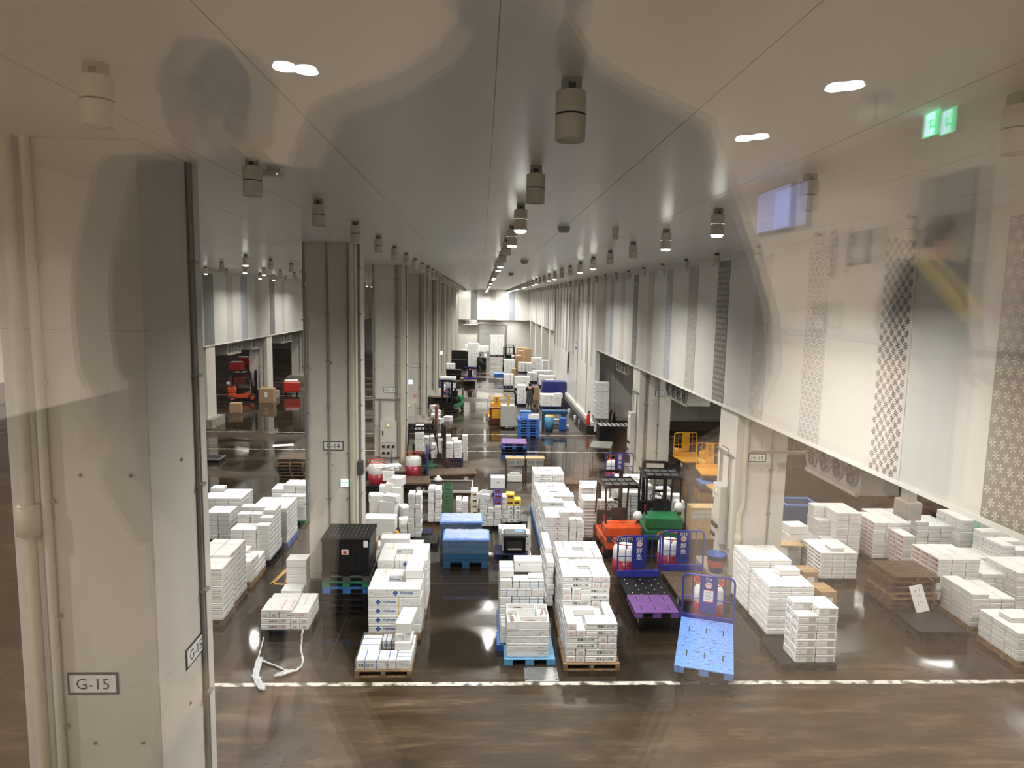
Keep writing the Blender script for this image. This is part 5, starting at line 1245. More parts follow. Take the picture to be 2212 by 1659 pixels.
# ------------------------------------------------------------------ vehicles
def wheel(t, x, y, r, w, mm=None):
    m = MB(); m.lathe([(0, -w / 2), (r * .6, -w / 2), (r, -w / 2 + .02), (r, w / 2 - .02), (r * .6, w / 2), (0, w / 2)], M_rubber, n=20, axis='x')
    m.lathe([(0, -w / 2 - .004), (r * .5, -w / 2 - .004)], mm or M_mach, n=14, axis='x'); m.lathe([(r * .5, w / 2 + .004), (0, w / 2 + .004)], mm or M_mach, n=14, axis='x'); return m.build('wheel', t, (x, y, r))
def emblem(m, o, s, fg=M_redp, bg=M_white):
    c = lambda r, e, n=18: [(o[0] + math.cos(a) * r * s, o[1] - e, o[2] + math.sin(a) * r * s) for a in [i * 2 * math.pi / n for i in range(n)]]
    m.poly(c(1, 0), bg); m.poly(c(.88, .001), fg); m.poly(c(.74, .002), bg)
    for (x0, x1, z0, z1) in ((-.09, .09, -.62, .62), (-.5, .5, .22, .38), (-.5, .5, -.3, -.14), (-.5, -.36, -.3, .38), (.36, .5, -.3, .38)): m.box(o[0] + x0 * s, o[0] + x1 * s, o[1] - .004, o[1] - .003, o[2] + z0 * s, o[2] + z1 * s, fg)
def turret_truck(label, loc, rz, code='', words='鮮魚', deck='wood', body=M_cart, sign=M_sign, length=2.5, drum=M_drum, top=M_white, notice=False, txt=M_white, emb=True, W=1.1, dx=0.0):
    t = thing('turret_truck', label, 'cart', loc, rz, 'round-nosed market carts'); h = W / 2
    dm = {'wood': M_wood2, 'black': M_pblack, 'amber': M_yell}[deck]
    m = MB(); m.box(-h, h, -length, 0, .38, .44, dm, c=.006)
    if deck == 'black':
        for i in range(5):
            for j in range(4): m.lathe([(.016, 0), (.012, .006), (0, .007)], M_white, -.4 + i * .2, -.2 - j * .27 - (.1 if i % 2 else 0), 8, 'z', .44)
    if deck == 'wood':
        for i in range(int(length / .14)): m.box(-h + .01, h - .01, -length + .01 + i * .14, -length + .135 + i * .14, .44, .447, M_wood2)
    m.build('deck', t)
    m = MB(); m.box(-h + .1, h - .1, -length + .1, .1, .24, .38, M_pblack); m.box(-h + .15, h - .15, .0, 1.05, .2, .34, M_pblack, c=.02); m.build('chassis', t)
    for x in (-h + .14, h - .14): wheel(t, x, -length + .45, .2, .13)
    wheel(t, 0, .55, .2, .16)
    MB().lathe([(.0, .3), (.31, .3), (.33, .33), (.33, .74), (.0, .74)], drum, dx, .55, 28).build('engine_drum', t)
    m = MB(); m.lathe([(.32, .74), (.325, .76), (.32, 1.0), (.29, 1.06), (.2, 1.1), (.05, 1.11), (0, 1.11)], top, dx, .55, 28); m.build('drum_cover', t)
    m = MB(); n = 28; rc = M_redp if drum is M_drum else M_conduit; m.tube([(dx + math.cos(a) * .34, .55 + math.sin(a) * .34, 1.20) for a in [i * 2 * math.pi / n for i in range(n + 1)]], .014, rc, 8, False)
    for a in (.4, 2.5, 4.6): m.tube([(dx + math.cos(a) * .34, .55 + math.sin(a) * .34, 1.20), (dx + math.cos(a) * .25, .55 + math.sin(a) * .25, 1.07)], .012, rc, 6)
    m.build('steering_ring', t)
    m = MB(); r = .12; pth = [(-h, 0, .45), (-h, 0, 1.52 - r)] + [(-h + r - r * math.cos(a), 0, 1.52 - r + r * math.sin(a)) for a in (.4, .8, 1.2)] + [(-h + r, 0, 1.52), (h - r, 0, 1.52)] + [(h - r + r * math.sin(a), 0, 1.52 - r + r * math.cos(a)) for a in (.4, .8, 1.2)] + [(h, 0, 1.52 - r), (h, 0, .45)]
    m.tube(pth, .024, body, 10); m.tube([(-h, 0, .98), (h, 0, .98)], .013, body, 8)
    for x in (-h * .62, h * .62): m.tube([(x, 0, .5), (x, 0, 1.52)], .013, body, 8)
    m.box(-h - .01, h + .01, -.03, .03, .44, .60, body); m.build('guard_rail', t)
    m = MB(); m.box(-.19, .19, -.035, -.015, .66, 1.53, sign, c=.004); 
    if code: m.text(code, (0, -.0365, 1.45), (1, 0, 0), (0, 0, 1), .075, txt)
    if emb: emblem(m, (0, -.037, 1.32), .075)
    z = 1.14 if emb else 1.4
    for ch in words if not notice else '':
        m.text(ch, (0, -.0365, z), (1, 0, 0), (0, 0, 1), .15 if len(words) < 3 else .11, txt); z -= .17 if len(words) < 3 else .135
    if notice:
        m.box(-.11, .11, -.038, -.035, .93, 1.22, M_redp); m.box(-.10, .10, -.04, -.038, .95, 1.20, M_paper)
        for i in range(6): m.box(-.07, .07 - .02 * (i % 3), -.0412, -.04, 1.15 - i * .03, 1.16 - i * .03, M_grey)
    m.build('sign_plate', t)
    return t
g0, g1 = G(1476, 1338, .44), G(1579, 1353, .44); c_ = (g0 + g1) / 2; rz9 = math.atan2(g1.y - g0.y, g1.x - g0.x)
turret_truck('dark blue D9 cart carrying a light blue pallet, nearest of the carts', (c_.x, c_.y, 0), rz9, 'D9', notice=True, length=2.3)
dv = Vector((math.sin(rz9), -math.cos(rz9), 0)); p = Vector((c_.x, c_.y, 0)) + dv * 2.38
pallet('lightblue', 'scuffed light blue plastic pallet lying on the D9 cart', p.x, p.y, .447, rz9, 1.1, 2.2)
p = G(1378, 1245, .44); d23 = p.y
turret_truck('dark blue D23 cart with purple pallet on its dark deck, beside printed boxes', (p.x, p.y, 0), R(2), 'D23', deck='black', length=2.35, dx=-.22)
q = G(1420, 1322.7, .585); pallet('purple', 'purple plastic pallet lying on the D23 cart', q.x, q.y, .447, R(0), 1.0, .95)
p = G(1473, 1232, .44); turret_truck('dark blue D22 cart with old wooden deck, behind the D9 cart', (p.x, p.y, 0), R(0), 'D22', length=1.8, dx=-.2)
p = G(1337, 1036, .44); turret_truck('dark blue D20 cart with wooden deck beside the H-13 pillar', (p.x, p.y, 0), R(0), 'D20', length=1.7, dx=-.1)
p = G(880, 1048, 0); turret_truck('blue cart seen side-on with red and white drum by green forklift', (p.x + .75, p.y + .5, 0), R(98), 'D11', length=2.0)
p = G(812, 1066, 0); turret_truck('blue cart half hidden behind the G-14 pillar', (p.x + .55, p.y + .35, 0), R(96), 'D12', length=1.5)
p = G(1535, 1032, 0); turret_truck('yellow cart with lettered guard plate near the right pillar', (p.x - .1, p.y, 0), R(-6), '', '東都小揚', 'amber', M_yell, M_yell, 1.2, M_yell, M_yell, txt=M_ink, emb=False)
p = G(1497, 1012, 0); turret_truck('second yellow cart behind the lettered yellow cart', (p.x - .2, p.y + .7, 0), R(8), '', '', 'amber', M_yell, M_yell, 1.2, M_yell, M_pblack, txt=M_ink, emb=False)
p = G(1076, 912, 0); turret_truck('yellow cart in the mid aisle with upright lettered plate', (p.x - .1, p.y + .4, 0), R(4), '', '東都', 'amber', M_yell, M_yell, 1.0, M_yell, M_yell, txt=M_ink, emb=False)
p = G(952, 868, 0); turret_truck('far blue cart by left pillars carrying white boxes', (p.x, p.y + .8, 0), R(0), '', '鮮', length=1.6)
p = G(1015, 830, 0); turret_truck('far cart with red and white drum in the aisle', (p.x, p.y, 0), R(0), '', '', length=1.2, sign=M_pblack)

def forklift(label, loc, rz, paint, word='', roof_slats=True, black_mast=False, scale=1.0):
    t = thing('forklift', label, 'forklift', loc, rz, 'forklifts'); t.scale = (scale,) * 3
    m = MB(); m.box(-.52, .52, -1.0, -.45, .28, .62, paint, c=.06); m.box(-.52, .52, -1.02, -.42, .60, 1.02, paint, c=.08)
    if word: m.box(-.50, .50, -1.026, -1.0, .53, .71, M_pgrey); m.text(word, (0, -1.03, .62), (1, 0, 0), (0, 0, 1), .11, M_white, .02)
    m.build('counterweight', t)
    m = MB(); m.box(-.5, .5, -.45, .75, .25, .55, paint, c=.03); m.box(-.42, .42, -.5, .1, .55, .85, M_pblack, c=.03); m.box(-.45, .45, .55, .72, .55, 1.0, M_pblack, c=.03); m.build('chassis', t)
    MB().box(-.24, .24, -.42, .05, .85, .95, M_pblack, c=.03).box(-.23, .23, -.46, -.36, .95, 1.35, M_pblack, c=.03).build('seat', t)
    m = MB()
    for x in (-.48, .48): m.tube([(x, -.72, .98), (x, -.62, 1.98)], .03, M_pblack, 8); m.tube([(x, .66, .6), (x, .45, 2.02)], .028, M_pblack, 8)
    for x in (-.5, .5): m.box(x - .03, x + .03, -.68, .52, 1.98, 2.05, M_pblack)
    for i in range(7): m.box(-.5, .5, -.66 + i * .185, -.62 + i * .185, 1.99, 2.04, M_pblack)
    if roof_slats:
        for i in range(2):
            for j in range(4): m.box(-.44 + j * .235, -.25 + j * .235, -.5 + i * .45, -.2 + i * .45, 2.04, 2.055, M_pgrey)
    m.build('overhead_guard', t)
    mt = MB()
    for x in (-.33, .33): mt.box(x - .05, x + .05, .78, .92, .08, 2.15, M_pblack)
    for z in (.5, 1.2, 2.1): mt.box(-.33, .33, .82, .88, z, z + .07, M_pblack)
    mt.tube([(0, .85, .2), (0, .85, 1.9)], .04, M_steel, 10); mt.box(-.45, .45, .92, .97, .25, .75, M_pblack); mt.build('mast', t)
    for x in (-.3, .3): MB().box(x - .05, x + .05, .97, 1.01, .06, .7, M_pblack).box(x - .05, x + .05, .97, 1.95, .05, .09, M_pblack).build('fork', t)
    for x in (-.46, .46): wheel(t, x, .62, .28, .18, paint); wheel(t, x, -.72, .22, .16, paint)
    n = 18; m = MB(); m.tube([(math.cos(a) * .17, .42 + math.sin(a) * .15, 1.16 + math.sin(a) * .08) for a in [i * 2 * math.pi / n for i in range(n + 1)]], .013, M_pblack, 6, False); m.tube([(0, .62, .9), (0, .42, 1.16)], .018, M_pblack, 6); m.build('steering_wheel', t)
    for x in (-.5, .5): MB().box(x - .03, x + .03, -.72, -.68, 1.1, 1.25, M_redp).build('rear_lamp', t)
    MB().tube([(.36, -.9, 1.02), (.38, -.95, 1.15)], .015, M_pblack, 6).lathe([(0, 1.14), (.08, 1.16), (.13, 1.25), (.13, 1.31), (.08, 1.4), (0, 1.42)], M_white, .38, -.95, 16).build('mirror_dome', t)
    return t
p = G(1330, 1212, 0); forklift('orange forklift with large rear lettering behind the D23 cart', (p.x + .18, p.y + 1.1, 0), R(3), M_fork, 'TOYOTA', scale=1.03)
p = G(1425, 1205, 0); forklift('green forklift with pale sheets on its roof, beside the orange one', (p.x + .32, p.y + 1.6, 0), R(-4), M_forkg, '', scale=1.08)
p = G(900, 1046, 0); forklift('green forklift parked side-on by the left pillars', (p.x + .15, p.y + 1.5, 0), R(-82), M_forkg, '', False)
p = G(975, 892, 0); forklift('far green forklift by the left pillars in the aisle', (p.x, p.y + .8, 0), R(160), M_forkg)
p = G(1100, 800, 0); forklift('farthest forklift with tall open frame near the shutter', (p.x, p.y + 1, 0), R(-5), M_forkg, scale=1.2)
p = G(520, 868, 0); forklift('red-orange forklift in the left aisle beside white pillar', (p.x, p.y + .6, 0), R(-75), M_fork)
p = G(925, 1010, 0)
t = thing('sign_post_cart', 'tall black lettered guard plate of a cart beside the dark pallets', 'cart', (p.x, p.y, 0))
MB().box(-.16, .16, -.03, .03, .1, 1.45, M_pblack, c=.01).build('guard_plate', t); MB().box(-.5, .15, .03, .9, .08, .2, M_pblack).build('deck', t)
m = MB(); emblem(m, (.03, -.034, 1.2), .06)
for i, ch in enumerate('鮮魚'): m.text(ch, (.03, -.035, 1.05 - i * .12), (1, 0, 0), (0, 0, 1), .1, M_white)
m.text('12-4', (.03, -.035, .72), (1, 0, 0), (0, 0, 1), .06, M_white); m.text('安全', (.03, -.035, .58), (1, 0, 0), (0, 0, 1), .07, M_redp); m.build('lettering', t)
# flat dark trolley in the middle
a, b, c = G(915, 1060, .2), G(1020, 1060, .2), G(1020, 1038, .2)
t = thing('flat_trolley', 'long low dark flat trolley behind the rear twin tower', 'trolley', ((a.x + b.x) / 2, a.y, 0)); w_ = (b.x - a.x) / 2
MB().box(-w_, w_, 0, c.y - a.y, .15, .2, M_pblack, c=.01).build('deck', t); m = MB()
for (x0, x1, y0, y1) in ((-w_, w_, -.02, .02), (-w_, w_, c.y - a.y - .02, c.y - a.y + .02), (-w_ - .02, -w_ + .02, 0, c.y - a.y), (w_ - .02, w_ + .02, 0, c.y - a.y)): m.box(x0, x1, y0, y1, .13, .22, M_mach)
m.build('edge_frame', t)
for x in (-w_ + .15, w_ - .15):
    for y in (.15, c.y - a.y - .15): wheel(t, x, y, .075, .05)

# ------------------------------------------------------------------ pallet piles, crates and bins
def pile(kinds, label, x, y, z=0, S=1.1, D=None, jit=.03, rz=0):
    for i, k in enumerate(kinds):
        w_ = 'lowest' if i == 0 else 'topmost' if i == len(kinds) - 1 else '%s up' % ORD[i]
        pallet(k, '%s pallet, %s, %s' % ({'black': 'black plastic', 'navy': 'navy plastic', 'green': 'green plastic', 'blue': 'blue plastic', 'grey': 'grey plastic', 'wood': 'light wooden', 'oldwood': 'dark brown wooden', 'sky': 'light blue plastic', 'purple': 'purple plastic', 'lightblue': 'pale blue plastic'}[k], w_, label), x + rnd.uniform(-jit, jit), y + rnd.uniform(-jit, jit), z + i * .1415, rz + rnd.uniform(-.03, .03) * (jit > 0), S, D)
    return z + len(kinds) * .1415
gp = G(749, 1330, 0)
zt = pile(['black'] * 4 + ['blue', 'green', 'grey', 'black'], 'in pile before the G-14 pillar', gp.x, gp.y - .05, 0, 1.12, 1.02, .012)
t = thing('folding_crate', 'large black plastic crate with lid on the pallet pile before G-14', 'crate', (gp.x, gp.y - .08, zt))
m = MB(); m.box(-.55, .55, 0, 1.1, 0, .70, M_pblack, c=.02)
for i in range(-4, 5): m.box(i * .125 - .008, i * .125 + .008, -.012, 0, .08, .62, M_pblack)
m.build('crate_body', t)
m = MB(); m.box(-.57, .57, -.02, 1.12, .70, .78, M_pblack, c=.015)
for i in range(-5, 6):
    for j in range(4): m.box(i * .098 - .008, i * .098 + .008, .12 + j * .23, .30 + j * .23, .779, .783, M_pgrey)
m.build('crate_lid', t)
MB().box(-.09, .07, -.018, -.012, .40, .52, M_paper).box(-.05, .03, -.02, -.018, .42, .49, M_redp).build('label_sticker', t); MB().box(.42, .52, -.026, -.02, .58, .74, M_paper).build('tag', t)
bp_ = G(1968, 1331, 0); zt = pile(['black', 'oldwood', 'oldwood', 'wood', 'oldwood', 'oldwood', 'oldwood'], 'in brown pile on the right', bp_.x + .05, bp_.y + .05, 0, 1.12, 1.12, .05)
p = G(1995, 1390, 0); p2 = G(2085, 1390, 0)
pile(['black', 'black'], 'before the brown pile on the right', (p.x + p2.x) / 2 - .03, p.y, 0, 1.12, 1.12, .01)
pz = G(2003, 1318, .32)
t = thing('notice_board', 'white board with red handwriting leaning on the brown pallet pile', 'board', (pz.x - .12, pz.y - .03, .29)); t.rotation_euler = (R(-22), R(-8), R(6))
MB().box(-.17, .17, -.012, .012, 0, .62, M_white, c=.004).build('board', t); m = MB()
for k, (zz, n_) in enumerate(((.5, 2), (.36, 3), (.22, 3))): marks(m, Vector((0, -.0145, zz)), Vector((1, 0, 0)), Vector((0, 0, 1)), .2, .12, n_, M_pink, random.Random(k), .9)
m.build('handwriting', t)
p = G(640, 1036, 0); pile(['oldwood', 'wood', 'oldwood', 'oldwood', 'wood', 'oldwood'], 'behind the G-14 pillar, left aisle', p.x - .2, p.y, 0, 1.1, 1.1, .05)
p = G(1112, 1000, 0); pile(['blue', 'navy', 'navy', 'blue', 'purple'], 'in pile behind the wooden tables', p.x, p.y + 1.0, 0, 1.2, 1.2, .02)
p = G(1141, 945, 0); pz2 = pile(['blue'] * 7, 'in the mid aisle pile by white machine', p.x, p.y, 0, 1.15, 1.0, .02)
p = G(1005, 905, 0)
pile(['oldwood', 'oldwood'], 'by the red barrier at left', G(975, 893, 0).x, G(975, 893, 0).y, 0, 1.1, 1.1, .08); pile(['oldwood', 'oldwood', 'wood'], 'in the far aisle at left', G(1012, 828, 0).x, G(1012, 828, 0).y, 0, 1.3, 1.2, .08)
p = G(917, 1182, 0); pallet('black', 'black slatted plastic pallet right of the twin tower', p.x, p.y - .05, 0, 0, .8, .9)
p = G(1245, 1010, 0)
def wrapped_bin(label, xl, xr, yb, dep):
    a, b = G(xl, yb, 0), G(xr, yb, 0); w_ = (b.x - a.x) / 2; t = thing('wrapped_bin', label, 'bin', ((a.x + b.x) / 2, a.y, 0)); H = .78
    m = MB(); m.box(-w_, w_, 0, dep, .16, H, M_pteal, c=.02)
    for i in range(8): x = -w_ + .06 + i * (2 * w_ - .12) / 7; m.box(x - .012, x + .012, -.02, 0, .2, H - .06, M_pteal)
    for zz in (.28, .48, .66): m.box(-w_, w_, -.022, 0, zz, zz + .03, M_pteal)
    m.build('bin_body', t)
    m = MB(); m.box(-w_ - .02, w_ + .02, -.03, dep + .02, H, H + .08, M_plblue, c=.02); m.build('bin_rim', t)
    for i in (-1, 0, 1): MB().box(i * (w_ - .1) - .1, i * (w_ - .1) + .1, 0, dep, 0, .17, M_pteal, c=.01).build('foot', t)
    r2 = random.Random(int(xl)); m = MB(); nx, ny = 16, 8
    g = [(-w_ + .03 + (2 * w_ - .06) * i / nx, .0 + (dep - .0) * j / ny, H + .085 + r2.uniform(0, .022)) for j in range(ny + 1) for i in range(nx + 1)]
    m.add(g, [(j * (nx + 1) + i, j * (nx + 1) + i + 1, (j + 1) * (nx + 1) + i + 1, (j + 1) * (nx + 1) + i) for j in range(ny) for i in range(nx)], M_film3, True)
    g = [(-w_ - .03 + (2 * w_ + .06) * i / nx, -.035 - r2.uniform(0, .012), H + .09 - .42 * j / 4) for j in range(5) for i in range(nx + 1)]
    m.add(g, [(j * (nx + 1) + i, j * (nx + 1) + i + 1, (j + 1) * (nx + 1) + i + 1, (j + 1) * (nx + 1) + i) for j in range(4) for i in range(nx)], M_film4, True); m.build('film_cover', t)
wrapped_bin('blue wrapped bin in the centre, front one of the two', 957, 1055, 1228, .80); wrapped_bin('blue wrapped bin in the centre, rear one of the two', 951, 1040, 1186, .80)
# green crates between the columns
p = G(966, 1128, 0)
for i in range(5):
    t = thing('green_crate', 'green plastic crate, %s of the crate pile in mid clutter' % ('lowest', 'second', 'third', 'fourth', 'topmost')[i], 'crate', (p.x, p.y + .05 + .02 * i, i * .24), 0, 'green crates in one pile')
    m = MB(); m.box(-.16, .16, 0, .5, 0, .03, M_pgreen)
    for (x0, x1, y0, y1) in ((-.16, .16, 0, .02), (-.16, .16, .48, .5), (-.16, -.14, .02, .48), (.14, .16, .02, .48)): m.box(x0, x1, y0, y1, .03, .225, M_pgreen)
    m.build('crate_body', t); MB().box(-.06, .06, -.012, 0, .13, .17, M_dark).build('hand_hole', t)
# black machine on navy pallet
p = G(1112, 1208, 0); pallet('navy', 'navy plastic pallet under the black machine', p.x - .1, p.y, 0, 0, .95, .8)
t = thing('ice_machine', 'black cabinet machine with open front and blue label on top', 'machine', (p.x, p.y + .08, .142)); mb = MB()
mb.box(-.32, .32, .05, .5, 0, .5, M_pblack, c=.02); mb.box(-.34, .34, 0, .52, .44, .58, M_pgrey, c=.04); mb.build('cabinet', t)
MB().box(-.24, .24, .04, .05, .08, .36, M_dark).box(-.2, .2, .02, .045, .1, .14, M_mach).build('front_opening', t); MB().box(.02, .26, .2, .42, .58, .585, M_plblue).build('blue_label', t)
# side tables with wooden tops
for i, (xl, xr) in enumerate(((1092, 1133), (1135, 1176))):
    a, b = G(xl, 1040, 0), G(xr, 1040, 0); w_ = (b.x - a.x) / 2; zt = GY(xl, 990, a.y).z
    t = thing('work_table', ('wooden topped table with drawers at left of the pair', 'wooden topped table with drawers at right of the pair')[i], 'table', ((a.x + b.x) / 2, a.y, 0), 0, 'wooden topped tables')
    MB().box(-w_, w_, 0, .5, zt - .05, zt, M_ply, c=.006).build('table_top', t); m = MB()
    m.box(-w_ + .04, w_ - .04, .02, .48, zt - .3, zt - .05, M_mach); m.box(-w_ + .08, -.02, .01, .02, zt - .27, zt - .1, M_conduit); m.box(.02, w_ - .08, .01, .02, zt - .27, zt - .1, M_conduit); m.build('drawer_case', t)
    for x in (-w_ + .03, w_ - .03):
        for y in (.03, .47): MB().box(x - .025, x + .025, y - .025, y + .025, 0, zt - .05, M_wood2).build('leg', t)
p = G(1112, 1042, 0); tag(MB().box(-.3, .3, 0, .3, 0, .28, M_foam, c=.02).box(-.2, .2, .02, .28, .28, .36, M_paper, c=.01).build('wrapped_parcel', None, (p.x, p.y + .05, 0)), 'white wrapped parcel on floor under left wooden topped table', 'parcel')
# right side: dresser, bucket, bins, cartons
p = G(1520, 1166, 0); t = thing('drawer_cabinet', 'plywood topped drawer cabinet beside the H-14 pillar', 'cabinet', (p.x, p.y, 0))
MB().box(-.45, .45, 0, .5, 1.0, 1.05, M_ply, c=.006).build('cabinet_top', t); MB().box(-.44, .44, .02, .5, 0, 1.0, M_ply, c=.005).build('cabinet_body', t)
for i in range(2):
    for j in range(2): MB().box(-.41 + j * .42, -.01 + j * .42, 0, .02, .70 + i * .14, .82 + i * .14, M_mach, c=.004).build('drawer', t)
p = G(1562, 1240, .5); t = thing('bucket', 'blue plastic bucket with red print on the H-14 pillar plinth', 'bucket', (min(p.x, HX0 - .27), p.y + .2, .5))
MB().lathe([(.0, .02), (.18, .0), (.235, .45), (.25, .45), (.25, .49), (.215, .47), (.17, .1), (0, .1)], M_pblue, n=24).build('bucket_body', t); MB().lathe([(.213, .16), (.232, .34)], mat('faded_red_print', (.45, .10, .08), .5), n=24).build('printed_band', t)
p = G(1735, 1150, 0); t = thing('blue_bin', 'open blue plastic bin behind the H-14 pillar', 'bin', (p.x, p.y + .6, .0)); m = MB()
for (x0, x1, y0, y1) in ((-.55, .55, -.45, -.42), (-.55, .55, .42, .45), (-.55, -.52, -.42, .42), (.52, .55, -.42, .42)): m.box(x0, x1, y0, y1, .1, .85, M_pteal)
m.box(-.55, .55, -.45, .45, .1, .14, M_pteal); m.build('bin_body', t); m = MB()
for (x0, x1, y0, y1) in ((-.58, .58, -.48, -.42), (-.58, .58, .42, .48), (-.58, -.52, -.42, .42), (.52, .58, -.42, .42)): m.box(x0, x1, y0, y1, .85, .9, M_plblue)
m.build('bin_rim', t)
for x in (-.4, .4): MB().box(x - .1, x + .1, -.4, .4, 0, .1, M_pteal).build('foot', t)
def carton(label, x, y, z, L, W, H, rz=0, mark=True):
    t = thing('cardboard_box', label, 'box', (x, y, z), R(rz)); MB().box(-L / 2, L / 2, -W / 2, W / 2, 0, H, M_card, c=.006).build('carton', t); MB().box(-L / 2 - .001, L / 2 + .001, -.03, .03, H * .8, H + .001, M_ply).build('tape', t)
    if mark: MB().box(-.1, .1, -W / 2 - .002, -W / 2, H * .4, H * .75, M_paper).build('label', t)
p = G(1788, 1330, 0); carton('tall cardboard and foam carton behind the front right stack', p.x, p.y + .35, 0, .42, .6, .58, 4); p = G(1768, 1295, 0); carton('second cardboard carton behind the brown-topped one', p.x - .02, p.y + .7, 0, .42, .5, .55, 2)
p = G(1745, 1270, 0); t = thing('side_table', 'small plywood topped table behind the near white stacks', 'table', (p.x, p.y + 1.15, 0)); MB().box(-.4, .4, 0, .45, .72, .76, M_ply, c=.005).build('table_top', t)
for x in (-.36, .36):
    for y in (.04, .41): MB().box(x - .025, x + .025, y - .025, y + .025, 0, .72, M_wood2).build('leg', t)
p = G(803 + 20, 1212, 0); carton('brown cardboard carton with crumpled flaps right of the black crate', p.x - .28, p.y + .1, 0, .36, .5, .62, 6, False)
p = G(857, 1180, 0); tag(MB().lathe([(0, 0), (.09, 0), (.09, .36), (.05, .42), (.03, .46), (0, .46)], M_orange, n=14).build('orange_bottle', None, (p.x, p.y + .1, 0)), 'orange plastic bottle standing beside the heap of boxes', 'bottle')
p = G(580, 868, 0); carton('cardboard carton with white label at foot of left aisle pillar', p.x, p.y - .2, 0, 1.0, .7, 1.0)
p = G(510, 890, 0); carton('open cardboard carton beside the left aisle pillar plinth', p.x, p.y, 0, .7, .6, .6, 10, False)
a, b = G(455, 1000, .0), G(478, 1000, .0); t = thing('drip_tray', 'dark steel tray on wet floor in left aisle', 'tray', (b.x - .8, a.y, 0)); MB().box(-.7, .7, 0, .8, 0, .15, M_pblack, c=.01).build('tray_body', t); MB().box(-.72, .72, -.02, .02, .12, .18, M_steel).box(-.72, .72, .78, .82, .12, .18, M_steel).box(.68, .72, 0, .8, .12, .18, M_steel).build('tray_rim', t)
p = G(612, 962, 0); tag(MB().box(-.5, .5, -.25, .25, 0, .012, M_paper, rot=.3).build('paper_sheet', None, (p.x, p.y, 0)), 'flattened white sheet lying on wet floor of left aisle', 'sheet')
# reds in the left aisle
for i, (px_, py_) in enumerate(((504, 808), (542, 800), (622, 856), (520, 795), (566, 792))):
    p = G(px_, py_, 0); t = thing('red_cart', 'red box cart in the lit area beyond the left bulkhead, %s from left' % ORD[i], 'cart', (p.x, p.y + 1, 0), R(10 * i), 'red carts'); MB().box(-.6, .6, -.5, .5, .25, 1.0, M_redp, c=.05).build('cart_body', t); MB().box(-.5, .5, -.4, .4, 1.0, 1.12, M_white, c=.04).build('cart_cover', t)
    for x in (-.4, .4):
        for y in (-.3, .3): wheel(t, x, y, .12, .08)
# drain cover, wrap rope
a, b, c = G(1132, 1473, 0), G(1206, 1473, 0), G(1132, 1440, 0)
t = thing('drain_cover', 'perforated steel drain cover in floor before the printed stacks', 'drain cover', ((a.x + b.x) / 2 + .02, a.y + .28, .002)); m = MB(); m.box(-.34, .34, -.27, .27, 0, .012, M_steel, c=.004); m.build('plate', t); m = MB()
for j in range(6):
    for i in range(17): m.box(-.28 + i * .034, -.265 + i * .034, -.2 + j * .072, -.185 + j * .072, .011, .0135, M_dark)
for x in (-.3, .3):
    for y in (-.23, .23): m.box(x - .03, x + .03, y - .012, y + .012, .011, .0135, M_dark)
m.build('hole', t)['kind'] = 'stuff'
t = thing('film_rope', 'twisted strand of white plastic film trailing on the wet floor', 'rope', (0, 0, 0)); r2 = random.Random(3)
def rope(pts, r, nm='strand', n=3, sp=0):
    P = [G(x, y, z) for x, y, z in pts]; Q = []
    for i in range(len(P) - 1):
        for k in range(6): Q.append(P[i].lerp(P[i + 1], k / 6))
    Q.append(P[-1]); m = MB()
    for s in range(n): 
        rr = [r * r2.uniform(.5, 1.2) for _ in Q]; ox, oy = r2.uniform(-sp, sp), r2.uniform(-sp, sp); m.tube([q + Vector((ox + r2.uniform(-r, r) * .7, oy + r2.uniform(-r, r) * .7, r2.uniform(.2, 1) * r + .006 + abs(sp - abs(ox)) * .6 * r2.random())) for q in Q], rr, M_film2, 6)
    m.build(nm, t)
rope([(570, 1378, .05), (563, 1405, .01), (558, 1422, .01), (560, 1435, .02)], .012); rope([(562, 1425, .02), (575, 1432, .01), (600, 1442, .01), (622, 1452, .01), (640, 1450, .01), (652, 1440, .01), (655, 1428, .01), (650, 1405, .01), (652, 1378, .02), (654, 1362, .15)], .018)
rope([(560, 1425, .02), (555, 1445, .01), (551, 1460, .01), (556, 1475, .01), (566, 1490, .01)], .020, n=14, sp=.06); rope([(600, 1460, .01), (615, 1458, .02), (632, 1452, .01)], .020, n=12, sp=.06)
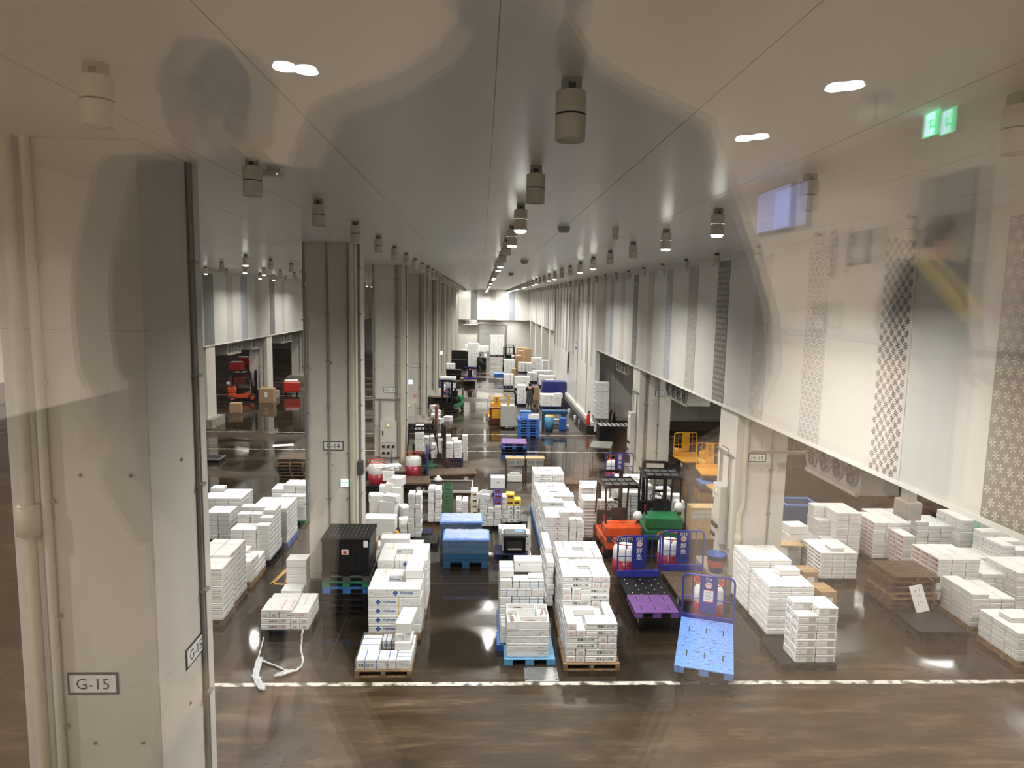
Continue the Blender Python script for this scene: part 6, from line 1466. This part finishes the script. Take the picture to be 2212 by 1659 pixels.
# ------------------------------------------------------------------ things fixed to the pillars and walls
def panel_box(label, x, y, z0, z1, w_, dep=.2, rz=0, sockets=False, frame=True):
    t = thing('electrical_panel', label, 'electrical panel', (x, y, z0), rz); H = z1 - z0
    MB().box(-w_ / 2, w_ / 2, -dep, 0, 0, H, M_mach, c=.01).build('panel_case', t)
    MB().box(-w_ / 2 + .02, w_ / 2 - .02, -dep - .008, -dep, H * .42, H - .03, M_lamp).build('panel_door', t); MB().box(-w_ * .38, -w_ * .3, -dep - .022, -dep - .008, H * .62, H * .74, M_ink).build('door_handle', t)
    m = MB()
    for i in range(5): m.box(-w_ * .25 + i * w_ * .12, -w_ * .21 + i * w_ * .12, -dep - .011, -dep - .008, H * .82, H * .835, M_ink)
    m.box(-.02, .02, -dep - .012, -dep - .008, H * .88, H * .92, M_amber_l); m.build('indicator_row', t)
    if sockets:
        for j in range(2):
            for i in range(3 - j): MB().lathe([(.06, 0), (.06, -.05), (.045, -.06), (0, -.06)], M_pblack, -w_ * .3 + i * w_ * .3, -dep, 12, 'y', H * (.3 - .18 * j)).build('socket', t)
    if frame:
        m = MB()
        for x_ in (-w_ / 2 - .03, w_ / 2 + .03): m.box(x_ - .02, x_ + .02, -.06, -.02, -.1, H + .9, M_steel)
        m.box(-w_ / 2 - .35, w_ / 2 + .3, -.06, -.03, H + .85, H + .89, M_steel); m.box(-w_ / 2 - .35, w_ / 2 + .3, -.06, -.03, -.05, -.01, M_steel); m.build('mounting_frame', t)
    return t
y_ = gcols[2][2]; a, b = GY(823, 985, y_), GY(858, 908, y_); panel_box('pale electrical panel with sockets on the G-13 pillar', (a.x + b.x) / 2, y_, a.z, b.z, b.x - a.x, .22, 0, True)
y_ = gcols[3][2]; a, b = GY(872, 916, y_), GY(897, 870, y_); panel_box('pale electrical panel on the G-12 pillar', (a.x + b.x) / 2, y_, a.z, b.z, b.x - a.x, .2, 0, False, False)
m = MB(); emblem(m, (0, -.004, 0), .13); a = GY(896, 856, y_); tag(m.build('market_emblem', None, (a.x, y_, a.z)), 'round red emblem on white disc on the G-12 pillar', 'emblem')
panel_box('pale electrical panel with cables on left side of H-14 pillar', HX0, COLS_Y[1] + .55, 1.2, 2.75, .6, .22, R(-90), True); panel_box('pale electrical panel on left side of H-13 pillar', HX0, COLS_Y[2] + .5, 1.1, 2.9, .6, .25, R(-90), True)
x0, x1, yg = gcols[1]; a = GY(793, 1008, yg + .2)
t = thing('cable_box', 'dark grey metal box on right side of the G-14 pillar', 'box', (x1, yg + .1, a.z)); MB().box(0, .16, -.1, .12, -.17, .17, M_pgrey, c=.01).build('box_case', t); MB().box(.16, .165, -.08, .1, -.15, .15, M_conduit).build('box_door', t)
for (px_, py_, yy, s_, wd, arrow) in ((745, 1042, yg, .1, 'square lit exit arrow sign low on the G-14 pillar', True), (887, 825, gcols[2][2], .09, 'small lit emergency lamp at corner of the G-13 pillar', False), (953, 762, gcols[4][2], .12, 'far lit emergency lamp on the left pillars', False)):
    p = GY(px_, py_, yy); t = thing('emergency_light', wd, 'emergency light', (p.x, yy, p.z)); MB().box(-s_, s_, -.05, 0, -s_, s_, M_white, c=.008).build('light_case', t); m = MB(); m.box(-s_ * .9, s_ * .9, -.054, -.05, -s_ * .9, s_ * .9, M_led)
    if arrow:
        m.box(-.06, .06, -.056, -.054, .01, .022, M_pgreen)
        for sg in (-1, 1): m.poly([(sg * .075, -.056, .016), (sg * .045, -.056, .04), (sg * .045, -.056, -.008)], M_pgreen)
        m.box(-.015, .015, -.056, -.054, -.06, -.035, M_pgreen)
    m.build('light_face', t)
def unit_cooler(label, x, y0, y1, z0, z1, face=-1, dep=.8, n=4, ax='y'):
    t = thing('unit_cooler', label, 'cooler', (x, (y0 + y1) / 2, z0) if ax == 'y' else ((y0 + y1) / 2, x, z0), 0 if ax == 'y' else R(90)); h = (y1 - y0) / 2; H = z1 - z0
    xa, xb = (0, dep) if face < 0 else (-dep, 0)
    MB().box(xa, xb, -h, h, 0, H, M_mach, c=.02).build('casing', t); MB().tube([(face * .02, -h + .04, .02), (face * .02, h - .04, .02)], .05, M_pipe, 10).build('drip_pipe', t)
    for i in range(n):
        yc = -h + (i + .5) * 2 * h / n; r = min(H, 2 * h / n) * .45; m = MB()
        m.lathe([(r, 0), (r, face * .06), (r * .9, face * .07), (r * .88, face * .02)], M_steel, 0, yc, 20, 'x', H / 2); m.lathe([(r * .88, face * .012), (0, face * .012)], M_dark, 0, yc, 20, 'x', H / 2)
        for q in range(-3, 4):
            zz = q * r * .25; ww = math.sqrt(max(0, r * r - zz * zz)) * .9; m.tube([(face * .06, yc - ww, H / 2 + zz), (face * .06, yc + ww, H / 2 + zz)], .006, M_steel, 5, False)
        m.build('fan_guard', t)
        bl = MB()
        for q in range(4):
            a_ = q * math.pi / 2 + .3; bl.add([(face * .02, yc + math.cos(a_ + d_) * r * k_, H / 2 + math.sin(a_ + d_) * r * k_) for d_, k_ in ((0, .12), (-.35, .8), (.35, .8))], [(0, 1, 2)], M_conduit)
        bl.build('fan_blade', t)
    m = MB()
    for yy in (-h + .1, h - .1): m.box(xa + dep / 2 - .02, xa + dep / 2 + .02, yy - .02, yy + .02, H, LOW - z0, M_conduit)
    m.build('hanger', t)
unit_cooler('four-fan cooler unit hanging under the right bulkhead, nearest one', 7.3, 12.9, 15.1, 3.86, 4.62); unit_cooler('four-fan cooler unit under the right bulkhead by H-13 pillar', 7.3, 24.3, 27.2, 3.86, 4.62); unit_cooler('farthest four-fan cooler unit under the right bulkhead', 7.3, 34.6, 37.4, 3.86, 4.62)
for i, (a, b) in enumerate(((505, 533), (556, 580), (618, 640))):
    y0, y1 = 15.8 * F_PX / (1043 - a), 15.8 * F_PX / (1043 - b); unit_cooler('four-fan cooler unit under left bulkhead, %s from left' % ORD[i], -15.9, y0, y1, 3.7, 4.5, 1)
a, b = GY(1000, 697, 98.2), GY(1031, 690, 98.2); unit_cooler('four-fan cooler unit above the far end, left of shutter', 98.0, a.x, b.x, 3.9, 4.6, -1, .7, 4, 'x')
t = thing('hanging_frame', 'steel rod frame hanging in front of the H-14 plate', 'hanger', (7.3, 16.2, 4.0)); MB().box(-.9, 1.4, -.03, .03, -.03, .03, M_conduit).build('rail', t); MB().tube([(-.6, 0, 0), (-.6, 0, 1.0)], .008, M_conduit, 6).build('rod', t); MB().tube([(.2, 0, 0), (.2, 0, 1.0)], .008, M_conduit, 6).build('rod', t)
t = thing('duct_box', 'grey hanging duct box right of the nearest cooler unit', 'duct', (11.05, 17.2, 2.1)); MB().box(-.2, .2, -.3, .3, 0, .46, M_mach, c=.02).build('duct_case', t); MB().box(-.12, .12, -.15, .15, .46, 2.9, M_mach).build('duct_neck', t)
for i, x in enumerate((14.0, 14.8)): tag(MB().box(-.06, .06, -.06, .06, 0, 3.5, mat('mint_paint', (.30, .62, .48), .4)).build('mint_post', None, (x, 18.6 - .3 * i, 0)), 'mint green steel post at right edge behind white stacks, %s one' % ('left', 'right')[i], 'post')
p = GX(1245, 785, BH_X + .05); t = thing('wall_poster', 'framed tall notice board on the right wall far down the hall', 'notice', (BH_X + .05, p.y, p.z)); MB().box(-.03, 0, -.6, .6, -1.35, 1.35, M_conduit).build('frame', t); m = MB(); m.box(-.034, -.03, -.56, .56, -1.31, 1.31, M_white); m.box(-.036, -.034, -.4, .4, .95, 1.15, M_blue); m.build('sheet', t)
p = GX(1231, 770, BH_X + .05); t = thing('wall_hose', 'dark coiled hose hanging on the far right wall', 'hose', (BH_X - .02, p.y, p.z - .5)); m = MB()
m.tube([(-.05, math.cos(a_) * .25, math.sin(a_) * .8) for a_ in [i * 2 * math.pi / 16 for i in range(17)]], .03, M_pblack, 7, False); m.tube([(-.04, 0, .8), (-.04, 0, 5.0)], .02, M_conduit, 6); m.build('hose_coil', t); MB().box(-.04, .06, -.1, .1, .75, .85, M_steel).build('hook', t)
for Y in (42.5, 47, 62): tag(MB().tube([(BH_X + .02, Y, .6), (BH_X + .02, Y, CEIL)], .035, M_pipe, 8).build('wall_pipe'), 'vertical cream pipe on the far right wall, %s' % {42.5: 'nearest', 47: 'middle one', 62: 'farthest at wall end'}[Y], 'pipe')
# ------------------------------------------------------------------ workers and machines down the aisle
p = G(1144, 880, 0); person('person in black clothes and long apron standing among far white stacks', (p.x, p.y, 0), R(185), coat=M_coat, trous=M_trous, apron=M_coat2, hat=M_coat, J=dict(eR=(.27, -.1, 1.2), wR=(.16, -.26, 1.38)))
p = G(1158, 915, 0); person('person in black crouching beside far white stacks', (p.x, p.y + .6, 0), R(195), coat=M_coat, trous=M_trous, hat=M_coat,
       J=dict(pel=(0, .15, .42), sp=(0, .02, .58), ch=(0, -.14, .72), nk=(0, -.22, .84), hd=(0, -.28, .92), tp=(0, -.30, 1.02), sL=(-.19, -.14, .78), sR=(.19, -.14, .78), eL=(-.26, -.30, .58), wL=(-.16, -.48, .50), eR=(.26, -.30, .58), wR=(.16, -.48, .50), hL=(-.1, .14, .40), hR=(.1, .14, .40), kL=(-.14, -.26, .46), kR=(.14, -.26, .46), aL=(-.13, .0, .10), aR=(.13, .0, .10), tL=(-.14, -.16, .05), tR=(.14, -.16, .05)))
p = G(1037, 801, 0); person('person in dark jacket walking down the far aisle', (p.x, p.y, 0), R(200), coat=M_coat2, trous=M_trous, hat=M_coat, scale=1.05, J=dict(kL=(-.1, -.2, .52), aL=(-.1, -.18, .1), tL=(-.1, -.34, .06), aR=(.1, .26, .12), tR=(.1, .12, .05), wL=(-.24, .1, .92), wR=(.24, -.2, .95)))
p = G(1098, 926, 0); t = thing('reach_truck', 'off-white reach truck with black handle frame in mid aisle', 'truck', (p.x, p.y, 0)); MB().box(-.45, .45, 0, .9, .1, 1.35, M_mach, c=.03).build('truck_body', t); m = MB(); m.tube([(.40, .15, 1.3), (.40, .15, 2.0), (.3, .3, 2.15), (-.3, .3, 2.2)], .06, M_pblack, 8); m.build('handle_frame', t); MB().box(-.06, .06, .2, .4, 1.35, 1.95, M_yell, c=.02).build('amber_post', t)
for x in (.55, 1.0): MB().box(x - .06, x + .06, .1, 1.0, .06, .14, M_mach).build('fork', t)
for x in (-.3, .3): wheel(t, x, .25, .12, .1)
p = G(1075, 916, 0); t = thing('yellow_bin', 'yellow and maroon bin left of the off-white reach truck', 'bin', (p.x - .05, p.y - .3, 0)); MB().box(-.45, .45, 0, .25, .0, 1.05, mat('maroon_paint', (.12, .03, .02), .4), c=.02).build('bin_body', t); MB().box(-.33, .33, -.02, 0, .4, .95, M_yell).build('yellow_panel', t)
p = G(1141, 945, 0); 
t = thing('blue_tub', 'light blue tub on top of the blue pallet pile in mid aisle', 'tub', (p.x - .15, p.y + .45, pz2 + .001)); MB().box(-.28, .28, -.2, .2, 0, .4, M_plblue, c=.03).build('tub_body', t); MB().box(-.31, .31, -.23, .23, .38, .42, M_plblue, c=.01).build('tub_rim', t)
tag(MB().box(-.3, .3, -.22, .22, 0, .25, M_foam, c=.01).build('foam_tray', None, (p.x + .3, p.y + .3, pz2 + .001)), 'white foam tray on the blue pallet pile beside the tub', 'tray')
p = G(1198, 922, 0); t = thing('blue_table', 'blue plastic table near the far right wall curb', 'table', (p.x, p.y, 0)); MB().box(-.75, .75, 0, .7, .75, .95, M_pteal, c=.02).build('table_top', t)
for x in (-.65, .65):
    for y in (.08, .62): MB().box(x - .06, x + .06, y - .05, y + .05, 0, .75, M_pteal).build('leg', t)
p = G(1186, 930, 0); t = thing('waste_tub', 'tall blue round tub with yellow lining before the blue table', 'tub', (p.x, p.y, 0)); MB().lathe([(0, 0), (.22, 0), (.28, .85), (.25, .85), (0, .7)], M_pcyan, n=18).build('tub_body', t); MB().lathe([(.26, .85), (.2, .9), (0, .88)], M_yell, n=18).build('liner', t)
p = G(1216, 930, 0); tag(MB().box(-.2, .2, 0, .4, 0, .72, M_pblue, c=.02).build('blue_crate', None, (p.x, p.y, 0)), 'upright blue crate on the wet floor right of the blue table', 'crate')
p = G(1202, 868, 0); t = thing('navy_container', 'large dark blue container beside the right wall', 'container', (p.x, p.y + .8, 0)); MB().box(-1.0, .8, 0, 1.2, .15, 1.4, M_sign, c=.03).build('container_body', t)
for x in (-.8, .6): MB().box(x - .12, x + .12, .1, 1.1, 0, .15, M_pnavy).build('foot', t)
p = G(1098, 826, 0); t = thing('blue_tray_cart', 'blue cart at aisle edge behind a far stack', 'cart', (p.x - .8, p.y + .5, 0)); MB().box(-.5, .5, 0, .9, .35, .75, M_pblue, c=.03).build('cart_body', t)
for x in (-.4, .4):
    for y in (.1, .8): MB().box(x - .03, x + .03, y - .03, y + .03, 0, .35, M_steel).build('leg', t)
t = thing('storage_rack', 'blue steel rack holding pale boxes before the shutter', 'rack', (2.0, 93.6, 0)); m = MB()
a, b = G(1059, 766, 0), G(1088, 766, 0); bpy.data.objects.remove(t)
carton('brown carton beside the farthest forklift', G(1118, 784, 0).x + .6, G(1118, 784, 0).y + 2, 0, 1.3, 1.1, 1.7, 0, False)
for (xl_, xr_, yb_3, yt_, wd) in ((1106, 1114, 814, 797, 'beside the far tall stack'), (1153, 1163, 866, 837, 'right of the standing worker'), (1141, 1149, 822, 804, 'in the middle of far stacks')):
    a, b = G(xl_, yb_3, 0), G(xr_, yb_3, 0); carton('upright brown cardboard carton %s' % wd, (a.x + b.x) / 2, a.y + .4, 0, b.x - a.x, .5, GY(xl_, yt_, a.y).z, 0, False)
for i, (px_, py_) in enumerate(((1118, 800), (1128, 796), (1140, 802))):
    p = G(px_, py_, 0); carton('yellowish cart box at far right of aisle end, %s' % ORD[i], p.x, p.y + 1, 0, .8, .8, 1.5 + .4 * i, 5 * i, False)
for i, (px_, py_, w_, h_) in enumerate(((958, 800, 1.3, 1.5), (990, 800, 1.6, 2.0), (978, 822, 1.5, .9), (1003, 795, 1.2, 1.7), (1040, 800, 1.0, 1.3))):
    p = G(px_, py_, 0); t = thing('black_crate', 'tall dark crate in the far left cluster, %s' % ('left end', 'behind pale stack', 'front with rails', 'centre', 'right end')[i], 'crate', (p.x, p.y + .8, 0)); MB().box(-w_ / 2, w_ / 2, 0, 1, 0, h_, M_pblack, c=.03).build('crate_body', t); MB().box(-w_ / 2, w_ / 2, -.02, 0, h_ * .5, h_ * .55, M_pgrey).build('rail', t)
# trolley, bags and extinguisher by the wall corner
p = G(1299, 938, 0); t = thing('rack_trolley', 'steel rack trolley draped with white cloths at wall corner', 'trolley', (p.x, p.y, 0)); m = MB()
for x in (-.42, .42):
    for y in (.05, .55): m.tube([(x, y, .1), (x, y, 1.0)], .018, M_steel, 8)
m.box(-.45, .45, 0, .6, .95, 1.0, M_pblack); m.box(-.45, .45, 0, .6, .15, .19, M_pblack); m.build('rack_frame', t)
for i, x in enumerate((-.3, .0, .28)):
    m = MB(); n = 8; g = [(x + (k / n - .5) * .26, -.02 - .03 * math.sin(k * 2.1 + j), .95 - .8 * j / 5) for j in range(6) for k in range(n + 1)]; m.add(g, [(j * (n + 1) + k, j * (n + 1) + k + 1, (j + 1) * (n + 1) + k + 1, (j + 1) * (n + 1) + k) for j in range(5) for k in range(n)], M_white if i != 1 else M_foam2, True); m.build('hanging_cloth', t)
for x in (-.4, .4): wheel(t, x, .1, .05, .04); wheel(t, x, .5, .05, .04)
p = G(1321, 940, 0); t = thing('shoulder_bag', 'navy and orange bags hanging beside the rack trolley', 'bag', (p.x + .05, p.y + .3, .25)); MB().lathe([(0, 0), (.2, .02), (.24, .4), (.18, .9), (.08, 1.15), (0, 1.15)], M_pnavy, n=12).build('bag_body', t); MB().tube([(-.1, -.2, .5), (-.02, -.24, .9), (.05, -.1, 1.2)], .05, M_orange, 7).build('orange_strap', t); MB().box(-.1, .1, -.1, .1, -.25, .02, M_pblack).build('stand', t)
p = G(1281, 930, 0); t = thing('fire_extinguisher', 'red fire extinguisher against the wall corner', 'fire extinguisher', (p.x - .35, p.y - .35, 0)); MB().lathe([(0, .3), (.1, .3), (.11, .35), (.11, .95), (.05, 1.05), (.03, 1.1)], M_redp, n=16).lathe([(.0, 0), (.12, 0), (.1, .3)], M_pblack, n=16).build('cylinder', t); MB().box(-.03, .08, -.02, .02, 1.1, 1.18, M_pblack).build('valve', t)
# bench tables beside the H-13 pillar
p = G(1300, 1000, 0); t = thing('bench_table', 'low dark steel bench left of the H-13 pillar', 'bench', (p.x - .1, p.y, 0), R(-14)); MB().box(-.5, .5, 0, 1.5, .68, .74, M_conduit, c=.006).build('bench_top', t)
for x in (-.46, .46):
    for y in (.05, 1.45): MB().box(x - .02, x + .02, y - .02, y + .02, 0, .68, M_conduit).build('leg', t)
p = G(1335, 965, 0); t = thing('steel_bin', 'dark wire topped bin left of H-13 pillar', 'bin', (p.x, p.y + .6, 0)); MB().box(-.9, .9, 0, 1.0, .1, .95, M_pblack, c=.02).build('bin_body', t); m = MB()
for i in range(8): m.box(-.85 + i * .24, -.70 + i * .24, .05, .95, .95, .965, M_mach)
m.build('bin_lid', t); MB().box(-.8, .8, .1, .9, 0, .1, M_pblack).build('foot', t)
p = G(1362, 958, 0); pile(['blue', 'blue', 'blue', 'blue', 'oldwood'], 'in tilted pile by H-13 pillar', p.x - .1, p.y + .7, 0, .8, .9, .03)
p = G(1348, 930, 0); tag(MB().lathe([(0, 0), (.3, .03), (.36, .2), (.25, .45), (.1, .55), (0, .55)], M_white, n=10).build('white_sack', None, (p.x, p.y - .6, 0)), 'crumpled white sack on floor left of the H-13 pillar', 'sack')
p = G(882, 1068, 0); 
p = G(945, 1055, 0); tag(MB().lathe([(0, 0), (.17, .01), (.19, .07), (.12, .15), (.06, .19), (.07, .22), (0, .23)], M_white, n=9).build('plastic_bag', None, (p.x, p.y + .35, .205)), 'white plastic bag lying at left end of the flat trolley', 'bag')
p = G(945, 925, 0); tag(MB().box(-.06, .06, 0, 1.3, 0, 1.25, mat('rust_red_paint', (.22, .05, .03), .5), c=.01).build('red_barrier', None, (p.x - .1, p.y, 0)), 'rust red upright barrier at the foot of the left pillars', 'barrier')
p = G(1562, 1075, 0); t = thing('blue_tarp', 'folded blue and orange sheet on floor beyond the yellow cart', 'sheet', (G(1532, 1052, 0).x, G(1532, 1052, 0).y, 0)); MB().box(-.25, .25, .2, 1.0, 0, .12, M_plblue, c=.02).build('blue_fold', t); MB().box(-.1, .35, -.5, .2, 0, .08, M_orange, c=.02).build('orange_fold', t)
# which boxes show, and how large: rays from the eye to points on every box
def box_frame(s): return Matrix.Translation((s['x'], s['y'], s['z'])) @ Matrix.Rotation(s['rot'], 4, 'Z')
vs, fs = [], []
for s in SPEC:
    M = box_frame(s); b = len(vs); L, W, H = s['L'] / 2, s['W'] / 2, s['H']
    vs += [M @ Vector((x, y, z)) for z in (0, H) for y in (-W, W) for x in (-L, L)]
    fs += [tuple(b + i for i in f) for f in ((0, 2, 3, 1), (4, 5, 7, 6), (0, 1, 5, 4), (2, 6, 7, 3), (0, 4, 6, 2), (1, 3, 7, 5))]
nbx = len(SPEC)
occ = MB(); occ.box(GX0, GX1, Y15, Y15 + 1.3, 0, CEIL, M_dark)
for i in gcols: occ.box(gcols[i][0], gcols[i][1], gcols[i][2], gcols[i][2] + 1.3, 0, CEIL, M_dark)
for i in (1, 2): occ.box(HX0, HX1, COLS_Y[i] - .1, COLS_Y[i] + 1.2, 0, LOW, M_dark)
occ.box(BH_X, BH_X + .3, .4, 39.5, BH_Z - .07, CEIL, M_dark)
b = len(vs); vs += [Vector(v) for v in occ.v]; fs += [tuple(b + i for i in f) for f in occ.f]
bvh = BVHTree.FromPolygons(vs, fs)
for k, s in enumerate(SPEC):
    M = box_frame(s); L, W, H = s['L'] / 2, s['W'] / 2, s['H']; hit = 0; tot = 0
    pts = []
    for a in (-.85, -.3, .3, .85):
        for c in (.12, .5, .88): pts += [(a * L, -W, c * H), (-L, a * W, c * H), (L, a * W, c * H)]
        for c in (-.8, 0, .8): pts.append((a * L, c * W, H))
    for p in pts:
        q = M @ Vector(p); d = q - CO; dist = d.length; d.normalize(); pc = (q - CO).dot(CF)
        sx_, sy_ = (q - CO).dot(CR) / pc * F_PX, (q - CO).dot(CU) / pc * F_PX
        if abs(sx_) > 1120 or abs(sy_) > 845: continue
        h = bvh.ray_cast(CO, d, dist + .01)
        if h[2] is not None and h[2] // 6 == k and (h[0] - q).length < .03: hit += 1
    px = F_PX / max((M @ Vector((0, 0, H / 2)) - CO).dot(CF), 1)
    s['area'] = hit / len(pts) * (s['L'] + s['W']) * (s['H'] + s['W'] * .5) * px * px; s['hit'] = hit; s['px'] = px
order = sorted((s for s in SPEC if s['hit']), key=lambda s: -s['area'])
cnt = {}; keep = []; rest = [s for s in SPEC if not s['hit']]
for s in order:
    c = cnt.get(s['kind'], 0)
    if c < 300: cnt[s['kind']] = c + 1; keep.append(s)
    else: rest.append(s)
GROUPS = {'printed_box': 'slim printed boxes in interlocked stacks', 'marked_box': 'side-marked foam boxes of the left group', 'lettered_box': 'lettered foam boxes of the right group', 'foam_box': 'white foam boxes stacked on pallets', 'salmon_box': 'printed foam boxes on the left pallets', 'strapped_box': 'blue-strapped foam boxes', 'yellow_carton': 'yellow cartons', 'violet_carton': 'violet cartons'}
CATS = {'yellow_carton': 'carton', 'violet_carton': 'carton'}
seen = {}
for s in keep:
    lid = s['px'] * s['L'] > 42 and s['kind'] not in CATS
    m, md = box_parts(s, lid)
    o = m.build(s['kind'], None, (s['x'], s['y'], s['z']), s['rot']); lab = s['desc']
    w_ = len(lab.replace('-', '-').split())
    if lab in seen: seen[lab].append(o)
    else: seen[lab] = [o]
    tag(o, lab, CATS.get(s['kind'], 'box'), GROUPS[s['kind']])
    if md: md.build('lid', o)
DUPLAB = [k for k in seen if len(seen[k]) > 1]
LONGLAB = [k for k in seen if len(k.split()) > 16]
print('AREA', {k: round(min(s['area'] for s in keep if s['kind'] == k)) for k in cnt}, cnt)
print('BOXES', len(SPEC), 'shown', len(order), 'kept', len(keep), 'dup labels', DUPLAB[:5], 'long', LONGLAB[:5])
for kd in sorted(set(s['kind'] for s in rest)):
    m = MB()
    for s in rest:
        if s['kind'] != kd: continue
        M = box_frame(s); a, _ = box_parts(dict(s, top=s['top'] if s['hit'] else '', front=s['front'] if s['hit'] else '', side=s['side'] if s['hit'] else '', right=s['right'] if s['hit'] else ''), False)
        b = len(m.v); m.v += [tuple(M @ Vector(v)) for v in a.v]; ix = [m._m(x) for x in a.mats]
        m.f += [tuple(b + i for i in f) for f in a.f]; m.mi += [ix[i] for i in a.mi]; m.sm += a.sm
    tag(m.build(kd), 'remaining %s, far off or hidden deep in the stacks' % {'foam_box': 'white foam boxes', 'printed_box': 'slim printed boxes', 'marked_box': 'side-marked foam boxes', 'lettered_box': 'lettered foam boxes', 'salmon_box': 'printed foam boxes', 'strapped_box': 'strapped foam boxes'}.get(kd, 'cartons'), CATS.get(kd, 'box'), None, 'stuff')
